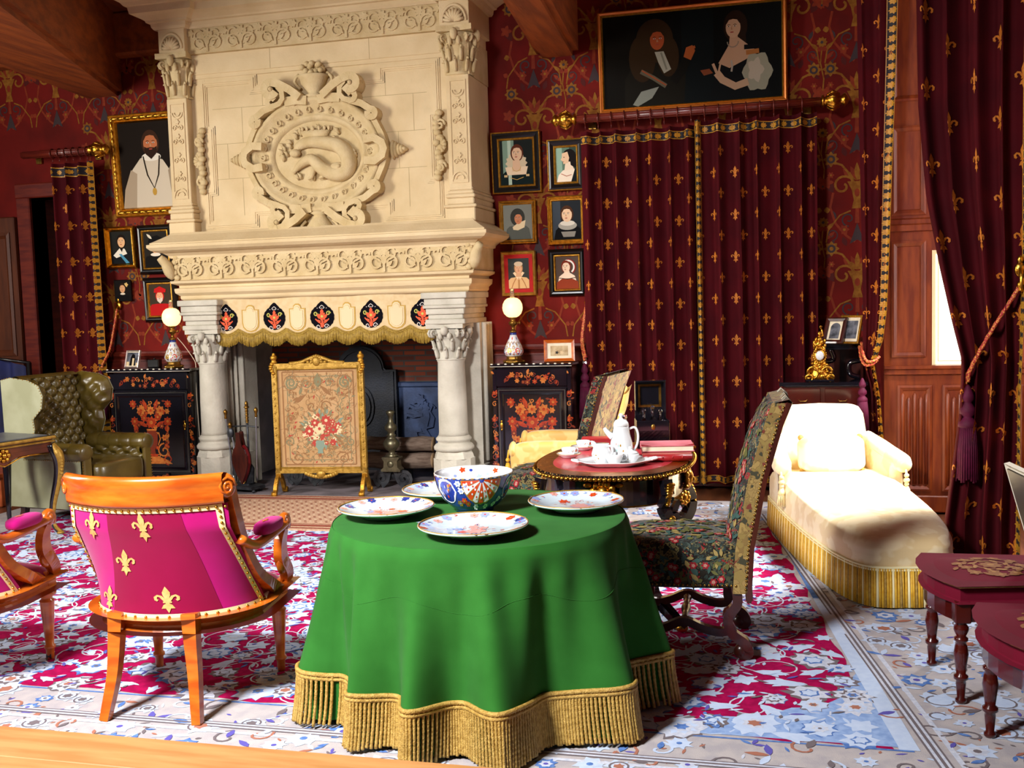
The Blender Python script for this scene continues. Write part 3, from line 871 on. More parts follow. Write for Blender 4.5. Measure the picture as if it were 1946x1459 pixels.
def hfz(mb):
    for i in range(7):
        x = XC - .96 + i * .32
        mb.pat(arabesque(.34, .2), lambda u, v, h: (x + u, 8.30 - h, 3.89 + v * .9), .012, .002, thick=.014)
mb = MB(); mb.box(XC - 1.2, XC + 1.2, 8.30, YW, 3.79, 4.03); hfz(mb); mb.build('hood_frieze', STONE2, FP)
mb = MB()
path = [(XC - 1.42, YW), (XC - 1.42, 8.22), (XC - 1.12, 8.22), (XC - 1.12, 8.29), (XC + 1.12, 8.29), (XC + 1.12, 8.22), (XC + 1.42, 8.22), (XC + 1.42, YW)]
mb.mould([(-.2, 4.0), (0, 4.0), (.015, 4.02), (.02, 4.05), (.045, 4.055), (.05, 4.07), (.10, 4.10), (.14, 4.115), (.15, 4.17), (.17, 4.175), (.19, 4.2), (.235, 4.225), (.24, 4.255), (-.3, 4.26)], path)
mb.build('hood_cornice', STONE, FP)

# oval cartouche
CZ = 2.87
car = thing('cartouche', '', 'x'); del car['label']; del car['category']; car.parent = FP
def oval(mb, a, b, prof, n=64, m=0):
    def f(u, v):
        k = v * (len(prof) - 1); i = min(int(k), len(prof) - 2); t = k - i
        o = lerp(prof[i][0], prof[i + 1][0], t); e = lerp(prof[i][1], prof[i + 1][1], t)
        an = 2 * pi * u
        return (XC + (a + o) * cos(an), 8.36 - e, CZ + (b + o) * sin(an))
    mb.grid(f, n, len(prof) - 1, m, True)
mb = MB()
mb.grid(lambda u, v: (XC + .40 * v * cos(2 * pi * u), 8.36 - .018, CZ + .29 * v * sin(2 * pi * u)), 64, 6, 0, True)
oval(mb, .42, .31, [(-.03, .015), (-.02, .03), (0, .05), (.02, .05), (.03, .035), (.05, .04), (.09, .065), (.12, .07), (.13, .085), (.16, .09), (.17, .06), (.18, 0)])
for i in range(30):
    a = 2 * pi * i / 30
    mb.tube([(XC + (.485 + .022 * cos(t)) * cos(a) - .022 * sin(t) * sin(a) * .9, 8.36 - .065, CZ + (.375 + .022 * cos(t)) * sin(a) + .022 * sin(t) * cos(a)) for t in [q * .7 for q in range(9)]], .007, 5)
mb.build('oval_frame', STONE2, car)
# strapwork scrolls round the oval, an upper and a lower set
strap = {(a_, b_): MB() for a_ in (1, -1) for b_ in (1, 0, -1)}
def sc_ribbon(pts, w, d0, d1):
    sz_ = sum(z for _, z in pts); mb = strap[1 if sum(x for x, _ in pts) > 0 else -1, 0 if abs(sz_) < 1e-6 else (1 if sz_ > 0 else -1)]
    p = P2().stroke(pts, w, 0)
    mb.pat(p, lambda u, v, h: (XC + u, 8.36 - h, CZ + v), d1, 0, thick=d1 - d0)
for sx in (1, -1):
    for sz in (1, -1):
        f = lambda L: [(sx * x, sz * z) for x, z in L]
        sc_ribbon(f([(.10, .47), (.19, .54), (.28, .59), (.35, .61)] + arc(.36, .555, .055, pi / 2, -pi * .85, 12)), .065, 0, .13)
        sc_ribbon(f([(.30, .575), (.262, .53), (.258, .47), (.29, .43), (.35, .41)] + arc(.36, .447, .036, -pi / 2, pi * .85, 8)), .045, 0, .12)
        sc_ribbon(f([(.34, .415), (.44, .385), (.52, .33)] + arc(.528, .298, .032, pi / 2, -pi * 1.15, 10)), .055, 0, .11)
        sc_ribbon(f([(.49, .32), (.55, .23), (.60, .13), (.63, .04)]), .045, 0, .09)
        sc_ribbon(f([(.05, .445), (.14, .455), (.25, .445)]), .075, 0, .10)
        mb = strap[sx, sz]
        mb.ell((XC + sx * .358, 8.24, CZ + sz * .555), (.022, .03, .022), 8, 6)
        mb.ell((XC + sx * .17, 8.28, CZ + sz * .43), (.022, .02, .022), 8, 6)
    sc_ribbon([(sx * .46, .085), (sx * .55, .095), (sx * .62, .05), (sx * .635, 0), (sx * .62, -.05), (sx * .55, -.095), (sx * .46, -.085)], .065, 0, .14)
    sf = MB()
    for q, (rr, xx) in enumerate(((.08, .68), (.066, .705), (.05, .735), (.038, .76), (.02, .785))):
        sf.ell((XC + sx * xx, 8.33, CZ), (.022, .05, rr), 8, 8)
    sf.build('side_finial', STONE2, car)
for (a_, b_), m_ in strap.items(): m_.build('strapwork_scroll' if b_ else 'side_strap', STONE2, car)
for s, nm in ((1, 'fruit_vase'), (-1, 'pendant_vase')):
    mb = MB()
    pr = [(.06, .42), (.075, .44), (.045, .455), (.06, .48), (.1, .54), (.11, .58), (.13, .6), (.1, .61)]
    if s < 0: pr = [(r, -z) for r, z in pr][::-1]
    mb.lathe([(r_ * 1.1, z_ + s * .05) for r_, z_ in pr], 20, (XC, 8.32, CZ), sy=.8)
    for q in range(26):
        a = rnd.uniform(0, 2 * pi); rr = rnd.uniform(0, .11)
        mb.ell((XC + rr * cos(a), 8.31 + .03 * sin(a), CZ + s * (.69 + rnd.uniform(-.02, .09) * (1 - rr * 4))), (.026, .026, .024), 8, 5)
    for g in (1, -1):
        mb.tube([(XC + g * (.12 + .05 * sin(t)), 8.31, CZ + s * (.55 + .12 * t / 3)) for t in [q * .3 for q in range(11)]], .014, 6)
    mb.build(nm, STONE2, car)
mb = MB()   # crown
mb.lathe([(.10, .13), (.115, .15), (.12, .165), (.14, .2), (.135, .2), (.11, .17)], 24, (XC - .01, 8.33, CZ), sy=.35)
for i in range(9):
    a = pi + pi * i / 8
    mb.ell((XC - .01 + .142 * cos(a), 8.33 + .05 * sin(a), CZ + .215), (.014, .012, .02), 8, 6)
mb.build('crown', STONE2, car)
mb = MB()   # curled beast in flames
body = smooth_path([(-.2, 0, .03), (-.16, -.01, .1), (-.05, -.015, .13), (.1, -.015, .11), (.22, -.015, .07), (.29, -.02, -.03), (.27, -.02, -.13), (.17, -.025, -.15), (.05, -.03, -.1), (-.04, -.03, -.02), (-.14, -.025, -.05), (-.22, -.02, -.12)], 4)
nb = len(body)
mb.tube([(XC + p.x, 8.335 + p.y, CZ - .02 + p.z) for p in body], [.02 + .055 * sin(pi * min(1, i / nb * 1.05)) ** .7 for i in range(nb)], 10, sx=.9)
mb.ell((XC - .19, 8.3, CZ + .02), (.05, .04, .035), 10, 8); mb.ell((XC + .2, 8.3, CZ - .13), (.085, .05, .055), 12, 8)
mb.ell((XC + .215, 8.255, CZ - .115), (.02, .015, .018), 8, 6)
for x in (-.02, .08, .17):
    mb.tube([(XC + x, 8.31, CZ - .1), (XC + x - .03, 8.3, CZ - .19), (XC + x - .06, 8.3, CZ - .2)], [.025, .02, .012], 6)
for q in range(34):
    a = rnd.uniform(0, 2 * pi); k = rnd.uniform(.72, .97)
    x, z = .36 * k * cos(a), .25 * k * sin(a)
    d = rnd.uniform(-.5, .5) + pi / 2
    mb.tube([(XC + x, 8.34, CZ - .02 + z), (XC + x + .03 * cos(d), 8.315, CZ - .02 + z + .03 * sin(d)), (XC + x + .06 * cos(d + .5), 8.325, CZ - .02 + z + .06 * sin(d + .5))], [.016, .014, .003], 6)
mb.build('salamander_relief', STONE2, car)

# firebox lining
XL, XR, YB = -4.9, -2.66, 9.5
mb = MB(); mb.box(XL, XR, YB, YB + .08, .84, 1.9); mb.build('brick_back', BRICK, FP)
mb = MB(); mb.box(XL - .1, XL, 8.8, YB, 0, 1.9); mb.box(XR, XR + .1, 8.8, YB, 0, 1.9); mb.box(XL, XR, 8.8, 9.58, 1.9, 1.98); mb.build('firebox_side', STONED, FP)
mb = MB(); mb.box(XL, XR, YB - .03, YB + .06, 0, .84, .006); mb.box(XL, XR, YB - .05, YB, .04, .1, .01); mb.box(XL, XR, YB - .05, YB, .8, .85, .01)
lion = P2()
lion.stroke([(-.02, -.2), (.0, -.1), (.03, 0), (.02, .1), (-.01, .16)], .11, 0, 0); lion.blob(-.03, .2, .06, 7, .2, 0, 1)
lion.stroke([(-.05, .19), (-.12, .17)], .04, 0, 1); lion.blob(0, .1, .08, 9, .2, 0, 0)
lion.stroke([(0, .1), (-.1, .1), (-.16, .13), (-.19, .1)], .035, 0, 1); lion.stroke([(0, .02), (-.12, 0), (-.2, .02), (-.22, -.02)], .035, 0, 1)
lion.stroke([(-.02, -.16), (-.1, -.18), (-.08, -.27), (-.14, -.29)], .045, 0, 1); lion.stroke([(.02, -.16), (.07, -.24), (.03, -.32), (-.02, -.34)], .045, 0, 1)
lion.stroke([(.03, -.14), (.12, -.12), (.14, -.02), (.09, .06), (.13, .14), (.16, .1)], .022, 0, 1)
for c0 in (-3.33,):
    mb.pat(lion, lambda u, v, h: (c0 + u * .8, YB - .03 - h, .52 + v * .8), .022, .008, thick=.024)
mb.build('iron_lining', IRONB, FP)
mb = MB(); mb.box(XL, XR, 8.86, YB, -.012, .004); mb.build('firebox_floor', ASHF, FP)

o = MB().box(-5.6, -2.3, 7.6, 8.88, -.013, .0).build('hearth', ASHF)
o['kind'] = 'structure'; o.name = 'trim_13'

# arched cast-iron fireback
mb = MB()
def fbk(w, h, r): return [(-w, 0), (w, 0), (w, h), (w * .72, h)] + [(w * .66 * cos(pi * q / 14), h + .02 + r * sin(pi * q / 14)) for q in range(15)] + [(-w * .72, h), (-w, h)]
mb.at((-3.93, 9.4, .003)); mb.prism(fbk(.36, .97, .21), 0, .05)
mb.at((-3.93, 9.4, .003))
pp = P2().stroke([(x * .9, .06 + z * .92) for x, z in fbk(.36, .97, .21)] + [(-.324, .06)], .025)
pp.ell(0, .62, .13, .2, 0, 0); pp.ell(0, .62, .1, .16, 0, 4)
mb.pat(pp, lambda u, v, h: (u, -h, v), .012, .004, thick=.012); mb.at()
tag(mb.build('fireback', M('fireback_iron', '#141a28', .55, .3, c2='#0e121c', ns=8, bump=.2)), 'dark arched cast-iron fireback plate standing at the back of the firebox', 'fireback')

# ---------------------------------------------------------------- carpet and hearth rug
def fieldR(y): return .27 - .13 * (y - 4.6)
def guardR(y): return .36 - .165 * (y - 4.6)
YF, YG, YT = 3.76, 3.53, 7.42
mb = MB()
mb.prism([(-6.15, 3.165), (1.36, 3.165), (1.12, 5.2), (.88, 7.0), (.58, 8.22), (-2.6, 8.15), (-2.9, 7.5), (-6.15, 7.35)], -.012, 0, ax='z', m=0)
p = P2()
fl = [(-5.6, YF)] + [(x, YF + .03 * abs(sin(x * 6))) for x in [-5.5 + .1 * i for i in range(57)]] + [(fieldR(y) - .03 * abs(sin(y * 6)), y) for y in [YF + .1 * i for i in range(int((YT - YF) / .1) + 1)]] + [(-5.6, YT)]
p.poly(fl, 3, 1)
# guard stripes
def stripe(x0, y0, w, m, l=1):
    """a line parallel to the carpet's right and front edges"""
    pts = [(-6.1, y0), (guardR(y0) + x0, y0), (guardR(YT + .35) + x0, YT + .35)]
    p.stroke(pts[:2], w, m, l); p.stroke([(guardR(y0) + x0, y0 - w / 2)] + [(guardR(y0 + .3 * q) + x0, y0 + .3 * q) for q in range(15)], w, m, l)
p.poly([(-6.1, YF - .012), (fieldR(YF) + .05, YF - .012), (fieldR(YT) + .05, YT), (fieldR(YT), YT), (fieldR(YF), YF), (-6.1, YF)], 4, 1)
p.poly([(fieldR(YF) + .0, YF), (fieldR(YF) + .07, YF), (fieldR(5.6) + .07, 5.6), (fieldR(5.6), 5.6)], 5, 2)
stripe(0, YG, .05, 6, 2); stripe(0, YG, .034, 1, 3); stripe(0, YG, .012, 6, 4)
stripe(.70, 3.2, .03, 6, 2); stripe(.06, YG - .06, .02, 1, 2)
p.stroke([(guardR(y) + .62, y) for y in [3.3 + .3 * q for q in range(16)]], .02, 6, 2)
# pale blue spandrel in the near right corner of the field
p.poly([(fieldR(4.5), 4.5), (fieldR(4.4) - .06, 4.38), (fieldR(4.3) - .1, 4.22), (.12, 4.1), (.02, 4.08), (-.1, 3.96), (-.25, 3.95), (-.35, 3.84), (-.5, 3.83), (-.6, YF + .02), (fieldR(YF), YF + .02)], 9, 2)
rr = random.Random(3)
cells = {}
def far(x, y, d):
    i, j = int(x // .12), int(y // .12)
    for a in (i - 1, i, i + 1):
        for b in (j - 1, j, j + 1):
            for px, py in cells.get((a, b), ()):
                if (px - x) ** 2 + (py - y) ** 2 < d * d: return False
    cells.setdefault((i, j), []).append((x, y))
    return True
def bloom(x, y, r, kind):
    a = rr.uniform(0, 6.28)
    if kind in (0, 1): p.jag(x, y, r * 1.08, 9, rr, 6 if rr.random() < .5 else 4, 2, a, 1.18, .14, .12)
    if kind == 0:      # large palmette
        p.jag(x, y, r, 9, rr, 1 if rr.random() < .6 else 2, 3, a, 1.2, .16, .14); p.jag(x, y, r * .66, 8, rr, rr.choice((5, 5, 6)), 4, a, 1.1); p.jag(x, y, r * .5, 7, rr, 1, 5, a + .3); p.jag(x, y, r * .3, 6, rr, rr.choice((4, 5, 8)), 6, a); p.ell(x, y, r * .14, r * .14, 6, 6, 8)
    elif kind == 1:
        p.jag(x, y, r * .9, 8, rr, rr.choice((2, 1, 2)), 3, a, 1.1, .2, .16); p.jag(x, y, r * .5, 6, rr, 4 if rr.random() < .5 else 6, 4, a); p.jag(x, y, r * .38, 6, rr, 2, 5, a); p.ell(x, y, r * .22, r * .22, 2, 5, 8)
    elif kind == 2:    # serrated leaf
        p.leaf(x - r * cos(a), y - r * sin(a), a, 2.2 * r, .9 * r, 2, 3); p.leaf(x - r * .7 * cos(a), y - r * .7 * sin(a), a, 1.5 * r, .4 * r, 5, 4)
        for g in (1, -1): p.leaf(x, y, a + g * .8, r * .9, r * .4, 2, 3)
    else:
        p.flower(x, y, r * .8, 2, 5, 6, 3, a)
for _ in range(16000):
    x, y = rr.uniform(-5.6, .3), rr.uniform(YF + .04, YT - .03)
    if x > fieldR(y) - .05: continue
    if not far(x, y, .114): continue
    bloom(x, y, rr.uniform(.042, .085), rr.choice((0, 0, 1, 1, 2, 2, 3)))
for _ in range(800):
    x, y = rr.uniform(-5.6, .2), rr.uniform(YF + .1, YT - .1)
    if x > fieldR(y) - .2: continue
    a = rr.uniform(0, 6.28)
    p.spiral(x, y, .04, rr.uniform(.12, .2), a, rr.choice((-.7, .7)), .0075, rr.choice((1, 1, 2)), 2, 12)
for _ in range(2600):
    x, y = rr.uniform(-5.6, .25), rr.uniform(YF + .05, YT - .05)
    if x > fieldR(y) - .06: continue
    p.leaf(x, y, rr.uniform(0, 6.28), rr.uniform(.03, .07), .016, rr.choice((6, 2, 2, 4, 7)), 7)
# borders
for _ in range(3600):
    x, y = rr.uniform(-6.0, 1.2), rr.uniform(3.2, 8.1)
    if not (x > fieldR(y) + .08 or y < YF - .03 or y > YT + .05) or x > guardR(y) + .75 + (1 if y < 4 else .1): continue
    if (y > 7.36 and x < -2.5) or (abs(x - guardR(y)) < .04 and y > YG): continue
    p.leaf(x, y, rr.uniform(0, 6.28), rr.uniform(.02, .05), .012, rr.choice((6, 6, 5, 4, 7, 1, 8)), 1)
cells.clear()
for _ in range(9000):
    x, y = rr.uniform(-6.05, 1.25), rr.uniform(3.2, 8.1)
    inner = (x > fieldR(y) + .06 or y < YF - .03 or y > YT + .05)
    if not inner or x > guardR(y) + .75 + (1 if y < 4 else .1): continue
    if y > 7.36 and x < -2.45: continue
    if abs(x - guardR(y)) < .04 and y > YG: continue
    if not far(x, y, .088): continue
    r = rr.uniform(.03, .062); a = rr.uniform(0, 6.28); k = rr.random()
    if k < .3: p.jag(x, y, r, 8, rr, rr.choice((5, 5, 4)), 2, a); p.jag(x, y, r * .6, 6, rr, rr.choice((1, 2)), 3, a); p.ell(x, y, r * .25, r * .25, rr.choice((7, 4, 6)), 4, 8)
    elif k < .5: p.jag(x, y, r * 1.1, 8, rr, 2, 2, a, 1.3); p.jag(x, y, r * .5, 6, rr, rr.choice((6, 5, 8)), 3, a); p.stroke(arc(x, y, r * .9, a, a + 4.5, 10), .008, 6, 3)
    elif k < .75:
        p.spiral(x, y, r * 1.4, .01, a, rr.choice((-.8, .8)), .011, rr.choice((6, 6, 5, 8)), 2, 10); p.leaf(x, y, a, r * 1.5, r * .6, rr.choice((4, 7, 6, 5)), 3)
    else:
        for g in range(3): p.leaf(x, y, a + g * 1.3, r * 1.5, r * .5, rr.choice((7, 4, 6, 5, 8)), 2)
mb.pat(p, lambda u, v, h: (u, v, h), .0006, .0005)
o = mb.build('carpet', [RUGC, RUGW, RUGL, RUGR, RUGB, RUGL, RUGG, RUGO, M('rug_rust', '#a06a58', .95, spec=.05), M('rug_mid_blue', '#7d99c8', .95, c2='#93acd4', ns=30, spec=.05)])
tag(o, 'large floral oriental carpet with crimson field and pale blue border covering the floor', 'carpet')

mb = MB(); mb.at((-3.83, 7.42, 0), rz=radians(0)); W2, H2 = .93, .62
mb.box(-W2, W2, -H2, H2, .0, .012)
p = P2()
for d, w, m in ((.03, .03, 1), (.1, .05, 1), (.17, .015, 1)):
    p.rect(-W2 + d, W2 - d, -H2 + d, -H2 + d + w, m); p.rect(-W2 + d, W2 - d, H2 - d - w, H2 - d, m); p.rect(-W2 + d, -W2 + d + w, -H2 + d, H2 - d, m); p.rect(W2 - d - w, W2 - d, -H2 + d, H2 - d, m)
for i in range(34):
    for j in range(20):
        x, y = -W2 + .24 + i * .042 + (.021 if j % 2 else 0), -H2 + .24 + j * .04
        if x < W2 - .22: p.poly([(x - .014, y), (x, y - .012), (x + .014, y), (x, y + .012)], (i + j) % 2 + 1, 1)
mb.pat(p, lambda u, v, h: (u, v, .012 + h), .0006, .0005)
tag(mb.build('hearth_rug', [HRUG, HRUGD, M('hearthrug_pale', '#d8bfa2', .95, spec=.05)]), 'small brown hearth rug with tiny diamond pattern in front of the fireplace', 'rug')

# ---------------------------------------------------------------- curtains
def drape(root, name, Lf, Rf, z0, z1, nf, amp, seed, nrm=(0, -1, 0), wander=.25, rows=.335, cols=7, fh=.10, cloth='cloth', trim_l=0, trim_r=0, trim_t=0, trim_b=0, stag=True, nu=None, nv=30):
    """Lf(z), Rf(z): left and right edges as (x, y); folds stand out along nrm"""
    q = random.Random(seed)
    ph = [q.uniform(0, 6.28) for _ in range(4)]
    n = Vector(nrm)
    def S3(u, v, h=0.0):
        z = lerp(z0, z1, v)
        a, b = Lf(z), Rf(z)
        wdt = Vector((b[0] - a[0], b[1] - a[1])).length
        uu = u + .012 * sin(2 * pi * 3 * u + ph[0])
        f = sin(2 * pi * nf * uu + wander * sin(2 * pi * 2.3 * u + ph[1]) * 2 + .5 * sin(v * 2 + ph[2]))
        f2 = .45 * sin(2 * pi * nf * 1.73 * uu + ph[3] + .4 * v)
        d = amp * f + amp * f2 * .6
        sh = .30 / nf * cos(2 * pi * nf * uu + wander * sin(2 * pi * 2.3 * u + ph[1]) * 2 + .5 * sin(v * 2 + ph[2]))
        us = min(1, max(0, u + sh * .35 * min(1, u * 8, (1 - u) * 8)))
        return Vector((lerp(a[0], b[0], us), lerp(a[1], b[1], us), z)) + n * (amp * 1.2 + d + h)
    mb = MB()
    mb.grid(lambda u, v: S3(u, v), nu or int(nf * 12), nv, 0)
    p = P2()
    H = z1 - z0
    for i in range(cols):
        u = (i + .5) / cols
        k = 0
        z = z1 - .25 - (rows / 2 if (i % 2 and stag) else 0)
        while z > z0 + .12:
            wmid = (Vector(Rf(z)) - Vector(Lf(z))).length
            s = P2().fleur(0, 0, fh)
            kx = .78 / max(wmid, .1)
            p.put(P2(), 0, 0)
            for pts, m, l in s.items:
                p.poly([(u + x * kx, (z + y - z0) / H) for x, y in pts], 1, 0)
            z -= rows
    mb.pat(p, lambda u, v, h: S3(min(1, max(0, u)), v, h), .006, 0)
    mb.build(cloth, [VELV, FLEUR], root)
    # braid
    def band(us, vs, vert):
        b = MB()
        if vert:
            ua, ub = us
            L = z1 - z0
            b.grid(lambda u, v: S3(lerp(ua, ub, u), v, .006), 4, nv * 2, 0)
            for e0, e1 in ((0, .07), (.93, 1)): b.grid(lambda u, v: S3(lerp(ua, ub, lerp(e0, e1, u)), v, .008), 1, nv * 2, 1)
            k = int(L / .062)
            pp = P2()
            for i in range(k):
                z = z0 + (i + .5) * L / k
                wm = (Vector(Rf(z)) - Vector(Lf(z))).length
                f = P2().flower(0, 0, .026, 0, 0, 8, 0)
                for pts, m, l in f.items: pp.poly([((ua + ub) / 2 + x / wm, (z + y - z0) / H) for x, y in pts], 1, 0)
            b.pat(pp, S3, .009, 0)
        else:
            va, vb = vs
            b.grid(lambda u, v: S3(u, lerp(va, vb, v), .007), nu or int(nf * 12), 2, 0)
            for e0, e1 in ((0, .1), (.9, 1)): b.grid(lambda u, v: S3(u, lerp(va, vb, lerp(e0, e1, v)), .009), nu or int(nf * 12), 1, 1)
            zc = z0 + H * (va + vb) / 2
            wm = (Vector(Rf(zc)) - Vector(Lf(zc))).length
            k = int(wm / .05)
            pp = P2()
            for i in range(k):
                f = P2().flower(0, 0, .024, 0, 0, 8, 0)
                for pts, m, l in f.items: pp.poly([(min(1, max(0, (i + .5) / k + x / wm * .8)), (zc + y - z0) / H) for x, y in pts], 1, 0)
            b.pat(pp, S3, .011, 0)
        return b.build('braid_trim', [TRIMB, TRIMG], root)
    if trim_l: band((.0, trim_l), None, True)
    if trim_r: band((1 - trim_r, 1), None, True)
    if trim_t: band(None, (1 - trim_t - .012, 1 - .012), False)
    if trim_b: band(None, (.006, .006 + trim_b), False)
    return S3

const = lambda x, y: (lambda z: (x, y))
t = thing('door_curtain', 'burgundy velvet curtain with gold lilies, left one under the double portrait', 'curtain', group=None)
drape(t, '', const(-1.59, 8.72), const(-.675, 8.72), .05, 2.95, 6.5, .05, 11, cols=11, trim_t=.022, trim_b=.018)
t = thing('door_curtain', 'darker burgundy velvet curtain with braided left edge, right one under the double portrait', 'curtain')
drape(t, '', const(-.665, 8.72), const(.27, 8.72), .05, 2.98, 6.0, .055, 23, cols=11, trim_t=.022, trim_b=.018, trim_l=.055)
t = thing('door_curtain', 'narrow burgundy velvet curtain with gold lilies beside the far left doorway', 'curtain')
drape(t, '', const(-6.64, 8.70), const(-6.19, 8.70), .03, 3.0, 3.5, .04, 31, cols=6, trim_t=.03, trim_r=.09)

def curtain_rod(label, xa, xb, z, ends):
    t = thing('curtain_rod', label, 'curtain rod', ((xa + xb) / 2, 8.64, z))
    h = (xb - xa) / 2
    mb = MB(); mb.tube([(-h, 0, 0), (h, 0, 0)], .03, 14)
    for k in range(5):
        a = 2 * pi * k / 5; mb.tube([(-h, .03 * cos(a), .03 * sin(a)), (h, .03 * cos(a), .03 * sin(a))], .006, 5)
    mb.build('pole', DADO, t)
    for e in ends:
        mb = MB(); mb.at((e * h, 0, 0), ry=e * pi / 2)
        mb.lathe([(.02, 0), (.045, .01), (.05, .02), (.03, .03), (.04, .04), (.068, .07), (.072, .1), (.055, .135), (.03, .15), (.045, .165), (.05, .18), (.03, .2), (.0, .215)], 18)
        for k in range(10):
            a = k * 2 * pi / 10; mb.tube([(.05 * cos(a), .05 * sin(a), .05), (.074 * cos(a), .074 * sin(a), .09), (.05 * cos(a), .05 * sin(a), .14)], .008, 5)
        mb.build('finial', GILT, t)
    for x in (-h * .9, h * .9):
        mb = MB(); mb.box(x - .015, x + .015, -.0, .20, -.015, .015); mb.box(x - .03, x + .03, .18, .205, -.06, .06); mb.build('bracket', BRASS, t)
    return t
curtain_rod('dark red curtain rod with gilt ball finials under the double portrait', -1.62, .30, 3.06, (-1, 1))
curtain_rod('dark red curtain rod ending in one gilt finial beside the large portrait', -6.95, -6.22, 3.10, (1,))
ring = MB(); ring.tube([(0, .042 * cos(a), .042 * sin(a)) for a in [2 * pi * i / 16 for i in range(16)]], .006, 6, closed=True)
ring.tube([(0, 0, -.045), (0, 0, -.085)], .004, 5)
rg0 = ring.build('curtain_ring', DADO)
first = True
for grp, lab, xs, z in (('rings on the wide rod', 'dark curtain ring on the wide rod under the double portrait', [-1.55 + .107 * i for i in range(17)], 3.055),
                        ('rings on the left rod', 'dark curtain ring on the short rod beside the left doorway', [-6.62 + .075 * i for i in range(6)], 3.095)):
    for x in xs:
        o = rg0 if first else rg0.copy()
        if not first: COL.objects.link(o)
        first = False
        o.location = (x, 8.64, z); tag(o, lab, 'curtain ring', grp)

# window curtains, tied back
tieF = 1.10
FL = [(0, (.60, 7.80)), (.9, (.60, 7.80)), (1.10, (.545, 7.80)), (1.6, (.545, 7.80)), (4.2, (.50, 7.80))]
FRt = [(0, (.70, 7.78)), (.47, (.685, 7.78)), (.85, (.655, 7.78)), (1.08, (.615, 7.76)), (1.12, (.63, 7.76)), (1.25, (.675, 7.78)), (1.45, (.70, 7.78)), (1.8, (.715, 7.78)), (2.4, (.735, 7.78)), (3.2, (.765, 7.78)), (4.2, (.79, 7.78))]
def tab2(T): return lambda z: (interp([(a, b[0]) for a, b in T], z), interp([(a, b[1]) for a, b in T], z))
t = thing('window_curtain', 'burgundy curtain with gold braided edge tied back at the far window side', 'curtain')
drape(t, '', tab2(FL), tab2(FRt), .03, 4.2, 2.2, .025, 5, cols=3, rows=.36, trim_r=.24, nv=60, fh=.11)
NL = [(0, (.90, 6.33)), (.3, (.90, 6.33)), (.9, (.975, 6.33)), (1.12, (.985, 6.33)), (1.2, (.985, 6.33)), (1.4, (.94, 6.35)), (1.7, (.88, 6.38)), (2.1, (.81, 6.4)), (2.6, (.77, 6.42)), (4.2, (.74, 6.42))]
NR = [(0, (1.26, 6.15)), (1.0, (1.25, 6.12)), (1.3, (1.26, 6.12)), (1.8, (1.28, 6.12)), (4.2, (1.30, 6.12))]
t = thing('window_curtain', 'large burgundy curtain with gold lilies tied back at the near side of the window', 'curtain')
drape(t, '', tab2(NL), tab2(NR), .03, 4.2, 4.2, .05, 9, cols=5, rows=.42, trim_r=.10, nv=60, fh=.14, nrm=(-.33, -.94, 0))

TASS = M('tassel_silk', '#56052e', .7, c2='#460222', ns=20, spec=.3)
def tieback(name_lab, rope_pts, tass, k=1.0, mats=None, hooks=None):
    t = thing('tieback', name_lab, 'tieback')
    for q in (0, 1):
        mb = MB(); pp = smooth_path([(x + .014 * q, y - .012 * q, z + .026 * q) for x, y, z in rope_pts], 8)
        mb.tube(pp, [.010 + .002 * sin(i * 2.2) for i in range(len(pp))], 7)
        mb.build('cord', ROPE, t)
    x, y, z = tass
    mb = MB()
    mb.lathe([(.004, 0), (.012, -.01), (.028, -.05), (.03, -.07), (.018, -.085), (.02, -.09), (.036, -.115), (.036, -.14), (.02, -.155), (.024, -.16), (.042, -.18), (.044, -.2), (.036, -.21)], 16, (0, 0, 0)); mb.T = Matrix()
    v = [(p - Vector((0, 0, 0))) for p in mb.v]; mb.v = [Vector((x + p.x * k, y + p.y * k, z + p.z * k)) for p in v]
    mb.build('tassel_head', TASS, t)
    mb = MB()
    for i in range(28):
        a = 2 * pi * i / 28
        mb.tube([(x + k * .035 * cos(a), y + k * .035 * sin(a), z - k * .2), (x + k * .045 * cos(a), y + k * .045 * sin(a), z - k * .3), (x + k * .05 * cos(a), y + k * .05 * sin(a), z - k * (.46 + .01 * sin(i * 5)))], .006 * k, 4)
    o = mb.build('tassel_fringe', TASS, t, kind='stuff')
    if hooks:
        for hx, hy, hz in hooks:
            mb = MB()
            mb.tube(smooth_path([(hx, hy, hz + .09), (hx, hy - .035, hz + .05), (hx, hy - .04, hz), (hx, hy - .02, hz - .03)], 4), .012, 7)
            mb.ell((hx, hy, hz + .08), (.03, .016, .04), 10, 8); mb.ell((hx, hy - .03, hz), (.022, .018, .026), 10, 8); mb.ell((hx, hy, hz + .13), (.016, .012, .025), 8, 6)
            mb.build('hook', GILT, t)
    return t
tieback('red and gold cord tieback on a gilt hook left of the wide door curtain', [(-1.60, 8.78, 1.57), (-1.625, 8.75, 1.4), (-1.64, 8.72, 1.22), (-1.60, 8.62, 1.08)], (-1.60, 8.62, 1.06), 1.0, hooks=[(-1.60, 8.82, 1.56)])
tieback('red and gold cord tieback on a gilt hook right of the far left curtain', [(-6.13, 8.78, 1.6), (-6.16, 8.75, 1.4), (-6.18, 8.7, 1.22), (-6.2, 8.6, 1.08)], (-6.2, 8.58, 1.06), 1.0, hooks=[(-6.13, 8.82, 1.58)])
tieback('cord tieback with magenta tassel holding the far window curtain, behind the cream sofa', [(.525, 7.84, 1.2), (.53, 7.74, 1.12), (.555, 7.70, 1.075), (.60, 7.70, 1.08), (.635, 7.72, 1.105)], (.535, 7.70, .985), .8)
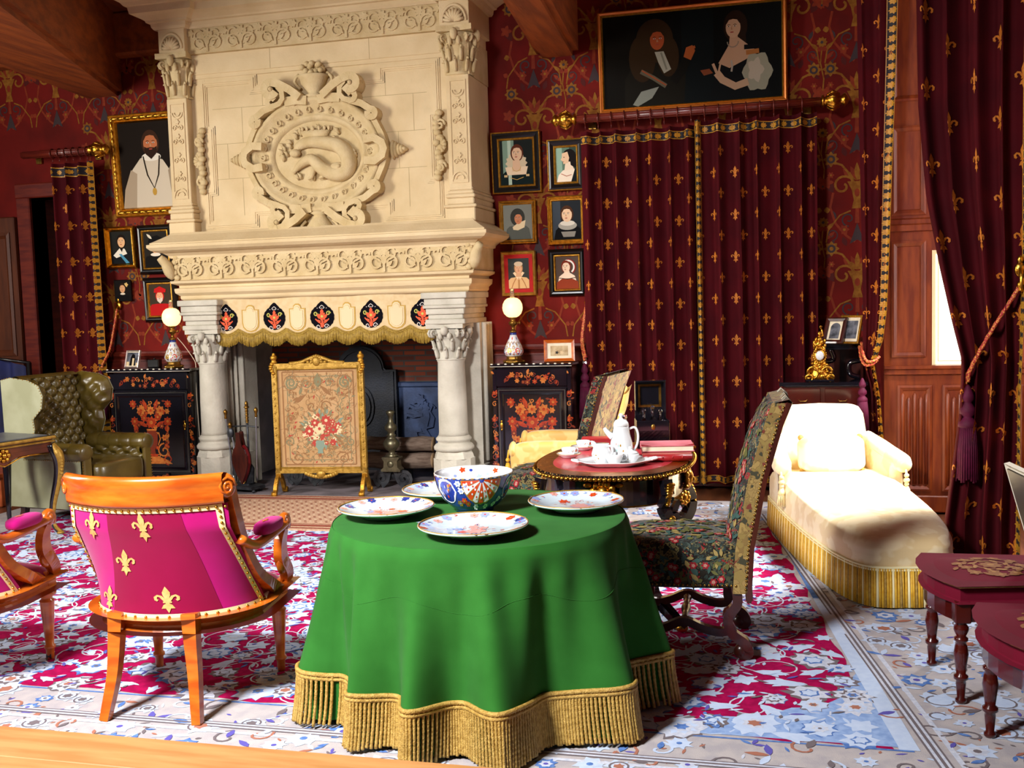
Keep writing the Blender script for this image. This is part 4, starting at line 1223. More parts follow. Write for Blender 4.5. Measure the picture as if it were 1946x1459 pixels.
tieback('long gold-flecked cord tieback looping over the near window curtain', [(1.215, 6.06, 1.60), (1.15, 6.08, 1.48), (1.06, 6.15, 1.30), (.985, 6.22, 1.12), (.975, 6.24, 1.05)], (.985, 6.22, 1.06), 1.15, hooks=[(1.215, 6.07, 1.60), (1.30, 6.05, 1.62)])

# ---------------------------------------------------------------- valance under the mantel
t = thing('valance', 'cream chimney valance with black floral medallions and gold fringe under the mantel', 'valance', (XC, 8.285, 1.36))
mb = MB()
def hem(u): return .035 - .045 * abs(sin(pi * (u * 9)))     # scalloped lower edge
def VS(x, z, h=0.0): return (x, -h + .012 * sin(x * 9), z)
WV = 1.01
mb.grid(lambda u, v: VS(lerp(-WV, WV, u), lerp(hem(u), .325, v)), 108, 8); mb.grid(lambda u, v: VS(lerp(-WV, WV, u), lerp(hem(u), .325, v), -.008), 108, 8)
mb.build('valance_cloth', [M('cream_linen', '#d6be94', .85, c2='#ceb488', ns=20, spec=.1)], t)
sp = 2 * WV / 9
for i in range(9):
    x = -WV + (i + .5) * sp
    p = P2()
    if i % 2 == 0:
        ptsm = []
        for k in range(72):
            a = 2 * pi * k / 72
            r = 1 + .045 * abs(sin(9 * a + .3)) + .32 * max(0, cos(a - pi / 2)) ** 22
            ptsm.append((.103 * r * cos(a), .098 * r * sin(a)))
        p.poly(ptsm, 0, 0)
        for g in (1, -1):
            p.spiral(g * .055, .03, .02, .006, 0, g * 1.2, .008, 2, 1); p.stroke([(0, -.06), (g * .03, -.045), (g * .06, -.015)], .01, 1, 1)
            p.leaf(g * .01, -.02, .9 if g > 0 else pi - .9, .06, .025, 1, 1); p.leaf(g * .01, -.04, .3 if g > 0 else pi - .3, .05, .02, 1, 1)
            p.spiral(g * .035, -.08, .022, .006, 0, g * 1.1, .006, 3, 1); p.stroke([(g * .0, .1), (g * .02, .085), (g * .01, .07)], .005, 3, 1)
        p.flower(0, .005, .04, 1, 2, 7, 2); p.leaf(0, .02, pi / 2, .05, .03, 1, 2); p.rect(-.008, .008, -.09, -.02, 1, 1); p.blob(0, -.07, .018, 5, .2, 1, 2)
        for k in range(5): p.ell(-.04 + .02 * k, .075 + .004 * (k % 2), .004, .004, 3, 1, 6)
        mats = [M('medallion_black', '#0a0810', .85, spec=.08), M('medallion_orange', '#d0522c', .8), M('medallion_olive', '#b9b454', .8), M('medallion_pale', '#cfc7c0', .8)]
        if i == 0: MED = mats
        mb = MB(); mb.pat(p, lambda u, v, h: VS(x + u, .145 + v, h), .004, .0012, thick=.003)
        mb.build('medallion', MED, t)
    else:
        p.poly([(-.078, -.03), (-.07, -.07), (-.04, -.1), (0, -.11), (.04, -.1), (.07, -.07), (.078, -.03), (.078, .085), (.04, .085), (.035, .11), (.015, .125), (-.015, .125), (-.035, .11), (-.04, .085), (-.078, .085)], 0, 0)
        p.poly([(.85 * a, .9 * b) for a, b in p.items[0][0]], 1, 1); p.poly([(.72 * a, .8 * b) for a, b in p.items[0][0]], 0, 2); p.poly([(.69 * a, .78 * b) for a, b in p.items[0][0]], 1, 3)
        mb = MB(); mb.pat(p, lambda u, v, h: VS(x + u, .14 + v, h), .004, .0012, thick=.003)
        mb.build('shield_applique', [M('shield_braid', '#b8923e', .7), M('shield_linen', '#dcc59c', .85)], t)
mb = MB()
rv = random.Random(2)
for i in range(330):
    u = (i + .5) / 330; x = lerp(-WV, WV, u); z = hem(u)
    mb.tube([VS(x, z + .02, .006), VS(x + rv.uniform(-.003, .003), z - .03, .01), VS(x + rv.uniform(-.005, .005), z - .085 + rv.uniform(-.006, .004), .008)], .0045, 4)
for k in range(2): mb.tube([VS(lerp(-WV, WV, u / 100), hem(u / 100) + .012 + .012 * k, .008) for u in range(101)], .006, 5)
mb.build('fringe', [M('valance_fringe', '#a98a34', .6, c2='#8c6e22', ns=60)], t, kind='stuff')

# ---------------------------------------------------------------- round table under the green cloth
TC = (-1.185, 4.0)
t = thing('round_table', 'round table hidden beneath the green fringed cloth in the middle of the carpet', 'table', (*TC, 0))
mb = MB(); mb.lathe([(.56, .70), (.575, .705), (.575, .73), (.57, .734)], 48); mb.build('tabletop', WOODR, t)
mb = MB(); mb.lathe([(.08, .06), (.05, .1), (.07, .2), (.05, .35), (.08, .5), (.05, .6), (.1, .7)], 20)
for k in range(3):
    a = 2 * pi * k / 3 + .3
    mb.tube(smooth_path([(.05 * cos(a), .05 * sin(a), .16), (.2 * cos(a), .2 * sin(a), .12), (.36 * cos(a), .36 * sin(a), .03)], 4), .035, 8)
mb.build('pedestal', WOODR, t)
t = thing('tablecloth', 'green baize tablecloth with long gold cord fringe, hanging to the carpet', 'tablecloth', (*TC, 0))
RT = .585
q5 = random.Random(5)
amps = [q5.uniform(.65, 1.15) for _ in range(12)]
def foldf(a):
    k = (a + pi / 2 + radians(3)) / (2 * pi) * 12
    i = int(floor(k + .5)) % 12
    kk = k + .22 * sin(k * 2 * pi / 12 * 3 + .5)
    c = .5 + .5 * cos(2 * pi * kk)
    return amps[i] * (c ** 1.25) - .40
def CS(a, s, h=0.0):
    """s: 0 at the table edge, 1 at the hem"""
    pl_ = sin(29 * a + 1.3 * sin(3 * a)) * (.5 + .5 * sin(5 * a + .7)) 
    r = RT + .016 * pl_ * min(1, s * 4) * (1 - .5 * s) + .010 * min(1, s * 20) + .045 * s + .15 * (s ** 1.1 if s > 0 else 0) * foldf(a) * min(1, .42 + s * 1.5) + h
    z = .742 - .006 * min(1, s * 12) - .53 * s + .015 * s * foldf(a)
    return (r * cos(a), r * sin(a), z)
mb = MB()
mb.lathe([(0, .7425), (.3, .7425), (.56, .7425), (.578, .7415), (RT, .739)], 120)
mb.grid(lambda u, v: CS(2 * pi * u, v), 360, 36, 0, True)
seam = [CS(2 * pi * i / 240, .36 + .05 * sin(8 * 2 * pi * i / 240), .0) for i in range(241)]
mb.tube(seam, .0012, 4)
mb.build('cloth', GREEN, t)
mb = MB(); q6 = random.Random(8)
NS = 400
for i in range(NS):
    a = 2 * pi * i / NS; top = CS(a, 1.0, .004); j = q6.uniform(-.004, .004); gap = .012 * sin(i * .37) * sin(i * .11)
    L = top[2] - .012
    pts = []
    for k in range(13):
        s = k / 12
        rr2 = 1 + (.012 + j + .02 * s) * s
        aa = a + gap * s * .6
        r = sqrt(top[0] ** 2 + top[1] ** 2) * rr2
        pts.append((r * cos(aa), r * sin(aa), top[2] - L * s * (1 - .05 * q6.random() * s)))
    pts = [(x, y, max(z, .012)) for x, y, z in pts]
    pp = []
    for k in range(len(pts) - 1):
        for f in (0, .5): pp.append(tuple(lerp(pts[k][c], pts[k + 1][c], f) for c in range(3)))
    pp.append(pts[-1])
    mb.tube(pp, [.0058 + .0012 * (k % 2) for k in range(len(pp))], 5)
hd = [CS(2 * pi * i / 300, 1.0, .006) for i in range(300)]
mb.tube(hd, .009, 6, closed=True); mb.tube([(x, y, z - .016) for x, y, z in hd], .008, 6, closed=True)
mb.build('fringe', FRG, t, kind='stuff')
# lining skirt seen between the cords
mb = MB(); mb.grid(lambda u, v: tuple(c * (.985 if i < 2 else 1) for i, c in enumerate((CS(2 * pi * u, 1)[0], CS(2 * pi * u, 1)[1], lerp(CS(2 * pi * u, 1)[2], .03, v)))), 160, 2, 0, True)
mb.build('lining', GREEN, t)

# ---------------------------------------------------------------- magenta tub armchairs
def turned_leg(mb, x, y, h, r, n=18, m=0, style=0):
    if style == 0:
        pr = [(r * .45, 0), (r * .5, .03 * h), (r * .55, .14 * h), (r * .75, .16 * h), (r * .75, .19 * h), (r * .55, .21 * h), (r * .75, .5 * h), (r * .95, .78 * h), (r * 1.0, .8 * h), (r * .75, .82 * h), (r * .75, .85 * h), (r * 1.25, .88 * h), (r * 1.3, .92 * h), (r * .9, .95 * h), (r * .9, h)]
    else:
        pr = [(r * .55, 0), (r * .75, .02 * h), (r * .75, .05 * h), (r * .5, .07 * h), (r * .68, .24 * h), (r * .62, .27 * h), (r * .95, .29 * h), (r * .95, .33 * h), (r * .62, .35 * h), (r * .75, .44 * h), (r * .98, .58 * h), (r * .8, .68 * h), (r * .62, .72 * h), (r * .92, .74 * h), (r * .92, .77 * h), (r * .6, .79 * h), (r * .98, .86 * h), (r * .98, .9 * h), (r * .62, .94 * h), (r * .8, .96 * h), (r * .8, h)]
    return mb.lathe(pr, n, (x, y, 0), m=m)

def tub_chair(label, loc, rz):
    t = thing('tub_armchair', label, 'armchair', loc, rz, 'magenta armchairs')
    # seat ring plan: angle 0 is the rear (+y)
    def ringp(a, k=1.0):      # a in radians from the rear
        return Vector((.335 * k * sin(a), .275 * k * cos(a), 0))
    A0 = radians(97)
    def back(u, v, h=0.0):    # u -1..1, v 0..1
        bt = ringp(u * A0 * .98)
        tp = Vector((.325 * u, .325 - .115 * u * u, 0))
        w = v ** .8
        k = v
        x = lerp(bt.x, tp.x, w); y = lerp(bt.y, tp.y, min(1, v * 1.25) ** 1.0 if abs(u) > .0 else v)
        if v > .8: y = tp.y
        y += .03 * sin(pi * v) * (1 - u * u) * -1 + .045 * v
        z = .405 + .455 * v
        p = Vector((x, y, z))
        n = Vector((x * .8, max(y, .05), -.1)).normalized()
        return p + n * h
    mb = MB()
    ue = lambda u: u
    mb.grid(lambda u, v: back(lerp(-1, 1, u), v, .012), 40, 24, 0)
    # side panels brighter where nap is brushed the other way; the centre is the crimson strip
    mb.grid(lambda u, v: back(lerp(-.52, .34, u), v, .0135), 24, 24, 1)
    pf = P2()
    for x, z, hh in ((-.56, .83, .125), (.08, .83, .125), (-.19, .50, .115), (-.40, .15, .11), (.14, .17, .11)):
        f = P2().fleur(0, 0, hh)
        for pts, m, l in f.items: pf.poly([(-(x) + -a / .33, z + b / .455) for a, b in pts], 2, 0)
    mb.pat(pf, lambda u, v, h: back(u, v, .0135 + h), .003, 0)
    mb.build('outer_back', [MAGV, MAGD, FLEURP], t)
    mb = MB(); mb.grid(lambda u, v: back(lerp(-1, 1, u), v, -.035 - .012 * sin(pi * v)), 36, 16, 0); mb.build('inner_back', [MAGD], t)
    # braid with nails round the outer back
    mb = MB()
    path = [(-1, .0)] + [(-1, q / 16) for q in range(1, 16)] + [(-1 + q / 16, .985) for q in range(33)] + [(1, 1 - q / 16) for q in range(1, 17)] + [(1 - q / 20, .012) for q in range(1, 40)]
    for i, (u, v) in enumerate(path[:-1]):
        pass
    for us, vs in (((-.945, .945), (.955, 1.0)), ((-.945, .945), (0, .045))):
        mb.grid(lambda u, v: back(lerp(*us, u), lerp(*vs, v), .017), 48, 1, 0)
    for us in ((-.945, -.875), (.875, .945)):
        mb.grid(lambda u, v: back(lerp(*us, u), v, .017), 2, 30, 0)
    mb.build('braid', CREAMB, t)
    nails = [(u, v) for v in (.978, .022) for u in [-.97 + .0835 * i for i in range(24)]] + [(u, v) for u in (-.91, .91) for v in [.06 + .052 * i for i in range(18)]]
    mb = MB()
    for u, v in nails:
        mb.ell(back(u, v, .018), (.006, .006, .006), 8, 5)
    mb.build('nailheads', [GILT], t, kind='stuff')
    # crest rail, rolled ends
    mb = MB()
    def crest(u, v):
        x = lerp(-.330, .330, u); uu = x / .33
        y = .325 - .115 * uu * uu + .045
        prof = [(-.03, .86), (.02, .86), (.026, .88), (.022, .915), (.034, .95), (.03, .972), (.012, .978), (-.015, .972), (-.03, .95), (-.035, .9), (-.03, .86)]
        k = v * 10; i = min(int(k), 9); f = k - i
        o = lerp(prof[i][0], prof[i + 1][0], f); z = lerp(prof[i][1], prof[i + 1][1], f)
        return (x, y + o + .01, z)
    mb.grid(crest, 30, 20, 0)
    for g in (1, -1):
        x = g * .345; y = .325 - .115 * 1.09 + .05
        C_ = Vector((g * .322, y + .008, .922)); n_ = Vector((g * .7071, .7071, 0)); t_ = Vector((.7071, -g * .7071, 0))
        mb.ell(tuple(C_), (.044, .03, .05), 16, 12, rot=Matrix.Rotation(-g * pi / 4, 4, 'Z'))
        mb.tube([C_ + n_ * .027 + t_ * (g * .036 * (1 - q / 18) * cos(q * .75)) + Vector((0, 0, .040 * (1 - q / 18) * sin(q * .75))) for q in range(17)], .006, 6)
    mb.build('crest_rail', WOODO, t)
    for g in (1, -1):
        # side stile sweeping from the crest down to the seat rail
        mb = MB()
        st = smooth_path([(g * .325, .235, .93), (g * .327, .195, .80), (g * .33, .135, .66), (g * .342, .05, .53), (g * .35, -.06, .45), (g * .345, -.15, .41)], 6)
        mb.bar(st, [.036] * len(st), [.05] * len(st), up=(0, 1, .3))
        mb.build('stile', WOODO, t)
        # arm with scroll and swelling support
        mb = MB()
        ar = smooth_path([(g * .345, .2, .70), (g * .36, .1, .655), (g * .365, 0, .655), (g * .36, -.13, .665), (g * .355, -.22, .672)], 6)
        mb.tube(ar, [.026] * len(ar), 10, sx=.75)
        mb.tube([(g * .355, -.23 + .03 * cos(a), .672 + .03 * sin(a)) for a in [q * .5 for q in range(9)]], .018, 8)
        mb.ell((g * .355, -.225, .672), (.026, .036, .036), 12, 8)
        su = smooth_path([(g * .355, -.21, .65), (g * .35, -.19, .60), (g * .345, -.20, .53), (g * .345, -.25, .46), (g * .33, -.29, .41)], 6)
        mb.bar(su, .036, [.035 + .03 * sin(pi * i / len(su)) for i in range(len(su))], up=(0, 1, .2))
        mb.ell((g * .345, -.215, .5), (.022, .05, .05), 12, 8)
        mb.build('arm', WOODO, t)
        mb = MB(); mb.rbox((g * .36, -.05, .70), (.038, .105, .028), .6, 20, 10)
        pf = P2().fleur(0, 0, .07)
        mb.pat(pf, lambda u, v, h: (g * .36 + u * .6, -.02 + v, .724 + h - .4 * u * u), .006, 0, mats=[1])
        mb.build('arm_pad', [MAGV, FLEUR], t)
    # seat rail and seat
    pl = [tuple(ringp(-A0 + 2 * A0 * i / 26, 1.03).xy) for i in range(27)]
    pl = pl[::-1] + [(-.335, -.15), (-.325, -.30), (.325, -.30), (.335, -.15)]
    mb = MB(); mb.mould([(-.05, .345), (.0, .345), (.006, .355), (.006, .37), (-.002, .375), (.004, .385), (.004, .40), (-.05, .405)], pl[::-1], True); mb.build('seat_rail', WOODO, t)
    mb = MB()
    mb.grid(lambda u, v: Vector((lerp(-.315, .315, u) * (1 if v < .5 else sqrt(max(.0, 1 - ((v - .5) * 1.9) ** 2))), lerp(-.30, .25, v), .41 + .07 * (sin(pi * u) * sin(pi * min(1, v + .15))) ** .4 if 0 < u < 1 and v > 0 else .405)), 20, 20)
    mb.build('seat', [MAGD], t)
    for g in (1, -1):
        mb = MB(); lg = smooth_path([(g * .155, .262, .42), (g * .16, .27, .32), (g * .172, .285, .17), (g * .195, .33, .0)], 5)
        mb.bar(lg, [lerp(.062, .036, i / (len(lg) - 1)) for i in range(len(lg))], [lerp(.05, .034, i / (len(lg) - 1)) for i in range(len(lg))], up=(0, 1, .1))
        mb.build('leg', WOODO, t)
    for g in (1, -1):
        mb = MB(); turned_leg(mb, g * .29, -.275, .35, .034); mb.box(g * .29 - .034, g * .29 + .034, -.31, -.24, .33, .42, .006); mb.build('leg', WOODO, t)
    return t
ch = tub_chair('magenta velvet tub armchair with gold lilies on its back, standing left of the green table', (-2.425, 3.83, 0), radians(184.5))
c2 = dup(ch, (-3.58, 3.79, 0), radians(184.5), 'magenta tub armchair cut off by the left edge, showing one arm and leg', 'magenta armchairs')
# castor under the partly seen chair's front leg
mb = MB(); mb.tube([(-.012, 0, .018), (.012, 0, .018)], .018, 12); mb.tube([(0, 0, .02), (0, .008, .045)], .008, 8)
cs = mb.build('castor', IRON, c2); cs.location = (-.29, -.275, 0)

# ---------------------------------------------------------------- high-backed tapestry chairs with curved stretchers
T_LEAFC, T_LEAFO, T_LEAFG, T_ROSE, T_PALE = (M(n_, c_, .85, spec=.08) for n_, c_ in (('wool_straw', '#94814e'), ('wool_moss', '#5c5c34'), ('wool_bluegreen', '#3a524c'), ('wool_rose', '#8a2028'), ('wool_blush', '#a8786a')))
def tap_chair(label, loc, rz, side=None):
    t = thing('high_back_chair', label, 'chair', loc, rz, 'tapestry high-back chairs')
    w = .255
    mb = MB()
    def seat(p):
        dz = p.z - .42
        return Vector((p.x, p.y, p.z + (.02 * cos(p.x * 5) * cos((p.y) * 5) if dz > 0 else 0)))
    mb.rbox((0, -.02, .415), (w, .27, .105), .22, 40, 16, fn=seat)
    verd_seat = mb
    seat_o = None
    qs_ = random.Random(29); p = P2()
    for k in range(150):
        x, y = qs_.uniform(-.22, .22), qs_.uniform(-.25, .2); a = qs_.uniform(0, 6.28); kk = qs_.random()
        if kk < .88: m = qs_.choice((1, 2, 2, 3, 3)); p.leaf(x, y, a, qs_.uniform(.03, .07), qs_.uniform(.014, .028), m, 0)
        else:
            for j in range(3): xx, yy = x + qs_.uniform(-.02, .02), y + qs_.uniform(-.02, .02); p.jag(xx, yy, .015, 6, qs_, 4, 1); p.jag(xx, yy, .008, 5, qs_, 5, 2)
    mb.pat(p, lambda u, v, h: (u, v, .5225 + .02 * cos(u * 5) * cos(v * 5) + h - 2.2 * max(0, abs(u) - .17) ** 2), .002, .0005)
    p = P2()
    for k in range(60):
        x, y = qs_.uniform(-.24, .18), qs_.uniform(.35, .47); a = qs_.uniform(0, 6.28)
        if qs_.random() < .75: m = qs_.choice((1, 2, 2, 3, 3)); p.leaf(x, y, a, qs_.uniform(.025, .05), qs_.uniform(.012, .022), m, 0)
        else: p.jag(x, y, .016, 6, qs_, 4, 1); p.jag(x, y, .008, 5, qs_, 5, 2)
    for g in (1, -1): mb.pat(p, lambda u, v, h: (g * (w + h), u, v), .002, .0005)
    mb.build('seat', [TAP, T_LEAFC, T_LEAFO, T_LEAFG, T_ROSE, T_PALE], t)
    # back: front face in the darker tapestry, thick edge in pale canvas with nails
    def bk(z): return interp([(.28, .24), (.5, .255), (.8, .312), (1.05, .385), (1.17, .43)], z)
    def BF(u, v):
        z = lerp(.30, 1.13, v); x = lerp(-w, w, u)
        bul = .05 * (sin(pi * u) * min(1, v * 5, (1 - v) * 5 + .2)) ** .6 if 0 < u < 1 and v < 1 else 0
        return (x, bk(z) - .035 - bul, z)
    mb = MB(); mb.grid(BF, 16, 26)
    qf = random.Random(17); wool = [TAP, T_LEAFC, T_LEAFO, T_LEAFG, T_ROSE, T_PALE]
    def verdure(fn, W_, H_, n, off):
        p = P2()
        for k in range(n):
            x, y = qf.uniform(-W_, W_), qf.uniform(0, H_); a = qf.uniform(0, 6.28); kk = qf.random()
            if kk < .74:
                m = qf.choice((1, 2, 2, 3, 3)); p.leaf(x, y, a, qf.uniform(.03, .06), qf.uniform(.014, .026), m, 0); p.leaf(x, y, a + .9, .035, .014, m, 0)
            elif kk < .88: p.spiral(x, y, .03, .006, a, qf.choice((.8, -.8)), .006, qf.choice((1, 2)), 0, 9)
            else:
                for j in range(qf.choice((1, 3, 4))):
                    xx, yy = x + qf.uniform(-.025, .025), y + qf.uniform(-.025, .025); p.jag(xx, yy, .015, 6, qf, 4, 1); p.jag(xx, yy, .008, 5, qf, 5, 2)
        mb.pat(p, fn, off, .0005)
    cl = lambda q_: min(.999, max(.001, q_))
    verdure(lambda u, v, h: Vector(BF(cl(.5 + u / (2 * w)), cl(v / .86))) + Vector((0, -h, 0)), w * .94, .85, 210, .004)
    mb.build('backrest_front', wool, t)
    mb = MB()
    for g in (1, -1): mb.grid(lambda u, v: (g * w, bk(lerp(.30, 1.13, v)) + lerp(-.04, .022, u), lerp(.30, 1.13, v)), 6, 26, smooth=False)
    mb.add([(-w, bk(1.13) - .035, 1.13), (w, bk(1.13) - .035, 1.13), (w, bk(1.13) + .03, 1.145), (-w, bk(1.13) + .03, 1.145)], [(0, 1, 2, 3)])
    mb.build('backrest_edge', [side or TAPL], t)
    mb = MB(); mb.grid(lambda u, v: (lerp(-w, w, u), bk(lerp(.66, 1.17, v)) + .03, lerp(.66, 1.13, v)), 12, 16); mb.grid(lambda u, v: (lerp(-w, w, u), bk(lerp(.30, 1.13, v)) - .03, lerp(.30, 1.13, v)), 12, 16, 0); mb.build('rear_cover', [TAPL], t)
    mb = MB()
    for g in (1, -1):
        for k in range(42):
            z = .32 + k * .0193; mb.ell((g * (w + .002), bk(z) + .014, z), (.005, .006, .006), 6, 4)
        for k in range(26):
            y = -.26 + k * .019; mb.ell((g * (w + .001), y, .335), (.004, .006, .006), 6, 4)
    mb.build('nailheads', [BRASS], t, kind='stuff')
    mb = MB()
    for k in range(9 if side is None else 0):
        x = rnd.uniform(-w, w); a = rnd.uniform(-1, 1)
        mb.tube([(x, bk(1.13), 1.135), (x + .01 * a, bk(1.13) + .02, 1.155), (x + .03 * a, bk(1.13) + .05, 1.135 - .02 * abs(a))], .0015, 4)
    if side is None: mb.build('frayed_threads', [M('frayed_thread', '#b9b2a0', .8)], t, kind='stuff')
    mb = MB()
    for g in (1, -1): mb.bar([(g * w * .97, bk(z) + .03, z) for z in (.26, .5, .8, 1.05, 1.13)], .02, .02, up=(0, 1, 0))
    mb.bar([(-w, bk(.29) + .03, .29), (w, bk(.29) + .03, .29)], .03, .04); mb.build('back_frame', [WOODK], t)
    for g in (1, -1):
        for yy, d in ((.215, 1), (-.225, -1)):
            mb = MB()
            pth = smooth_path([(g * .22, yy, .33), (g * .22, yy + d * .005, .25), (g * .22, yy - d * .035, .19), (g * .22, yy - d * .02, .12), (g * .22, yy + d * .035, .075), (g * .22, yy + d * .05, .03), (g * .22, yy + d * .01, .022)], 6)
            n = len(pth)
            mb.bar(pth, [.042] * n, [.045 + .008 * sin(i) * 0 for i in range(n)], up=(1, 0, 0))
            mb.ell((g * .22, yy + d * .02, .035), (.026, .034, .035), 12, 8)
            mb.ell((g * .22, yy - d * .03, .2), (.024, .03, .035), 12, 8)
            mb.build('leg', WOODK, t)
        mb = MB()
        pth = smooth_path([(g * .22, .21, .145), (g * .22, .15, .12), (g * .22, .07, .135), (g * .22, -.01, .165), (g * .22, -.09, .135), (g * .22, -.16, .12), (g * .22, -.22, .145)], 5)
        mb.bar(pth, .035, .035); mb.prism([(.02, .16), (-.01, .13), (-.04, .16)], g * .22 - .016, g * .22 + .016, ax='x'); mb.build('side_stretcher', WOODK, t)
    mb = MB(); pr = [(.012, 0), (.014, .04), (.02, .05), (.02, .06), (.013, .07), (.016, .16), (.022, .2), (.022, .24), (.016, .28), (.013, .37), (.02, .38), (.02, .39), (.014, .4), (.012, .44)]
    mb.at((-.22, -.01, .155), ry=pi / 2); mb.lathe(pr, 14); mb.at(); mb.build('cross_stretcher', WOODK, t)
    return t
tc1 = tap_chair('high-backed floral tapestry chair with scrolled dark legs, right of the green table', (-.435, 4.815, 0), radians(-87))
tap_chair('high-backed tapestry chair behind the red-topped table, its gold canvas rear partly showing', (-1.43, 6.50, 0), radians(-98), TAP)

# ---------------------------------------------------------------- olive leather wing armchair
def tuft(u, v, nu, nv):
    a = u * nu; b = v * nv
    d = 0
    for off in (0, .5):
        x = a - off; y = b - off
        dx, dy = x - floor(x + .5), y - floor(y + .5)
        d = max(d, math.exp(-(dx * dx + dy * dy) * 22))
    s = abs(sin(pi * (a + b))) * abs(sin(pi * (a - b)))
    return (s ** .35) - 1.1 * d
t = thing('wing_armchair', 'deep-buttoned olive leather wing armchair in front of the left curtain', 'armchair', (-5.36, 7.16, 0), radians(82))
mb = MB(); mb.rbox((0, -.05, .36), (.27, .34, .1), .3, 36, 14); mb.build('seat_cushion', LEATH, t)
mb = MB(); mb.box(-.34, .34, -.34, .32, .1, .28, .02); mb.build('seat_frame', LEATH, t)
mb = MB()
mb.grid(lambda u, v: (lerp(-.28, .28, u), .25 + .09 * v - .035 * (1 - (2 * u - 1) ** 2) - .022 * tuft(u, v, 5, 6), lerp(.42, 1.10, v)), 70, 84)
mb.grid(lambda u, v: (lerp(-.28, .28, u), .34 - .0 + .09 * 1 - .09 * 0 + lerp(-.10, .03, v) * (1 if v < 1 else 1), 1.085 + .03 * sin(pi * v)) if False else (lerp(-.29, .29, u), lerp(.315, .43, v), 1.10 + .025 * sin(pi * v)), 24, 6)
mb.build('tufted_back', LEATH, t)
mb = MB(); mb.grid(lambda u, v: (lerp(-.33, .33, u), .36 + .075 * v, lerp(.12, 1.10, v)), 8, 10); mb.box(-.30, .30, .33, .37, .12, .5); mb.build('outer_back', LEATS, t)
for g in (1, -1):
    # wing: profile in the y-z plane
    wp = [(.43, .50), (.30, .50), (.16, .62), (.12, .72), (.13, .80), (.04, .88), (.02, .98), (.06, 1.06), (.16, 1.10), (.34, 1.12), (.44, 1.10)]
    mb = MB()
    mb.prism(wp, g * .345, g * .36, ax='x')
    n = len(wp)
    ctr = (.28, .82)
    def WI(u, v):
        k = u * n; i = int(k) % n; f = k - int(k)
        y = lerp(wp[i][0], wp[(i + 1) % n][0], f); z = lerp(wp[i][1], wp[(i + 1) % n][1], f)
        yy, zz = lerp(y, ctr[0], v), lerp(z, ctr[1], v)
        return (g * (.345 - .055 * min(1, v * 3) ** .5 - (.018 * tuft((yy) * 1.0 / .13, (zz) / .14, 1, 1) if v > .1 else 0)), yy, zz)
    mb.grid(WI, 66, 14, 0, True)
    mb.build('wing', LEATH, t)
    mb = MB(); mb.prism([(.30 + (a - .30) * 1.0, b) for a, b in wp], g * .362, g * .368, ax='x'); mb.prism([(.43, .12), (-.31, .12), (-.31, .52), (.2, .54), (.30, .6), (.43, .6)], g * .362, g * .368, ax='x'); mb.build('side_panel', LEATS, t)
    mb = MB()
    mb.grid(lambda u, v: (g * (.33 + (.075 + .006 * abs(sin(u * pi * 5)) ** .4) * cos(2 * pi * v)), lerp(-.33, .24, u), .55 + (.065 + .006 * abs(sin(u * pi * 5)) ** .4) * sin(2 * pi * v)), 50, 16)
    mb.lathe([(0, 0), (.05, .0), (.075, .012)], 18) if False else mb.ell((g * .33, -.33, .55), (.075, .025, .065), 16, 8)
    mb.grid(lambda u, v: (g * (.27 - .02 * tuft(u, v, 4, 2)), lerp(-.32, .25, u), lerp(.36, .54, v)), 50, 24)
    mb.box(*sorted((g * .28, g * .36)), -.345, -.31, .12, .54, .01)
    mb.build('arm', LEATH, t)
    mb = MB()
    for i in range(n - 3):
        for q in range(4):
            y = lerp(wp[i + 2][0], wp[i + 3][0], q / 4) if i + 3 < n else wp[-1][0]; z = lerp(wp[i + 2][1], wp[i + 3][1], q / 4)
            mb.ell((g * .368, y + .006, z), (.005, .005, .005), 6, 4)
    for q in range(26): mb.ell((g * .369, -.3 + q * .022, .49), (.005, .005, .005), 6, 4)
    for q in range(16): mb.ell((g * .366, -.335, .14 + q * .022), (.005, .005, .005), 6, 4)
    mb.build('nailheads', BRASS, t, kind='stuff')
    for yy in (-.28, .36):
        mb = MB(); mb.bar([(g * .28, yy, .13), (g * .28, yy + .01, .06), (g * .285, yy + (.04 if yy > 0 else 0), .0)], [.05, .045, .035], [.05, .045, .035], up=(0, 1, .1)); mb.build('leg', WOODK, t)

# ---------------------------------------------------------------- writing table with gilt mounts, at the left edge
t = thing('writing_table', 'dark writing table with gilt edging and curved gilt leg, at the left edge', 'table', (-5.487, 6.181, 0), radians(-14.5))
hx, hy = .275, .40
mb = MB(); mb.box(-hx, hx, -hy, hy, .705, .728, .004); mb.box(-hx + .03, hx - .03, -hy + .03, hy - .03, .728, .731, m=1); mb.build('tabletop', [LACQ, M('table_leather', '#4a4c52', .35, c2='#5a5c64', ns=8)], t)
mb = MB(); loop = [(-hx, -hy), (-hx, hy), (hx, hy), (hx, -hy)]
mb.mould([(-.005, .700), (.008, .702), (.012, .712), (.008, .722), (-.005, .724)], [(hx, -hy), (hx, hy), (-hx, hy), (-hx, -hy)], True)
mb.mould([(-.005, .678), (.004, .68), (.006, .688), (-.005, .692)], [(hx, -hy), (hx, hy), (-hx, hy), (-hx, -hy)], True)
mb.build('gilt_edge', GILTY, t)
mb = MB(); mb.box(-hx + .012, hx - .012, -hy + .012, hy - .012, .60, .70)
ap = [(-hy + .03, .61)] + [(y, .61 - .05 * (1 - min(1, abs(y) / .12)) + .0) for y in [-.2, -.12, -.06, 0, .06, .12, .2]] + [(hy - .03, .61), (hy - .03, .64), (-hy + .03, .64)]
mb.prism(ap, hx - .025, hx - .008, ax='x'); mb.build('apron', [M('apron_wood', '#4a1e10', .3, c2='#6a2e16', ns=5, coat=.4)], t)
mb = MB()
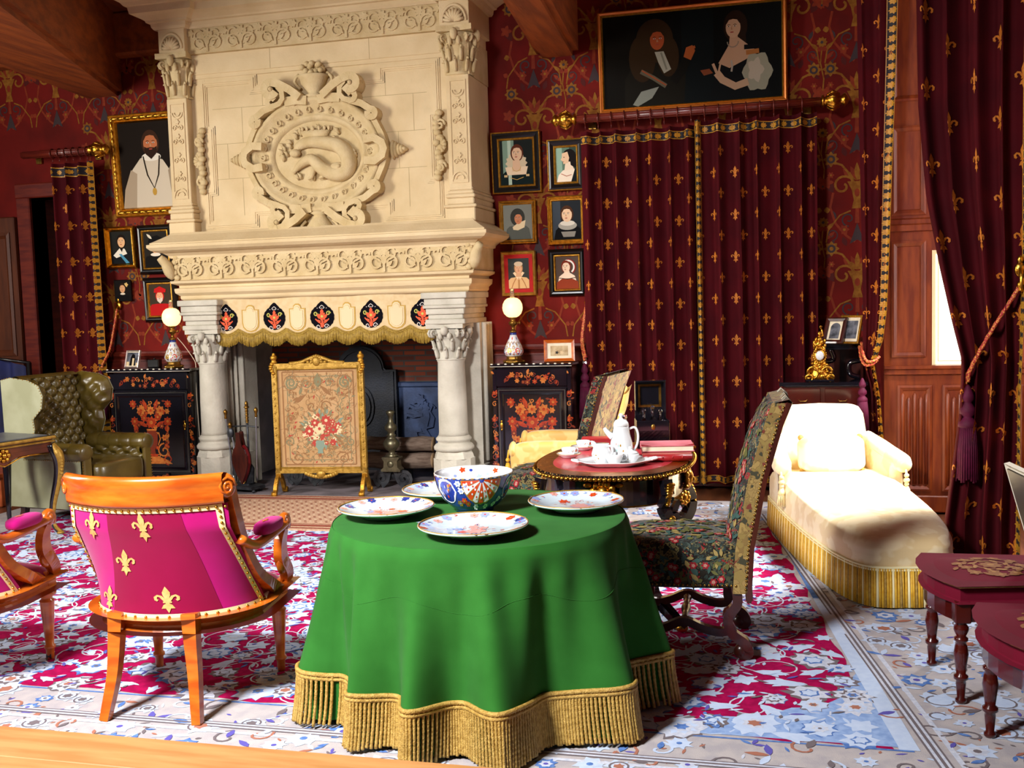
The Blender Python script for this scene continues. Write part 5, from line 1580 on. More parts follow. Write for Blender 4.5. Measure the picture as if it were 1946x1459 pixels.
mb.tube([(hx - .006, y, z) for y, z in [(-hy + .05, .6), (-.2, .605), (-.12, .6), (-.06, .575), (0, .555), (.06, .575), (.12, .6), (.2, .605), (hy - .05, .6)]], .006, 6)
for q in range(7): mb.ell((hx, .035 * cos(q * .9), .63 + .035 * sin(q * .9)), (.01, .016, .016), 8, 6)
mb.ell((hx + .004, 0, .63), (.012, .02, .02), 10, 8); mb.build('gilt_mount', GILT, t)
for sx in (1, -1):
    for sy in (1, -1):
        mb = MB()
        pth = smooth_path([(sx * (hx - .02), sy * (hy - .02), .66), (sx * (hx + .015), sy * (hy + .01), .56), (sx * (hx + .01), sy * (hy + .005), .42), (sx * (hx - .025), sy * (hy - .025), .22), (sx * (hx - .03), sy * (hy - .03), .08), (sx * (hx + .0), sy * (hy + .0), .01)], 6)
        n = len(pth); mb.tube(pth, [interp([(0, .035), (.15, .042), (.35, .032), (.7, .017), (.9, .015), (1, .02)], i / (n - 1)) for i in range(n)], 8)
        lg = mb.build('leg', LACQ, t)
        mb = MB(); p2 = [p + Vector((sx * .012, sy * .004, 0)) for p in pth]
        mb.tube(p2, [interp([(0, .026), (.15, .04), (.35, .026), (.7, .012), (1, .016)], i / (n - 1)) for i in range(n)], 7)
        for q in range(10):
            pp = p2[2 + q]; mb.ell((pp.x + sx * .022, pp.y, pp.z), (.012, .016, .012), 7, 5)
        mb.ell((pth[-1].x + sx * .01, pth[-1].y, .012), (.03, .026, .014), 10, 6)
        mb.build('gilt_sabot', GILTY, lg)

# ---------------------------------------------------------------- marquetry cabinets
def cabinet(label, x0, x1, knob_side, back_gap=.0):
    w = (x1 - x0) / 2; yf = 8.43
    t = thing('marquetry_cabinet', label, 'cabinet', ((x0 + x1) / 2, 8.62, 0), 0, 'marquetry cabinets')
    f = yf - 8.62; b = 8.79 - 8.62
    mb = MB(); mb.box(-w + .03, w - .03, f + .02, b, .06, 1.04); mb.box(-w + .02, w - .02, f + .01, b, 0, .10, .006)
    for g in (1, -1): mb.prism([(g * (w - .03), f + .02), (g * (w - .01), f + .05), (g * (w - .01), b), (g * (w - .05), b), (g * (w - .05), f + .02)], .06, 1.04, ax='z')
    mb.build('body', LACQ, t)
    mb = MB(); mb.box(-w - .0, w + .0, f - .02, b, 1.045, 1.075, .006); mb.build('top', LACQ, t)
    mb = MB()
    for k in range(int(2 * w / .03)):
        x = -w + .015 + k * .03
        if k % 2 == 0: mb.ell((x, f - .021, 1.072), (.013, .006, .006), 8, 5)
    mb.tube([(-w, f - .018, 1.052), (w, f - .018, 1.052)], .003, 6)
    mb.build('beaded_edge', [M('pearl_bead', '#e9e2cf', .3, .3)], t, kind='stuff')
    def gar(W, H, dens, seed):
        q = random.Random(seed); p = P2()
        for k in range(dens):
            x, z = q.uniform(-W, W), q.uniform(-H, H); r = q.uniform(.016, .03); m = q.choice((1, 1, 2, 2, 3))
            if k % 3 == 0: p.flower(x, z, r, m, 2, 6, 1, q.uniform(0, 1))
            elif k % 3 == 1: p.leaf(x, z, q.uniform(0, 6.28), r * 1.6, r * .8, q.choice((1, 3, 2)), 0)
            else: p.spiral(x, z, r, .005, q.uniform(0, 6.28), q.choice((1.1, -1.1)), .007, m, 0, 12)
        return p
    mb = MB(); mb.box(-w + .045, w - .045, f, f + .03, .885, 1.03, .004)
    p = gar(w - .12, .04, 34, 1); mb.pat(p, lambda u, v, h: (u, f - h, .955 + v), .0006, .0004); mb.build('frieze_drawer', [LACQ, MARQ_R, MARQ_O, MARQ_B], t)
    mb = MB(); mb.box(-w + .05, w - .05, f - .004, f + .03, .12, .87, .004)
    mb.T = Matrix.Translation((0, f - .004, .495)); mb.rings(2 * w - .17, .69, [(0, 0), (0, .008), (.012, .012), (.024, .004), (.024, 0)]); mb.T = Matrix()
    p = P2()
    for g in (1, -1):
        p.spiral(g * .12, -.17, .07, .01, pi / 2, g * 1.3, .014, 2, 0); p.spiral(g * .16, -.25, .05, .01, -pi / 2, -g * 1.2, .012, 1, 0)
        p.flower(g * .13, -.05, .035, 2, 1, 6, 1); p.flower(g * .17, .1, .045, 1, 2, 8, 1); p.flower(g * .1, .2, .05, 2, 1, 7, 1); p.flower(g * .18, .26, .04, 1, 2, 8, 1)
        p.leaf(g * .16, .0, pi / 2, .07, .05, 1, 0); p.leaf(g * .16, .0, -pi / 2, .06, .04, 2, 0); p.stroke([(g * .16, -.1), (g * .17, .06)], .008, 2, 0)
        p.stroke([(g * .06, -.12), (g * .085, -.06), (g * .07, .0)], .01, 2, 1)
        for k in range(4): p.leaf(g * .04, .05 + .05 * k, (.5 + .25 * k) if g > 0 else pi - (.5 + .25 * k), .11, .04, (1, 2, 3)[k % 3], 0)
    p.poly([(-.03, -.2), (.03, -.2), (.025, -.16), (.055, -.1), (.06, -.02), (.04, .02), (-.04, .02), (-.06, -.02), (-.055, -.1), (-.025, -.16)], 3, 1)
    p.rect(-.05, .05, .015, .03, 2, 2); p.poly([(-.2, -.29), (.2, -.29), (.14, -.25), (.05, -.22), (-.05, -.22), (-.14, -.25)], 2, 0); p.rect(-.05, .05, -.225, -.2, 1, 1)
    p.flower(0, .09, .06, 1, 2, 9, 2); p.flower(0, .2, .045, 2, 1, 8, 1); p.flower(-.07, .13, .04, 1, 2, 7, 1); p.flower(.07, .14, .04, 1, 2, 7, 1)
    p.put(gar(.19, .27, 60, 4), 0, .02)
    p.stroke([(-w + .09, -.34), (w - .09, -.34), (w - .09, .34), (-w + .09, .34), (-w + .09, -.34)], .004, 4, 0); p.stroke([(-w + .065, -.36), (w - .065, -.36), (w - .065, .36), (-w + .065, .36), (-w + .065, -.36)], .003, 4, 0)
    mb.pat(p, lambda u, v, h: (u, f - .004 - h, .495 + v), .0126 if False else .0006, .0004)
    d = mb.build('door', [LACQ, MARQ_R, MARQ_O, MARQ_B, M('pewter_line', '#8c8878', .3, .6)], t)
    mb = MB(); xk = knob_side * (w - .085)
    mb.ell((xk, f - .012, .56), (.014, .006, .028), 12, 8); mb.ell((xk, f - .014, .595), (.009, .006, .01), 8, 6); mb.ell((xk, f - .014, .525), (.009, .006, .01), 8, 6); mb.tube([(xk, f - .01, .56), (xk, f - .03, .56)], .004, 8)
    mb.build('escutcheon', GILT, d)
    for g in (1, -1):
        mb = MB(); p = gar(.012, .44, 30, 9)
        mb.box(*sorted((g * (w - .045), g * (w - .012))), f + .004, f + .03, .1, 1.03, .003)
        mb.pat(p, lambda u, v, h: (g * (w - .028) + u, f + .004 - h, .56 + v), .0006, .0004); mb.build('corner_stile', [LACQ, MARQ_R, MARQ_O, MARQ_B], t)
    mb = MB(); p = gar(w - .12, .025, 22, 13); mb.box(-w + .05, w - .05, f, f + .02, .02, .1, .003); mb.pat(p, lambda u, v, h: (u, f - h, .06 + v), .0006, .0004); mb.build('plinth_panel', [LACQ, MARQ_R, MARQ_O, MARQ_B], t)
    return t
cabinet('black lacquer cabinet inlaid with red flowers, right of the fireplace under six portraits', -2.36, -1.67, -1)
cabinet('black lacquer cabinet inlaid with red flowers, left of the fireplace behind the wing chair', -6.02, -5.16, 1)

# ---------------------------------------------------------------- red-topped table with gilt mounts
RC = (-.855, 5.45)
t = thing('gilt_mounted_table', 'black oval table with rose leather top and gilt mounts behind the green table', 'table', (*RC, 0))
def ov(a, k=1.0):
    w = 1 + .035 * cos(4 * a + pi)
    return (.405 * k * w * cos(a), .60 * k * w * sin(a))
N = 72
pl = [ov(2 * pi * i / N) for i in range(N)]
mb = MB(); mb.prism(pl, .735, .757, ax='z', m=0)
pi_ = [ov(2 * pi * i / N, .80) for i in range(N)]; mb.prism(pi_, .757, .759, ax='z', m=1)
mb.build('tabletop', [LACQ, RTOP], t)
mb = MB(); mb.mould([(0, .728), (.012, .73), (.018, .742), (.012, .754), (0, .758)], pl[::-1], True)
for i in range(110):
    a = 2 * pi * i / 110; x, y = ov(a, 1.03); mb.ell((x, y, .743), (.012, .012, .010), 6, 5)
mb.build('gilt_edge', GILT, t)
mb = MB(); pa = [ov(2 * pi * i / N, .90) for i in range(N)]; mb.prism(pa, .60, .735, ax='z'); mb.build('apron', LACQ, t)
mb = MB(); mb.mould([(0, .592), (.008, .594), (.01, .603), (0, .608)], [ov(2 * pi * i / N, .90) for i in range(N)][::-1], True); mb.build('apron_rim', GILT, t)
for k, a in enumerate((-pi / 2 + .05, 0, pi / 2, pi)):
    mb = MB(); x, y = ov(a, .92); an = atan2(y, x)
    mb.at((x, y, .66), rz=an)
    mb.ell((.012, 0, 0), (.03, .035, .045), 12, 10); mb.ell((.038, 0, -.01), (.012, .01, .014), 8, 6)
    for q in range(11): mb.ell((.01, .05 * cos(q * .57), .005 + .05 * sin(q * .57)), (.016, .018, .018), 8, 6)
    for g in (1, -1): mb.tube([(.01, g * (.04 + .03 * q / 8), .03 - .09 * q / 8 + .01 * sin(q)) for q in range(9)], .012, 6); mb.ell((.0, g * .075, .045), (.012, .024, .012), 8, 6)
    mb.at(); mb.build('mask_mount', GILT, t)
for sx in (1, -1):
    for sy in (1, -1):
        x, y = sx * .29, sy * .43; an = atan2(y, x * 1.5)
        mb = MB(); mb.at((x, y, 0), rz=an)
        pth = smooth_path([(.02, 0, .72), (.035, 0, .64), (.0, 0, .58), (.05, 0, .52), (.075, 0, .44), (.04, 0, .36), (-.03, 0, .345), (-.06, 0, .40), (-.03, 0, .45), (.0, 0, .42)], 6)
        n = len(pth); mb.bar(pth, .055, [interp([(0, .035), (.3, .035), (.5, .055), (.75, .045), (1, .02)], i / (n - 1)) for i in range(n)], up=(0, 0.001, 1))
        p2 = smooth_path([(.03, 0, .37), (-.03, 0, .30), (-.10, 0, .20), (-.08, 0, .13), (.0, 0, .09), (.07, 0, .055), (.11, 0, .02)], 6)
        n2 = len(p2); mb.bar(p2, .05, [interp([(0, .04), (.4, .05), (1, .03)], i / (n2 - 1)) for i in range(n2)], up=(0, 0.001, 1))
        mb.at(); lg = mb.build('leg', LACQ, t)
        mb = MB(); mb.at((x, y, 0), rz=an)
        for q in range(8): mb.ell((.06 - .004 * q, 0, .70 - q * .014), (.014, .028 - .002 * q, .012), 8, 6)
        mb.at(); mb.build('leaf_mount', GILT, lg); mb = MB(); mb.at((x, y, 0), rz=an)
        for q in range(11): mb.ell((.098 - .0012 * (q - 5) ** 2, 0, .54 - .017 * q), (.014, .022 - .001 * abs(q - 4), .014), 8, 6)
        for g in (1, -1):
            mb.at(); mb.build('leaf_mount' if g > 0 else 'rosette_mount', GILT, lg); mb = MB(); mb.at((x, y, 0), rz=an)
            for q in range(8): mb.ell((.01 + .028 * cos(q * .8), g * .03, .47 + .03 * sin(q * .8)), (.014, .008, .014), 7, 5)
            mb.ell((.01, g * .032, .47), (.018, .008, .022), 8, 6)
        mb.at(); mb.build('rosette_mount', GILT, lg); mb = MB(); mb.at((x, y, 0), rz=an); mb.ell((.12, 0, .025), (.035, .03, .024), 10, 8); mb.at(); mb.build('gilt_sabot', GILT, lg)
mb = MB()
for g in (1, -1): mb.bar(smooth_path([(g * .22, .33, .13), (g * .1, .15, .11), (0, 0, .10), (-g * .1, -.15, .11), (-g * .22, -.33, .13)], 5), .05, .03)
mb.lathe([(.06, .09), (.07, .12), (.04, .14), (.05, .17), (.02, .2), (0, .21)], 16); mb.build('stretcher', LACQ, t)

# ---------------------------------------------------------------- cream armchair
t = thing('cream_armchair', 'low cream silk armchair facing left behind the red-topped table', 'armchair', (-1.53, 7.38, 0), radians(-84))
mb = MB(); mb.rbox((0, -.04, .33), (.27, .30, .11), .3, 36, 14); mb.rbox((0, 0, .2), (.30, .34, .09), .22, 36, 12); mb.build('seat', SILKY, t)
mb = MB()
def CB(u, v):
    a = 2 * pi * u
    z = lerp(.28, .92, v); yb = .24 + .17 * max(0, (z - .4)) / .5
    ww = .30 - .06 * max(0, v - .5)
    return (ww * math.copysign(abs(cos(a)) ** .5, cos(a)), yb + .07 * math.copysign(abs(sin(a)) ** .6, sin(a)), z + (.05 * (1 - (ww * cos(a) / .3) ** 2) if v > .9 else 0))
mb.grid(CB, 36, 14, 0, True); mb.ell((0, .395, .93), (.24, .075, .05), 20, 10); mb.build('backrest', SILKY, t)
for g in (1, -1):
    mb = MB(); mb.rbox((g * .31, -.02, .5), (.06, .33, .12), .45, 30, 14); mb.ell((g * .31, -.33, .56), (.062, .03, .06), 14, 10)
    o = mb.build('arm', SILKY, t)
    mb = MB(); mb.tube([(g * .31, -.36, .56), (g * .31, -.37, .5)], .008, 6); mb.ell((g * .31, -.37, .49), (.016, .016, .016), 8, 6)
    mb.lathe([(.012, .47), (.02, .44), (.024, .36)], 12, (g * .31, -.37, 0)); mb.build('tassel', FRO, o)
mb = MB()
for i in range(150):
    a = 2 * pi * i / 150; x = .30 * math.copysign(abs(cos(a)) ** .35, cos(a)); y = .34 * math.copysign(abs(sin(a)) ** .35, sin(a))
    mb.tube([(x, y, .16), (x * 1.02, y * 1.02, .08), (x * 1.02, y * 1.02, .008)], .008, 4)
mb.build('skirt_fringe', FRO, t, kind='stuff')

# ---------------------------------------------------------------- chaise longue by the window
t = thing('chaise_longue', 'cream silk chaise longue with striped gold fringe, in the window light at right', 'chaise longue', (.27, 7.33, 0), radians(10.5))
def chp(a, k=1.0):       # plan outline, front (-y) round
    x = .365 * math.copysign(abs(cos(a)) ** .42, cos(a)); s = sin(a)
    y = (.10 * abs(s) ** .3 if s > 0 else -(1.86 - .0) * abs(s) ** .62)
    x *= 1.0 - .04 * max(0, -y - .6)
    return (x * k, (y + .9) * k - .9)
NA = 96
def body(u, v):
    a = 2 * pi * u
    tab = [(0, 1.0, .20), (.35, 1.0, .30), (.55, .995, .345), (.7, .96, .385), (.8, .86, .41), (.9, .6, .43), (1.0, .0, .44)]
    for (p0, k0, z0), (p1, k1, z1) in zip(tab, tab[1:]):
        if v <= p1 + 1e-9:
            f = (v - p0) / (p1 - p0); k = lerp(k0, k1, f); z = lerp(z0, z1, f); break
    x, y = chp(a, k)
    return (x, y, z - .045 * min(1, max(0, (-y - .5) / 1.2)) * min(1, v / .4))
mb = MB(); mb.grid(body, NA, 28, 0, True); mb.build('seat', SILK, t)
mb = MB(); mb.prism([chp(2 * pi * i / 48, .97) for i in range(48)], .03, .22, ax='z'); mb.build('base', [M('base_cloth', '#6a5020', .8)], t)
mb = MB()
def BKf(u, v):
    a = 2 * pi * u; z = lerp(.36, .80, v)
    yb = .02 + .16 * (v ** 1.2); ww = .285 + .01 * sin(pi * v)
    e = .45
    top = .04 * v ** 6 * (1 - (cos(a)) ** 4)
    k = 1 if v < .93 else sqrt(max(0, 1 - ((v - .93) / .07) ** 2 * .75))
    return (ww * math.copysign(abs(cos(a)) ** e, cos(a)) * (1 if v < .9 else lerp(1, .93, (v - .9) / .1)), yb + .085 * k * math.copysign(abs(sin(a)) ** .7, sin(a)), z + top * .5)
mb.grid(BKf, 48, 30, 0, True)
mb.grid(lambda u, v: Vector(BKf(u, 1)) * (1 - v) + Vector((0, .18, .83)) * v, 48, 4, 0, True)
mb.build('backrest', SILK, t)
for g in (1, -1):
    mb = MB()
    ap = smooth_path([(g * .29, .06, .60), (g * .33, -.08, .56), (g * .355, -.25, .53), (g * .37, -.42, .51), (g * .375, -.47, .50)], 5)
    n = len(ap); mb.tube(ap, [interp([(0, .05), (.3, .06), (.85, .062), (1, .05)], i / (n - 1)) for i in range(n)], 14)
    mb.grid(lambda u, v: (g * (lerp(.30, .36, u) + .03 - .055 * sin(pi * v) * .0 + .0), lerp(.05, -.42, u), lerp(.30, lerp(.58, .50, u), v)), 10, 8)
    mb.grid(lambda u, v: (g * (lerp(.30, .36, u) - .045), lerp(.05, -.42, u), lerp(.36, lerp(.58, .50, u), v)), 10, 8)
    mb.rbox((g * .345, -.41, .4), (.04, .03, .12), .5, 16, 10)
    mb.ell((g * .376, -.475, .5), (.052, .02, .052), 14, 10)
    ar = mb.build('arm', SILK, t)
    mb = MB(); xx, yy = g * .385, -.505
    mb.tube([(xx, yy + .02, .47), (xx, yy, .44), (xx, yy, .40)], .007, 6)
    for q, (r, z) in enumerate(((.016, .435), (.02, .405), (.015, .38))): mb.ell((xx, yy, z), (r, r, r * .9), 10, 8)
    mb.lathe([(.01, .37), (.022, .345), (.024, .33), (.02, .325)], 12, (xx, yy, 0))
    for q in range(14): a = 2 * pi * q / 14; mb.tube([(xx + .018 * cos(a), yy + .018 * sin(a), .33), (xx + .027 * cos(a), yy + .027 * sin(a), .255)], .004, 4)
    mb.build('tassel', [M('cream_tassel', '#e6cf94', .6)], ar)
mb = MB(); qs = random.Random(4)
NF = 400
per = []
for i in range(3001):
    q_ = chp(2 * pi * i / 3000, 1.0)
    if per:      # fill the quick corner turns so that the cords stay evenly spaced
        n_ = int(sqrt((q_[0] - per[-1][0]) ** 2 + (q_[1] - per[-1][1]) ** 2) / .004)
        p_ = per[-1]
        for k_ in range(1, n_): per.append((lerp(p_[0], q_[0], k_ / n_), lerp(p_[1], q_[1], k_ / n_)))
    per.append(q_)
cum = [0]
for a, b in zip(per, per[1:]): cum.append(cum[-1] + sqrt((a[0] - b[0]) ** 2 + (a[1] - b[1]) ** 2))
j = 0
for i in range(NF):
    s = cum[-1] * i / NF
    while cum[j + 1] < s: j += 1
    x, y = per[j]; d = qs.uniform(-.002, .004)
    m = 1 if i % 6 == 0 else (2 if i % 6 in (3,) else 0)
    k1 = 1.012
    mb.tube([(x * k1, (y + .9) * k1 - .9, .205), (x * (k1 + .01 + d), (y + .9) * (k1 + .01 + d) - .9, .1), (x * (k1 + .015 + d), (y + .9) * (k1 + .015 + d) - .9, .01)], [.0062, .0075, .0085], 5, m=m)
for z in (.195, .208): mb.tube([(x * 1.012, (y + .9) * 1.012 - .9, z) for x, y in per[::30]], .007, 6, m=1)
mb.build('skirt_fringe', [FRO, FRW, FRG], t, kind='stuff')
t = thing('cushion', 'small cream silk bolster cushion leaning on the chaise longue backrest', 'cushion', (.30, 7.16, .53), radians(10.5), rx=radians(-14))
mb = MB()
def cu(p):
    k = 1 - .25 * (abs(p.x) / .215) ** 4 * (abs(p.z) / .125) ** 2
    return Vector((p.x, p.y * (1 - .55 * (p.x / .215) ** 4), p.z * k))
mb.rbox((0, 0, 0), (.215, .085, .13), .35, 40, 16, fn=cu); mb.build('cover', SILK, t)
mb = MB()
for g in (1, -1):
    for h in (1, -1): mb.ell((g * .19, 0, h * .11), (.02, .02, .02), 10, 8)
mb.build('corner_knots', FRG, t)

# ---------------------------------------------------------------- side chairs along the right
def side_chair(label, loc, rz):
    t = thing('side_chair', label, 'chair', loc, rz, 'side chairs with embroidered seats')
    pl = [(-.235, -.20), (-.16, -.235), (-.08, -.255), (0, -.262), (.08, -.255), (.16, -.235), (.235, -.20), (.195, .21), (-.195, .21)]
    mb = MB()
    mb.prism(pl, .405, .45, ax='z'); mb.T = Matrix()
    big = [(x * 1.01, y * 1.01) for x, y in pl]
    mb.mould([(-.02, .40), (.0, .405), (.008, .42), (.008, .445), (-.004, .462), (-.03, .472)], big[::-1] if False else big[::-1], True)
    def top(u, v, h=0):
        y = lerp(-.26, .21, v); hw = interp([(-.262, .10), (-.25, .12), (-.235, .165), (-.2, .237), (.21, .197)], y)
        x = lerp(-hw, hw, u)
        return (x * .97, y * .97, .465 + .022 * (sin(pi * u) * sin(pi * v)) ** .7 + h if 0 < u < 1 and 0 < v < 1 else .462 + h)
    mb.grid(top, 22, 22, 0)
    p = P2(); q = random.Random(6)
    for i in range(34):
        a = 2 * pi * i / 34; rr_ = q.uniform(.09, .14)
        if i % 3: p.leaf(rr_ * cos(a), rr_ * .95 * sin(a), a + q.uniform(1, 2), .05, .022, 1, 0)
        else: p.flower(rr_ * cos(a), rr_ * .95 * sin(a), .03, 1, 2, 6, 0)
    p.flower(0, 0, .05, 1, 2, 8, 0); p.spiral(0, 0, .07, .06, 0, 1, .01, 1, 0, 24)
    for k in range(8): p.leaf(.055 * cos(k * .785), .055 * sin(k * .785), k * .785 + 1.2, .05, .02, 2, 0)
    mb.pat(p, lambda u, v, h: (u, -.02 + v, .465 + .022 * (max(0, cos(u * 6.2)) * max(0, cos(v * 6.2))) ** .7 + h), .002, .0005)
    mb.build('seat', [M('garnet_velvet', '#62041f', .75, c2='#6e0626', ns=4, sheen=.04, spec=.15), M('seat_embroidery', '#8c5a32', .7), M('seat_embroidery_pale', '#a87a44', .7)] , t)
    mb = MB(); mb.tube([(x * 1.02, y * 1.02, .462) for x, y in pl], .004, 6, closed=True); mb.build('piping', FRG, t)
    mb = MB(); mb.prism(pl, .325, .405, ax='z'); mb.build('seat_rail', WOODR, t)
    for x, y, st in ((-.21, -.19, 1), (.21, -.19, 1)):
        mb = MB(); turned_leg(mb, x, y, .335, .028, style=1); mb.box(x - .03, x + .03, y - .03, y + .03, .32, .405, .004); mb.build('leg', WOODR, t)
    for g in (1, -1):
        mb = MB(); mb.bar(smooth_path([(g * .18, .195, .42), (g * .18, .2, .3), (g * .183, .22, .14), (g * .19, .26, 0)], 4), .034, .036, up=(0, 1, .1)); mb.build('leg', WOODR, t)
        mb = MB(); mb.bar(smooth_path([(g * .18, .2, .40), (g * .185, .215, .56), (g * .19, .25, .72), (g * .195, .29, .87)], 4), .034, .03, up=(0, 1, .1)); mb.build('back_post', WOODR, t)
    mb = MB(); mb.bar([(-.21, .292, .86), (-.1, .315, .865), (.1, .315, .865), (.21, .292, .86)], .03, .08); mb.bar([(-.185, .235, .62), (0, .255, .62), (.185, .235, .62)], .022, .04); mb.build('back_rail', WOODR, t)
    return t
sc = side_chair('mahogany side chair with embroidered garnet seat, the farther one at the right edge', (.815, 4.475, 0), radians(-83))
dup(sc, (.915, 3.745, 0), radians(-83), 'mahogany side chair with embroidered garnet seat, the nearer one at the lower right corner', 'side chairs with embroidered seats')
t = thing('white_frame', 'thin white frame standing on the farther garnet chair at the right edge', 'frame', (1.0, 4.42, .485), radians(97), rx=radians(-16))
mb = MB(); mb.rings(.30, .42, [(0, -.01), (0, .012), (.022, .012), (.022, -.01)], c=(0, .21)); mb.box(-.13, .13, .004, .012, .02, .40, m=1); mb.build('frame_border', [WHITEP, BK], t)

# ---------------------------------------------------------------- portraits
_pm = {}
def pc(c):
    if c not in _pm: _pm[c] = flatm(c)
    return _pm[c]
def portrait(label, cx, cz, w, h, fr, art, name='portrait', tilt=0.03, rz=0.0, y=None, group=None):
    """fr: (width, list of (profile, material)); art(P, W, H, put) paints on the canvas; unit = canvas height"""
    t = thing(name, label, 'painting', (cx, (YW - .035 if y is None else y), cz), rz, group, rx=tilt)
    fwid, rngs = fr
    mb = MB(); mats = []
    for pf, mt in rngs:
        mb.rings(w, h, pf, m=len(mats)); mats.append(mt)
    mb.box(-w / 2 + .01, w / 2 - .01, .0, .02, -h / 2 + .01, h / 2 - .01, m=0)
    f = mb.build('frame', mats, t)
    if fwid > .05 and fr in (F_GOLDBIG, F_CARVED):
        mb = MB(); pts = []; d = fwid * .5; n = int((w + h) / .0125)
        for i in range(n):
            s_ = i / n * 2 * (w + h - 4 * d); ww_, hh_ = w - 2 * d, h - 2 * d
            if s_ < ww_: q_ = (s_ - ww_ / 2, -hh_ / 2)
            elif s_ < ww_ + hh_: q_ = (ww_ / 2, s_ - ww_ - hh_ / 2)
            elif s_ < 2 * ww_ + hh_: q_ = (ww_ / 2 - (s_ - ww_ - hh_), hh_ / 2)
            else: q_ = (-ww_ / 2, hh_ / 2 - (s_ - 2 * ww_ - hh_))
            pts.append((q_[0], -.034, q_[1]))
        rad_ = [.012 + .007 * sin(i * 1.9) for i in range(n)]
        mb.tube(pts, rad_, 7, closed=True)
        mb.build('carving', GILT, t)
    W, H = w - 2 * fwid, h - 2 * fwid
    p = P2(); pal = []
    def c(x):
        if x not in pal: pal.append(x)
        return pal.index(x)
    art(p, W / H, c)
    # clip to the canvas
    mb = MB()
    a, b = W / 2, H / 2
    mb.add([(-a - .002, -.004, -b - .002), (a + .002, -.004, -b - .002), (a + .002, -.004, b + .002), (-a - .002, -.004, b + .002)], [(0, 1, 2, 3)], m=0)
    q = P2()
    for pts, m, l in p.items:
        cl = [(min(a, max(-a, x * H)), min(b, max(-b, z * H))) for x, z in pts]
        q.poly(cl, m, l)
    mb.pat(q, lambda u, v, h_: (u, -h_, v), .0046, .00035)
    mb.build('canvas', [pc(x) for x in pal], t)
    return t
def ring_prof(w0, w1, hs): return [(lerp(w0, w1, i / (len(hs) - 1)), h) for i, h in enumerate(hs)]
F_BLACKGOLD = (.075, [(ring_prof(0, .014, [0, .03, .032, .026]), GILTW), (ring_prof(.014, .055, [.026, .03, .022, .016]), BK), (ring_prof(.055, .075, [.016, .022, .018, .003]), GILTW)])
F_GOLD = (.045, [(ring_prof(0, .045, [0, .03, .034, .024, .028, .016, .018, .003]), GILTW)])
F_GOLDIN = (.04, [(ring_prof(0, .015, [0, .022, .026, .018]), GILTW), (ring_prof(.015, .028, [.018, .014, .012]), BRASS), (ring_prof(.028, .04, [.012, .018, .003]), GILTW)])
F_BLACK = (.06, [(ring_prof(0, .045, [0, .028, .034, .03, .018]), BK), (ring_prof(.045, .06, [.018, .02, .003]), GILTW)])
F_PLAINGOLD = (.045, [(ring_prof(0, .032, [0, .03, .034, .03, .024]), M('orange_gilt_frame', '#b8641c', .35, .45, c2='#c8742a', ns=4)), (ring_prof(.032, .045, [.024, .03, .02, .003]), GILTW)])
F_GOLDBIG = (.085, [(ring_prof(0, .02, [0, .03, .036, .03]), GILTW), (ring_prof(.02, .065, [.03, .04, .036, .022]), GILTW), (ring_prof(.065, .085, [.022, .03, .018, .003]), GILT)])
F_CARVED = (.05, [(ring_prof(0, .05, [0, .03, .04, .026, .03, .016, .003]), GILT)])
F_RED = (.03, [(ring_prof(0, .03, [0, .026, .03, .022, .012]), GILTY), ])
F_NONE = (.006, [(ring_prof(0, .006, [0, .01, .006]), BK)])
F_BLACKW = (.065, [(ring_prof(0, .05, [0, .02, .03, .028, .016]), BK), (ring_prof(.05, .065, [.016, .018, .003]), GILTW)])

SK, SKD, LIP = '#e6c09a', '#b98a66', '#a8483c'
def face(p, c, x, z, s, d=0, skin=SK, hair='#2c1a12', eye='#241a16', beard=None, shade=None):
    """s: face height; d: turn of the head"""
    p.ell(x, z + .04 * s, .46 * s, .6 * s, c(hair), 3, 22)
    p.poly([(x + .42 * s * cos(a), z + .6 * s * sin(a)) for a in [.15 + (pi - .3) * i / 12 for i in range(13)]] + [(x - .30 * s, z + .2 * s), (x - .2 * s, z + .36 * s), (x, z + .4 * s), (x + .2 * s, z + .36 * s), (x + .30 * s, z + .2 * s)], c(hair), 6)
    p.ell(x, z, .36 * s, .5 * s, c(skin), 5, 22)
    p.poly([(x - d * .1 * s + (.3 * s * cos(a)) * (1 if d <= 0 else -1), z + .42 * s * sin(a)) for a in [-pi / 2 + pi * i / 10 for i in range(11)]] + [(x + .16 * s * (1 if d <= 0 else -1), z)], c(shade or SKD), 5) if False else None
    for g in (1, -1):
        ex = x + d * .1 * s + g * .15 * s
        p.ell(ex, z + .06 * s, .065 * s, .032 * s, c('#efe4d4'), 7, 10); p.ell(ex + d * .01 * s, z + .06 * s, .03 * s, .034 * s, c(eye), 8, 8)
        p.stroke([(ex - .08 * s, z + .12 * s), (ex, z + .15 * s), (ex + .08 * s, z + .12 * s)], .025 * s, c(hair), 8)
    p.poly([(x + d * .1 * s - .02 * s, z + .08 * s), (x + d * .13 * s + .05 * s, z - .11 * s), (x + d * .1 * s - .05 * s, z - .11 * s)], c(SKD), 7)
    p.ell(x + d * .1 * s, z - .23 * s, .095 * s, .032 * s, c(LIP), 8, 10)
    if beard:
        p.poly([(x - .34 * s, z - .1 * s), (x - .2 * s, z - .17 * s), (x, z - .15 * s), (x + .2 * s, z - .17 * s), (x + .34 * s, z - .1 * s), (x + .27 * s, z - .45 * s), (x, z - .68 * s), (x - .27 * s, z - .45 * s)], c(beard), 7)
        p.ell(x + d * .1 * s, z - .24 * s, .08 * s, .02 * s, c(LIP), 9, 8)
    return p
def neck(p, c, x, z, w, h, skin=SK): p.poly([(x - w, z), (x + w, z), (x + w * 1.3, z - h), (x - w * 1.3, z - h)], c(skin), 4)
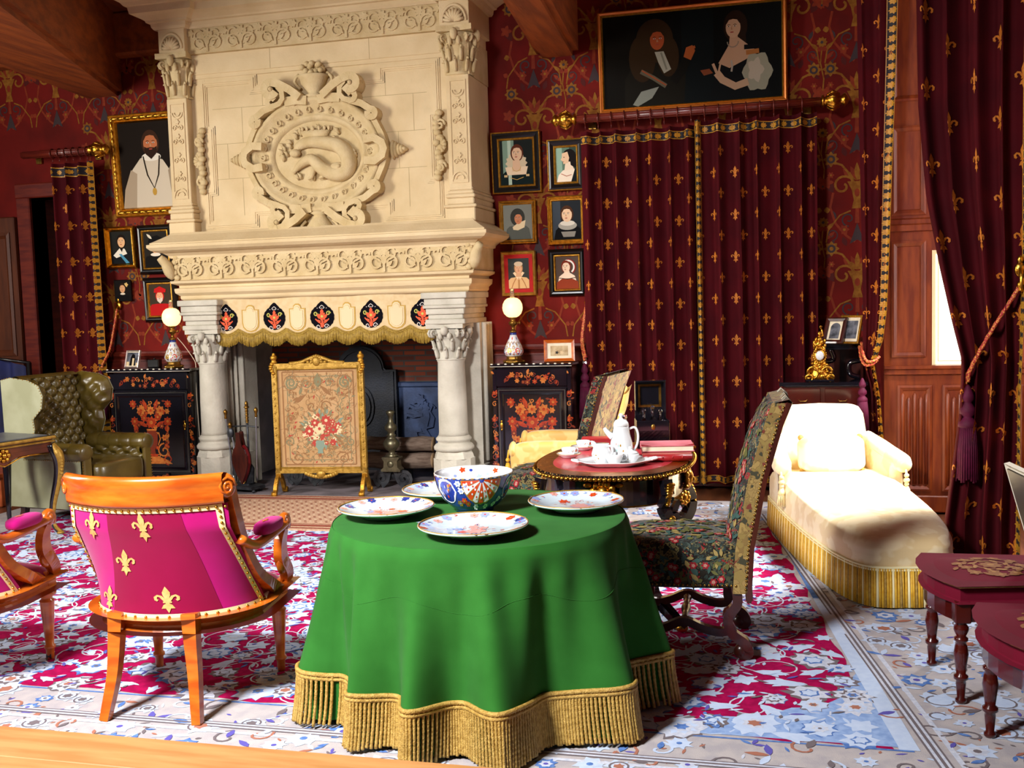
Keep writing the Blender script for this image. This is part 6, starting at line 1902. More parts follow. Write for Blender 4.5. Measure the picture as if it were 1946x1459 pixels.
def bust(p, c, x, zt, zb, ws, col, wb=None):
    wb = wb or ws * 1.15
    p.poly([(x - wb, zb), (x + wb, zb), (x + ws, zt - .10), (x + ws * .75, zt - .02), (x + ws * .3, zt), (x - ws * .3, zt), (x - ws * .75, zt - .02), (x - ws, zt - .10)], c(col), 1)
def artA(p, A, c):
    c('#1c211e'); p.rect(-.32, -.05, -.5, .5, c('#7f9a86'), 0); p.rect(-.2, -.12, -.5, .5, c('#b5cab4'), 1)
    bust(p, c, 0, -.18, -.5, .36, '#12201f'); p.poly([(-.27, -.1), (.27, -.1), (.22, -.28), (-.22, -.28)], c('#f0d8b4'), 3)
    p.blob(0, -.02, .24, 14, .09, c('#d9c8a4'), 2); neck(p, c, 0, .05, .08, .25); face(p, c, .02, .2, .33, -.6, hair='#5a2c1a')
    p.stroke([(-.16, -.34), (0, -.39), (.16, -.34)], .014, c('#c9a458'), 5)
    for g in (-.28, -.24, .24, .28): p.ell(g, -.3, .02, .03, c('#e8c88c'), 5, 8)
    p.stroke(arc(0, -.1, .1, pi, 2 * pi, 8), .012, c('#c9a458'), 6)
def artB(p, A, c):
    c('#5f7a66'); p.rect(-.4, -.12, -.5, .5, c('#8fae98'), 0); p.rect(.1, .4, -.5, .5, c('#38483e'), 0)
    p.poly([(-.3, -.5), (.4, -.5), (.38, -.18), (.2, -.1), (-.1, -.16), (-.24, -.3)], c('#f1e0c8'), 1); p.poly([(.14, -.5), (.4, -.5), (.4, -.1), (.26, -.14)], c('#14181a'), 2)
    p.poly([(-.02, .1), (.14, .08), (.24, -.14), (-.06, -.18)], c('#f0d9bc'), 3); p.ell(.1, .2, .22, .26, c('#16110f'), 3, 20); p.poly([(.1, .3), (.32, .1), (.3, -.12), (.14, -.02)], c('#16110f'), 3)
    p.poly([(-.12, .34), (.05, .38), (.1, .2), (.06, .05), (-.08, .02), (-.1, .1), (-.165, .15), (-.125, .22)], c(SK), 5); p.ell(-.06, .22, .02, .014, c('#241a16'), 7, 8); p.stroke([(-.105, .085), (-.06, .09)], .016, c(LIP), 7)
    p.stroke([(-.16, -.26), (.0, -.34), (.16, -.3)], .02, c('#b06048'), 5)
def artC(p, A, c):
    c('#7d7f74'); bust(p, c, 0, -.1, -.5, .34, '#585c54'); p.ell(0, .14, .22, .26, c('#3a3a34'), 2, 20)
    p.poly([(-.16, -.14), (0, -.03), (.24, .05), (.2, -.16), (0, -.24), (-.14, -.22)], c('#e6d2a8'), 4); face(p, c, .02, .1, .32, -.4, skin='#c9835c', hair='#3a3a34')
def artD(p, A, c):
    c('#22262a'); p.rect(-.4, -.16, -.5, .5, c('#3c444c'), 0); bust(p, c, .04, -.16, -.5, .34, '#0e0d0e'); p.ell(.02, -.14, .25, .12, c('#a8a496'), 2, 24); p.poly([(-.16, -.3), (.24, -.3), (.2, -.44), (-.1, -.44)], c('#8f8a7e'), 3)
    p.ell(.02, -.08, .2, .07, c('#d9d2c0'), 3, 20); face(p, c, .01, .14, .38, -.5, hair='#4a2c1a')
def artE(p, A, c):
    c('#3c4240'); bust(p, c, 0, -.12, -.5, .36, '#e0c08c'); p.rect(-.03, .03, -.5, -.14, c('#b98a58'), 2)
    for g in (1, -1): p.stroke([(g * .1, -.16), (g * .2, -.34), (g * .26, -.5)], .03, c('#b47c4c'), 2); p.poly([(g * .02, -.22), (g * .2, .02), (g * .13, .06), (g * .0, -.1)], c('#efdcb8'), 4)
    neck(p, c, 0, .05, .08, .16, '#d9b088'); face(p, c, 0, .16, .33, 0, skin='#e2b48c', hair='#b08a5c'); p.ell(0, .32, .15, .08, c('#d8c8a8'), 6, 16)
def artF(p, A, c):
    c('#54453c'); p.poly([(-.4, -.5), (.4, -.5), (.34, -.28), (.14, -.18), (-.16, -.18), (-.34, -.3)], c('#8c3a22'), 2); p.poly([(-.3, -.3), (.3, -.3), (.24, -.1), (.08, 0), (-.1, 0), (-.26, -.12)], c('#f1d9be'), 1); p.stroke([(-.26, -.16), (0, -.2), (.26, -.16)], .022, c('#2c2018'), 4)
    neck(p, c, -.01, .06, .08, .14, '#f1d9be'); face(p, c, -.03, .18, .34, -.8, skin='#f1d3b4', hair='#7a2c1c'); p.stroke(arc(.02, .18, .2, -.9, 1.9, 14), .05, c('#efe6da'), 6); p.stroke(arc(.03, .18, .235, -.9, 1.7, 14), .03, c('#9a2a22'), 6)
def artBigL(p, A, c):
    c('#1a120c'); p.poly([(-.4, -.5), (.45, -.5), (.4, -.22), (.2, .05), (.06, .1), (-.1, .08), (-.22, -.05), (-.34, -.3)], c('#cdbfa8'), 1); p.poly([(-.4, -.5), (-.2, -.5), (-.16, -.1), (-.24, -.05), (-.34, -.28)], c('#a8957c'), 2); p.poly([(.42, -.5), (.3, -.5), (.26, -.08), (.3, -.02), (.4, -.26)], c('#9a8870'), 2)
    p.stroke([(-.06, .1), (-.02, -.12), (.06, -.28), (.13, -.12), (.16, .1)], .018, c('#241a10'), 4); p.ell(.06, -.32, .03, .045, c('#b98f3c'), 5, 10); p.ell(.05, .09, .13, .05, c('#e4dccb'), 3, 18)
    face(p, c, .05, .24, .26, .1, skin='#b86c44', hair='#3a2214', beard='#2c1a10')
def artL2(p, A, c):
    c('#20201c'); bust(p, c, .02, -.12, -.5, .38, '#141618'); p.poly([(-.3, -.24), (-.06, -.02), (.12, -.04), (.2, -.2), (.0, -.26), (-.2, -.32)], c('#e6dfcc'), 3); p.poly([(-.1, -.2), (.0, -.2), (.26, -.48), (.14, -.5)], c('#4c8ca8'), 4); face(p, c, .02, .18, .36, -.3, hair='#1c120c', skin='#e0b080'); p.poly([(-.05, -.02), (.07, -.02), (.02, -.14)], c('#1c120c'), 9)
def artL3(p, A, c):
    c('#26221c'); bust(p, c, 0, -.16, -.5, .4, '#12100e'); p.ell(-.02, -.14, .16, .05, c('#e6dcc8'), 3, 16); face(p, c, -.02, .08, .36, -.3, skin='#dca878', hair='#2c1c10'); p.poly([(-.24, .2), (.24, .16), (.26, .3), (.06, .4), (-.18, .34)], c('#0e0c0c'), 9); p.leaf(-.1, .3, 2.4, .22, .08, c('#d9cfb8'), 10)
def artL4(p, A, c):
    c('#120e0c'); bust(p, c, 0, -.2, -.5, .4, '#0c0a0a'); face(p, c, -.02, .1, .42, -.3, skin='#cf9a6c', hair='#2a1a10'); p.ell(-.02, -.16, .14, .05, c('#d8ccb4'), 4, 14); p.blob(.2, .28, .1, 5, .2, c('#cfae6a'), 3)
def artL5(p, A, c):
    c('#3a3024'); bust(p, c, 0, -.12, -.5, .44, '#a8181a'); face(p, c, -.02, .12, .34, -.3, skin='#dca078', hair='#b01c1c', beard='#cfc6b8'); p.poly([(-.22, .24), (.2, .24), (.22, .34), (0, .44), (-.2, .36)], c('#b81a1c'), 9)
def artDouble(p, A, c):
    c('#0b0c0a'); p.rect(-.1, .25, -.5, .5, c('#0e1416'), 0); p.poly([(-.98, -.5), (-.6, -.5), (-.62, .5), (-.98, .5)], c('#120e08'), 0)
    # man in a dark wig with a lace cravat, hand raised
    p.poly([(-.75, -.5), (-.08, -.5), (-.06, -.2), (-.2, .04), (-.6, .04), (-.74, -.2)], c('#1c1810'), 1); p.ell(-.40, .2, .21, .24, c('#382613'), 2, 24); p.ell(-.54, .02, .15, .26, c('#382613'), 2, 20); p.ell(-.25, .02, .12, .22, c('#382613'), 2, 20)
    face(p, c, -.37, .21, .22, .15, skin='#b4542c', hair='#382613'); p.poly([(-.40, .08), (-.30, .08), (-.22, -.12), (-.30, -.16), (-.36, -.04)], c('#b9b8a4'), 6); p.stroke([(-.33, .07), (-.27, -.12)], .02, c('#8f8e7c'), 7)
    p.stroke([(-.56, -.12), (-.42, -.2), (-.28, -.3)], .05, c('#6c6450'), 6); p.stroke([(-.55, -.11), (-.28, -.29)], .014, c('#b0552c'), 7); p.poly([(-.66, -.48), (-.56, -.34), (-.36, -.3), (-.44, -.42), (-.6, -.5)], c('#9c9f92'), 6)
    p.stroke([(-.2, -.26), (-.1, -.14), (-.04, .0)], .1, c('#15120d'), 6); p.poly([(-.08, .0), (.0, -.04), (.05, .06), (.02, .12), (-.05, .1)], c('#b8602f'), 7); p.stroke([(.02, .09), (.05, .1)], .03, c('#b8602f'), 8)
    # lady in a dark gown with full white sleeves
    p.poly([(.2, -.5), (.86, -.5), (.82, -.2), (.62, .02), (.4, .02), (.26, -.2)], c('#101213'), 1); p.poly([(.3, -.1), (.4, .06), (.46, .16), (.52, .16), (.64, .06), (.72, 0), (.6, -.08), (.42, -.16)], c('#cfa684'), 4); neck(p, c, .47, .2, .04, .12, '#cfa684')
    p.ell(.49, .28, .13, .17, c('#2a1a10'), 3, 20); p.stroke([(.56, .3), (.58, .1)], .05, c('#2a1a10'), 3); face(p, c, .465, .27, .22, -.6, skin='#d9b08c', hair='#2a1a10')
    p.blob(.72, -.22, .17, 6, .1, c('#a8a48c'), 5, 0, .9, 1.2); p.blob(.70, -.2, .1, 5, .2, c('#c9bba4'), 6, 0, .8, 1.2); p.stroke([(.6, -.01), (.74, -.0)], .05, c('#b8763c'), 7); p.stroke([(.58, .05), (.76, .05)], .05, c('#101010'), 7)
    p.stroke([(.62, -.32), (.48, -.36), (.34, -.28), (.28, -.2)], .08, c('#d2aa88'), 8); p.stroke([(.28, -.2), (.24, -.1)], .03, c('#d2aa88'), 8); p.stroke([(.30, -.2), (.32, -.11)], .02, c('#d2aa88'), 8); p.poly([(.1, -.16), (.2, -.15), (.24, -.2), (.14, -.22)], c('#8c4a2c'), 7)
    p.stroke([(.44, -.08), (.45, -.14), (.44, -.2)], .02, c('#b9b0a0'), 7); p.stroke(arc(.46, .12, .06, pi, 2 * pi, 8), .012, c('#9a8a78'), 7)
G6 = 'portraits right of the fireplace'
portrait('black and gilt framed portrait of a woman in a lace ruff, largest right of fireplace', -2.182, 2.765, .434, .52, F_BLACKGOLD, artA, tilt=.05)
portrait('black and gilt framed portrait of a woman in profile with a dark hood', -1.751, 2.72, .32, .43, F_BLACKGOLD, artB, tilt=.04)
portrait('thin gilt framed grey portrait of a figure in a dark cap and white collar', -2.185, 2.262, .329, .37, F_GOLDIN, artC, tilt=.04)
portrait('wide gilt framed portrait of a woman with a broad grey ruff', -1.759, 2.259, .331, .41, F_GOLD, artD, tilt=.04)
t = portrait('gilt framed portrait on red mount, woman with high collar, above the right lamp', -2.19, 1.825, .31, .385, (.065, [(ring_prof(0, .03, [0, .026, .03, .022, .012]), GILTY), (ring_prof(.03, .065, [.012, .008, .008, .003]), M('red_mount', '#b01218', .8))]), artE, tilt=.04)
portrait('black framed portrait of a red-haired woman in a white headband and necklace', -1.766, 1.817, .323, .40, F_BLACKW, artF, tilt=.04)
portrait('large gilt framed portrait of a bearded man in a pale coat, left of fireplace', -5.72, 2.96, .76, .95, F_GOLDBIG, artBigL, tilt=.05, name='portrait')
portrait('carved gilt framed portrait of a man with a blue sash, beside the left curtain', -6.06, 2.205, .33, .40, F_CARVED, artL2, tilt=.05)
portrait('black framed portrait of a man in a plumed black beret, half hidden by the hood', -5.69, 2.172, .379, .46, F_BLACKW, artL3, tilt=.04)
portrait('tiny unframed dark portrait of a child, lowest left of the fireplace', -6.068, 1.80, .185, .205, F_NONE, artL4, tilt=.03)
portrait('dark framed portrait of an old man in a red cap, above the left lamp', -5.67, 1.70, .36, .42, F_BLACKW, artL5, tilt=.04)
_dim = lambda hx_: '#' + ''.join('%02x' % int(int(hx_[i:i + 2], 16) * .8) for i in (1, 3, 5))  # weaker light up there is put into this picture's paint colours
portrait('wide gilt framed double portrait of a man and a lady above the door curtains', -.698, 3.515, 1.51, .815, F_PLAINGOLD, lambda p, A, c: artDouble(p, A, lambda hx_: c(_dim(hx_))), tilt=.06, name='double_portrait', y=YW - .07)

# ---------------------------------------------------------------- table lamps
def lamp(label, x, y, z):
    t = thing('table_lamp', label, 'lamp', (x, y, z), 0, 'oil-style table lamps')
    mb = MB(); mb.lathe([(.085, 0), (.088, .01), (.07, .02), (.06, .035), (.062, .05), (.055, .055)], 24, wob=lambda a, zz: 1 + .05 * cos(6 * a)); 
    for k in range(6): mb.ell((.078 * cos(k * 1.047), .078 * sin(k * 1.047), .01), (.02, .02, .012), 8, 5)
    mb.build('foot', BRASS, t)
    pr = [(.05, .05), (.07, .06), (.082, .085), (.08, .11), (.065, .15), (.05, .18), (.036, .21), (.026, .235)]
    def rad(z): return interp([(b, a) for a, b in pr], z)
    mb = MB(); mb.lathe(pr, 32)
    p = P2()
    for k in range(7):
        cx = k / 7
        p.jag(cx, .1, .026, 7, rnd, (1, 2, 3)[k % 3], 1, 0, 1.6); p.ell(cx, .1, .012, .008, 3, 2, 8); p.stroke([(cx - .07 + .02 * j_, .165 + .012 * sin(j_ * 1.6)) for j_ in range(8)], .006, 3, 1); p.leaf(cx + .03, .19, 1.4, .03, .03, (2, 1)[k % 2], 1); p.spiral(cx + .07, .12, .026, .004, 0, 1.2, .008, 3, 1); p.spiral(cx + .08, .08, .018, .004, pi, 1.2, .005, 1, 1)
        p.leaf(cx, .13, pi / 2, .04, .018, 3, 1); p.leaf(cx + .06, .15, 1.2, .03, .012, 2, 1); p.stroke([(cx - .08, .072), (cx, .068), (cx + .08, .072)], .005, 3, 1); p.leaf(cx, .075, 0, .03, .012, 2, 2)
    S = .45
    mb.pat(p, lambda u, v, h: ((rad(v) + h) * cos(2 * pi * u / 1.0 * (1 if True else S)), (rad(v) + h) * sin(2 * pi * u), v), .0012, .0006)
    mb.lathe([(.027, .232), (.029, .24), (.027, .25)], 24, m=4)
    mb.build('ceramic_body', [PORC, P_ORG, P_BLUE, P_GOLD, P_BLUE], t)
    mb = MB(); mb.lathe([(.026, .25), (.03, .255), (.03, .265), (.014, .275), (.012, .30), (.02, .31), (.034, .32), (.036, .34), (.02, .35), (.022, .365), (.034, .375), (.03, .385)], 24)
    mb.tube([(.03, 0, .33), (.055, 0, .33)], .004, 6); mb.ell((.06, 0, .33), (.006, .012, .012), 8, 6); mb.build('burner', BRASS, t)
    mb = MB(); mb.lathe([(.03, .378), (.05, .388), (.072, .41), (.083, .44), (.085, .46), (.081, .49), (.066, .52), (.045, .537), (.03, .542)], 32); mb.build('globe_shade', GLOBE, t)
    mb = MB(); mb.lathe([(.020, .535), (.019, .58), (.018, .615), (.016, .615), (.017, .58), (.018, .535)], 20); mb.build('chimney', M('lamp_chimney', '#fff2dc', .05, trans=.9), t)
    d = bpy.data.lights.new('lamp_light', 'POINT'); d.energy = 38; d.color = (1.0, .45, .13); d.shadow_soft_size = .09
    o = bpy.data.objects.new('lamp_light', d); COL.objects.link(o); o.location = (x, y, z + .455)
    return t
lamp('lit globe oil lamp with painted ceramic base on the right cabinet', -2.195, 8.58, 1.076)
ll = lamp('lit globe oil lamp with painted ceramic base on the left cabinet', -5.42, 8.58, 1.076)
mb = MB(); mb.tube(smooth_path([(.03, .03, .27), (.1, .02, .2), (.2, -.0, .08), (.235, -.02, .02), (.245, -.05, -.10), (.26, -.07, -.4), (.275, -.08, -.72)], 5), .0035, 6); mb.box(.265, .285, -.095, -.068, -.8, -.72, .003)
mb.build('flex', PLASTW, ll)

# ---------------------------------------------------------------- things on the cabinets
def standing_frame(label, loc, w, h, rz, tilt, fm, art, name='photo_frame', bw=.02):
    t = thing(name, label, 'picture frame', loc, rz, rx=tilt)
    mb = MB(); mb.rings(w, h, [(0, -.008), (0, .012), (bw * .4, .016), (bw, .008), (bw, 0)], c=(0, h / 2)); mb.build('frame', fm, t)
    mb = MB(); mb.box(-w / 2 + bw * .8, w / 2 - bw * .8, -.001, .008, bw * .8, h - bw * .8, m=0)
    p = P2(); art(p, w / 2 - bw, h); mb.pat(p, lambda u, v, hh: (u, -.001 - hh, v), .0008, .0004); mb.build('print', [PAPER, SKETCH, PHOTO, T_CRM, BK], t)
    mb = MB(); mb.box(-.02, .02, .008, .014, .01, h * .6); mb.build('strut', BK, t)
    return t
standing_frame('brown wooden frame with a small sepia print, leaning on the right cabinet', (-1.80, 8.56, 1.078), .255, .185, radians(12), radians(-17), WOODO, lambda p, W, h: p.rect(-W * .72, W * .72, h * .27, h * .73, 1, 0).blob(-.02, h * .42, .012, 5, .3, 4, 1).blob(.02, h * .42, .014, 5, .3, 3, 1), bw=.026)
def cathedral(p, W, h):
    p.rect(-W, W, .02, h - .02, 2, 0); p.poly([(-.03, .02), (-.03, h * .6), (-.01, h * .8), (.02, h * .75), (.035, h * .5), (.035, .02)], 4, 1); p.rect(-.005, .02, .02, h * .55, 3, 2); p.rect(-W, -.04, .02, h * .35, 3, 1); p.rect(.045, W, .02, h * .3, 3, 1)
standing_frame('small silvery frame with a black and white view, on the left cabinet', (-5.85, 8.56, 1.078), .175, .165, radians(-14), radians(-14), M('silver_frame', '#b9a8a0', .35, .6), cathedral, bw=.012)
mb = MB(); mb.box(-.06, .06, -.03, .03, 0, .075, .006); mb.box(-.05, .05, -.033, -.03, .008, .066, m=0); mb.lathe([(.012, .075), (.008, .085), (.0, .09)], 10)
o = mb.build('small_box', [BK]); o.location = (-5.66, 8.64, 1.076); tag(o, 'small black box behind the silvery frame on the left cabinet', 'box')

# ---------------------------------------------------------------- fire screen
t = thing('fire_screen', 'gilt framed tapestry fire screen standing before the hearth', 'fire screen', (-3.80, 8.16, 0), radians(6))
w, z0, z1 = .40, .21, 1.10
mb = MB()
for sx in (1, -1): mb.bar([(sx * (w - .02), 0, z0 - .03), (sx * (w - .02), 0, z1 + .01)], .04, .045, up=(0, 1, 0)); mb.tube([(sx * (w - .045), -.022, z0), (sx * (w - .045), -.022, z1)], .007, 6)
mb.bar([(-w, 0, z0), (w, 0, z0)], .045, .045); mb.bar([(-w, 0, z1), (w, 0, z1)], .045, .045)
for zz in (z0 + .025, z1 - .025): mb.tube([(-w + .04, -.022, zz), (w - .04, -.022, zz)], .007, 6)
for sx in (1, -1):
    for k in range(14): mb.ell((sx * (w - .02), -.025, z0 + .06 + k * .062), (.007, .005, .012), 6, 4)
mb.build('frame', GILTY, t)
mb = MB()
mb.tube(smooth_path([(-.24, -.01, z1 + .02), (-.14, -.01, z1 + .03), (-.06, -.01, z1 + .06), (0, -.01, z1 + .075), (.06, -.01, z1 + .06), (.14, -.01, z1 + .03), (.24, -.01, z1 + .02)], 5), .016, 7)
for q in range(9): a = pi * q / 8; mb.ell((.045 * cos(a), -.015, z1 + .03 + .05 * sin(a)), (.016, .016, .016), 8, 6)
mb.ell((0, -.02, z1 + .035), (.035, .02, .04), 12, 8)
for q in range(9): mb.ell((-.15 + .0375 * q, -.015, z1 + .03 + .006 * (q % 2)), (.018, .012, .012), 8, 5)
mb.build('top_crest', GILTY, t)
mb = MB()
for q in range(13): x = -.13 + .0217 * q; mb.ell((x, -.02, z0 - .025 - .03 * (1 - (x / .13) ** 2)), (.02, .014, .018), 8, 6)
mb.ell((0, -.025, z0 - .03), (.04, .02, .035), 12, 8)
mb.build('bottom_crest', GILTY, t)
for sx in (1, -1):
    mb = MB(); mb.lathe([(.02, 0), (.03, .015), (.018, .025), (.022, .035), (.03, .05), (.026, .065), (.012, .075), (.014, .085), (.0, .095)], 14, (sx * (w - .02), 0, z1 + .02))
    for q in range(5): mb.ell((sx * (w - .01 + .012 * sin(q)), -.022, z1 - .02 * q + .02), (.02, .012, .014), 8, 5)
    mb.build('finial', GILTW, t)
    mb = MB(); mb.box(sx * (w - .02) - .022, sx * (w - .02) + .022, -.022, .022, .15, z0)
    for d in (1, -1):
        mb.bar(smooth_path([(sx * (w - .02), d * .01, .17), (sx * (w - .02), d * .05, .14), (sx * (w - .02), d * .085, .09), (sx * (w - .02), d * .10, .05), (sx * (w - .02), d * .13, .025)], 5), .035, .03, up=(1, 0, 0))
        mb.tube([(sx * (w - .02) - .02, d * .13, .025), (sx * (w - .02) + .02, d * .13, .025)], .025, 12)
    mb.build('leg', GILTW, t)
mb = MB(); mb.box(-w + .04, w - .04, -.008, .008, z0 + .02, z1 - .02)
p = P2(); q = random.Random(12); cz = (z0 + z1) / 2
for wd, m, l in ((.31, 1, 0), (.27, 0, 1)):
    b = .395 - (.31 - wd)
    for a0, a1 in (((-wd, -b), (wd, -b)), ((wd, -b), (wd, b)), ((wd, b), (-wd, b)), ((-wd, b), (-wd, -b))): p.stroke([a0, a1], .012 if l == 0 else .006, 2 if l == 0 else 1, l)
for g in (1, -1):
    p.spiral(g * .235, .30, .055, .01, 0, g * 1.7, .014, 1, 2); p.spiral(g * .235, .30, .065, .06, 0, 1, .006, 2, 2)
    p.spiral(g * .2, -.34, .06, .01, pi, -g * 1.4, .01, 2, 2); p.spiral(g * .27, -.2, .045, .008, pi / 2, g * 1.3, .008, 1, 2); p.spiral(g * .25, .0, .04, .006, -pi / 2, g * 1.4, .008, 2, 2); p.spiral(g * .1, .3, .045, .008, 0, g * 1.2, .008, 1, 2)
    p.spiral(g * .06, .1, .05, .01, 0, g * 1.2, .01, 2, 2)
    # birds
    bx = g * .165; p.leaf(bx - .05, .16 + .03 * g, .6 if g < 0 else 2.4, .13, .035, 2, 3); p.leaf(bx, .2, 1.2, .07, .025, 1, 3); p.leaf(bx - .01, .18, -2.6, .06, .02, 2, 3)
p.leaf(0, .26, pi / 2, .12, .07, 1, 2); p.blob(0, .32, .04, 5, .3, 2, 2)
for k in range(150):
    a = q.uniform(0, 6.28); r_ = q.uniform(0, 1) ** .6
    x, z = .02 + .17 * r_ * cos(a), -.1 + .14 * r_ * sin(a)
    kk = q.random()
    if kk < .45: p.flower(x, z, q.uniform(.018, .036), q.choice((3, 4, 4, 1, 3)), q.choice((3, 4, 2)), 6, 3, a)
    else: p.leaf(x, z, a, q.uniform(.04, .07), .02, q.choice((1, 1, 5, 2)), 2)
p.flower(-.09, -.11, .045, 3, 4, 8, 6); p.flower(.06, -.02, .05, 3, 4, 8, 6); p.flower(.12, -.1, .04, 3, 1, 8, 6); p.flower(.0, -.09, .05, 4, 3, 8, 6); p.flower(-.04, -.04, .04, 3, 4, 7, 6)
p.poly([(-.025, -.3), (.025, -.3), (.02, -.27), (.04, -.24), (.035, -.19), (-.035, -.19), (-.04, -.24), (-.02, -.27)], 5, 5); p.flower(-.005, -.315, .02, 2, 3, 5, 5)
for k in range(260):
    x, z = q.uniform(-.31, .31), q.uniform(-.40, .40); a = q.uniform(0, 6.28); p.stroke([(x + .022 * t_ * cos(a + .5 * t_), z + .022 * t_ * sin(a + .5 * t_)) for t_ in range(4)], .003, q.choice((1, 2, 2)), 2)
for k in range(330):
    x, z = q.uniform(-.29, .29), q.uniform(-.37, .37)
    if abs(x) < .18 and abs(z) < .2 and q.random() < .7: continue
    if k % 2: p.spiral(x, z, q.uniform(.01, .022), .004, q.uniform(0, 6), q.choice((1, -1)), .004, q.choice((1, 2, 2)), 2, 8)
    else: p.leaf(x, z, q.uniform(0, 6.28), q.uniform(.02, .045), .012, q.choice((1, 2, 2, 3)), 2)
mb.pat(p, lambda u, v, h: (u, -.008 - h, cz + v), .0006, .0004)
mb.build('tapestry_panel', [SCREEN, T_OL, T_TAN, T_RED, T_CRM, T_TEAL], t)

# ---------------------------------------------------------------- andirons, logs, fire irons
def andiron(label, x, y):
    t = thing('andiron', label, 'andiron', (x, y, 0), 0, 'andirons')
    mb = MB()
    for g in (1, -1):
        pts = [(g * (.1 + .075 * (1 - q / 26) * cos(q * .55 - 1.2)), -.0, .085 + .075 * (1 - q / 26) * sin(q * .55 - 1.2)) for q in range(24)]
        mb.bar(pts, .03, .012, up=(0, 1, 0.001)); mb.bar(smooth_path([(g * .1, 0, .01), (g * .05, 0, .06), (g * .03, 0, .13), (0, 0, .17)], 4), .03, .016, up=(0, 1, .001))
    mb.bar([(0, .02, .10), (0, .2, .11), (0, .45, .10)], .03, .03); mb.bar([(0, .45, .10), (0, .46, .0)], .03, .03, up=(0, 1, 0)); mb.build('scroll_base', IRON, t)
    mb = MB(); mb.prism([(-.085, .15), (.085, .15), (.09, .165), (.065, .185), (.06, .24), (.08, .265), (.075, .275), (-.075, .275), (-.08, .265), (-.06, .24), (-.065, .185), (-.09, .165)], -.05, .05); mb.ell((0, -.05, .215), (.03, .012, .03), 10, 6); mb.build('plinth', BRONZE, t)
    mb = MB(); mb.lathe([(.05, .275), (.06, .285), (.03, .30), (.025, .32), (.05, .34), (.07, .37), (.072, .40), (.05, .43), (.03, .45), (.045, .46), (.03, .475), (.03, .49), (.055, .52), (.056, .54), (.03, .57), (.02, .60), (.022, .63), (.035, .65), (.04, .67), (.022, .68)], 24); mb.build('baluster', BRONZE, t)
    return t
a1 = andiron('bronze and iron andiron right of the fire screen, in front of the logs', -3.30, 8.52)
dup(a1, (-4.14, 8.55, 0), 0, 'bronze and iron andiron half hidden behind the left edge of the fire screen', 'andirons')
BARK = M('bark', '#6a5648', .9, c2='#8c7868', ns=16, nd=6, stretch=(.5, 3, 3), bump=.5, bs=30)
CUT = M('cut_wood', '#c4a27c', .8, c2='#a8855e', ns=20)
def log(label, p0, p1, r, seed):
    q = random.Random(seed); a, b = Vector(p0), Vector(p1)
    mb = MB(); n = 9
    mb.tube([a.lerp(b, i / (n - 1)) + Vector((0, q.uniform(-.008, .008), q.uniform(-.006, .006))) for i in range(n)], [r * q.uniform(.93, 1.06) for i in range(n)], 14, sx=.95)
    mb.f[-1], mb.f[-2] = mb.f[-1], mb.f[-2]; mb.mi[-1] = mb.mi[-2] = 1
    t = mb.build('log', [BARK, CUT]); tag(t, label, 'log', 'logs in the hearth'); return t
log('thick bark-covered log lying lowest behind the right andiron', (-3.95, 8.86, .19), (-3.03, 8.84, .19), .078, 1)
log('log resting on top of the other logs in the hearth', (-3.85, 8.93, .335), (-3.05, 8.90, .33), .07, 2)
log('thin log with pale cut end sticking out furthest right', (-3.6, 9.03, .20), (-2.94, 9.0, .205), .06, 3)

t = thing('fire_iron_stand', 'black iron stand for fire tools left of the fire screen', 'stand', (-4.60, 8.28, 0), radians(-6))
mb = MB(); mb.prism([(-.2, -.1), (.16, -.13), (.2, .02), (.05, .1), (-.18, .08)], .03, .055, ax='z'); mb.prism([(-.06, -.05), (.08, -.05), (.08, .05), (-.06, .05)], .055, .07, ax='z')
for x, y in ((-.17, -.07), (.16, -.1), (.15, .02), (-.14, .06)): mb.ell((x, y, .016), (.016, .016, .016), 10, 8)
mb.build('base', IRON, t)
mb = MB(); mb.prism([(-.03, .07), (.09, .07), (.10, .2), (.07, .24), (.03, .22)], .0, .02); mb.build('back_plate', IRON, t)
mb = MB(); mb.tube([(.04, .03, .06), (.04, .03, .72)], .009, 8); mb.tube([(-.16, .02, .56), (.04, .03, .57), (.16, .02, .56)], .007, 6); mb.build('post', IRON, t)
mb = MB()
for q in range(10): mb.ell((.04, .03, .60 + .014 * q), (.013 + .004 * (q % 2),) * 2 + (.01,), 8, 5)
mb.ell((.04, .03, .76), (.016, .016, .03), 10, 8); mb.ell((.04, .03, .735), (.024, .024, .012), 10, 6); mb.build('finial', BRASS, t)
def tool(name, label, pts, head, cat):
    t = thing(name, label, cat, (-4.60, 8.28, 0), radians(-6))
    mb = MB(); pp = [Vector(p) for p in pts]; n = 14
    mb.tube([pp[0].lerp(pp[1], i / n) for i in range(n + 1)], [.0065 + .0012 * (i % 2) for i in range(n + 1)], 7); mb.build('shaft', STEEL, t)
    mb = MB(); e = pp[1]; mb.lathe([(.008, -.03), (.014, -.02), (.010, 0), (.016, .02), (.02, .035), (.012, .05), (.0, .06)], 12, tuple(e)); mb.build('handle', BRASS, t)
    if head: mb = MB(); head(mb, pp[0]); mb.build('head', STEEL if name != 'fire_shovel' else IRON, t)
    return t
tool('fire_tongs', 'polished steel fire tongs hanging leftmost on the tool stand', [(-.12, .01, .14), (-.16, .0, .66)], lambda m, p: (m.tube([p, p + Vector((.01, .0, -.06))], .006, 6), m.tube([p + Vector((.02, 0, .3)), p + Vector((.03, 0, -.06))], .006, 6)), 'fire tongs')
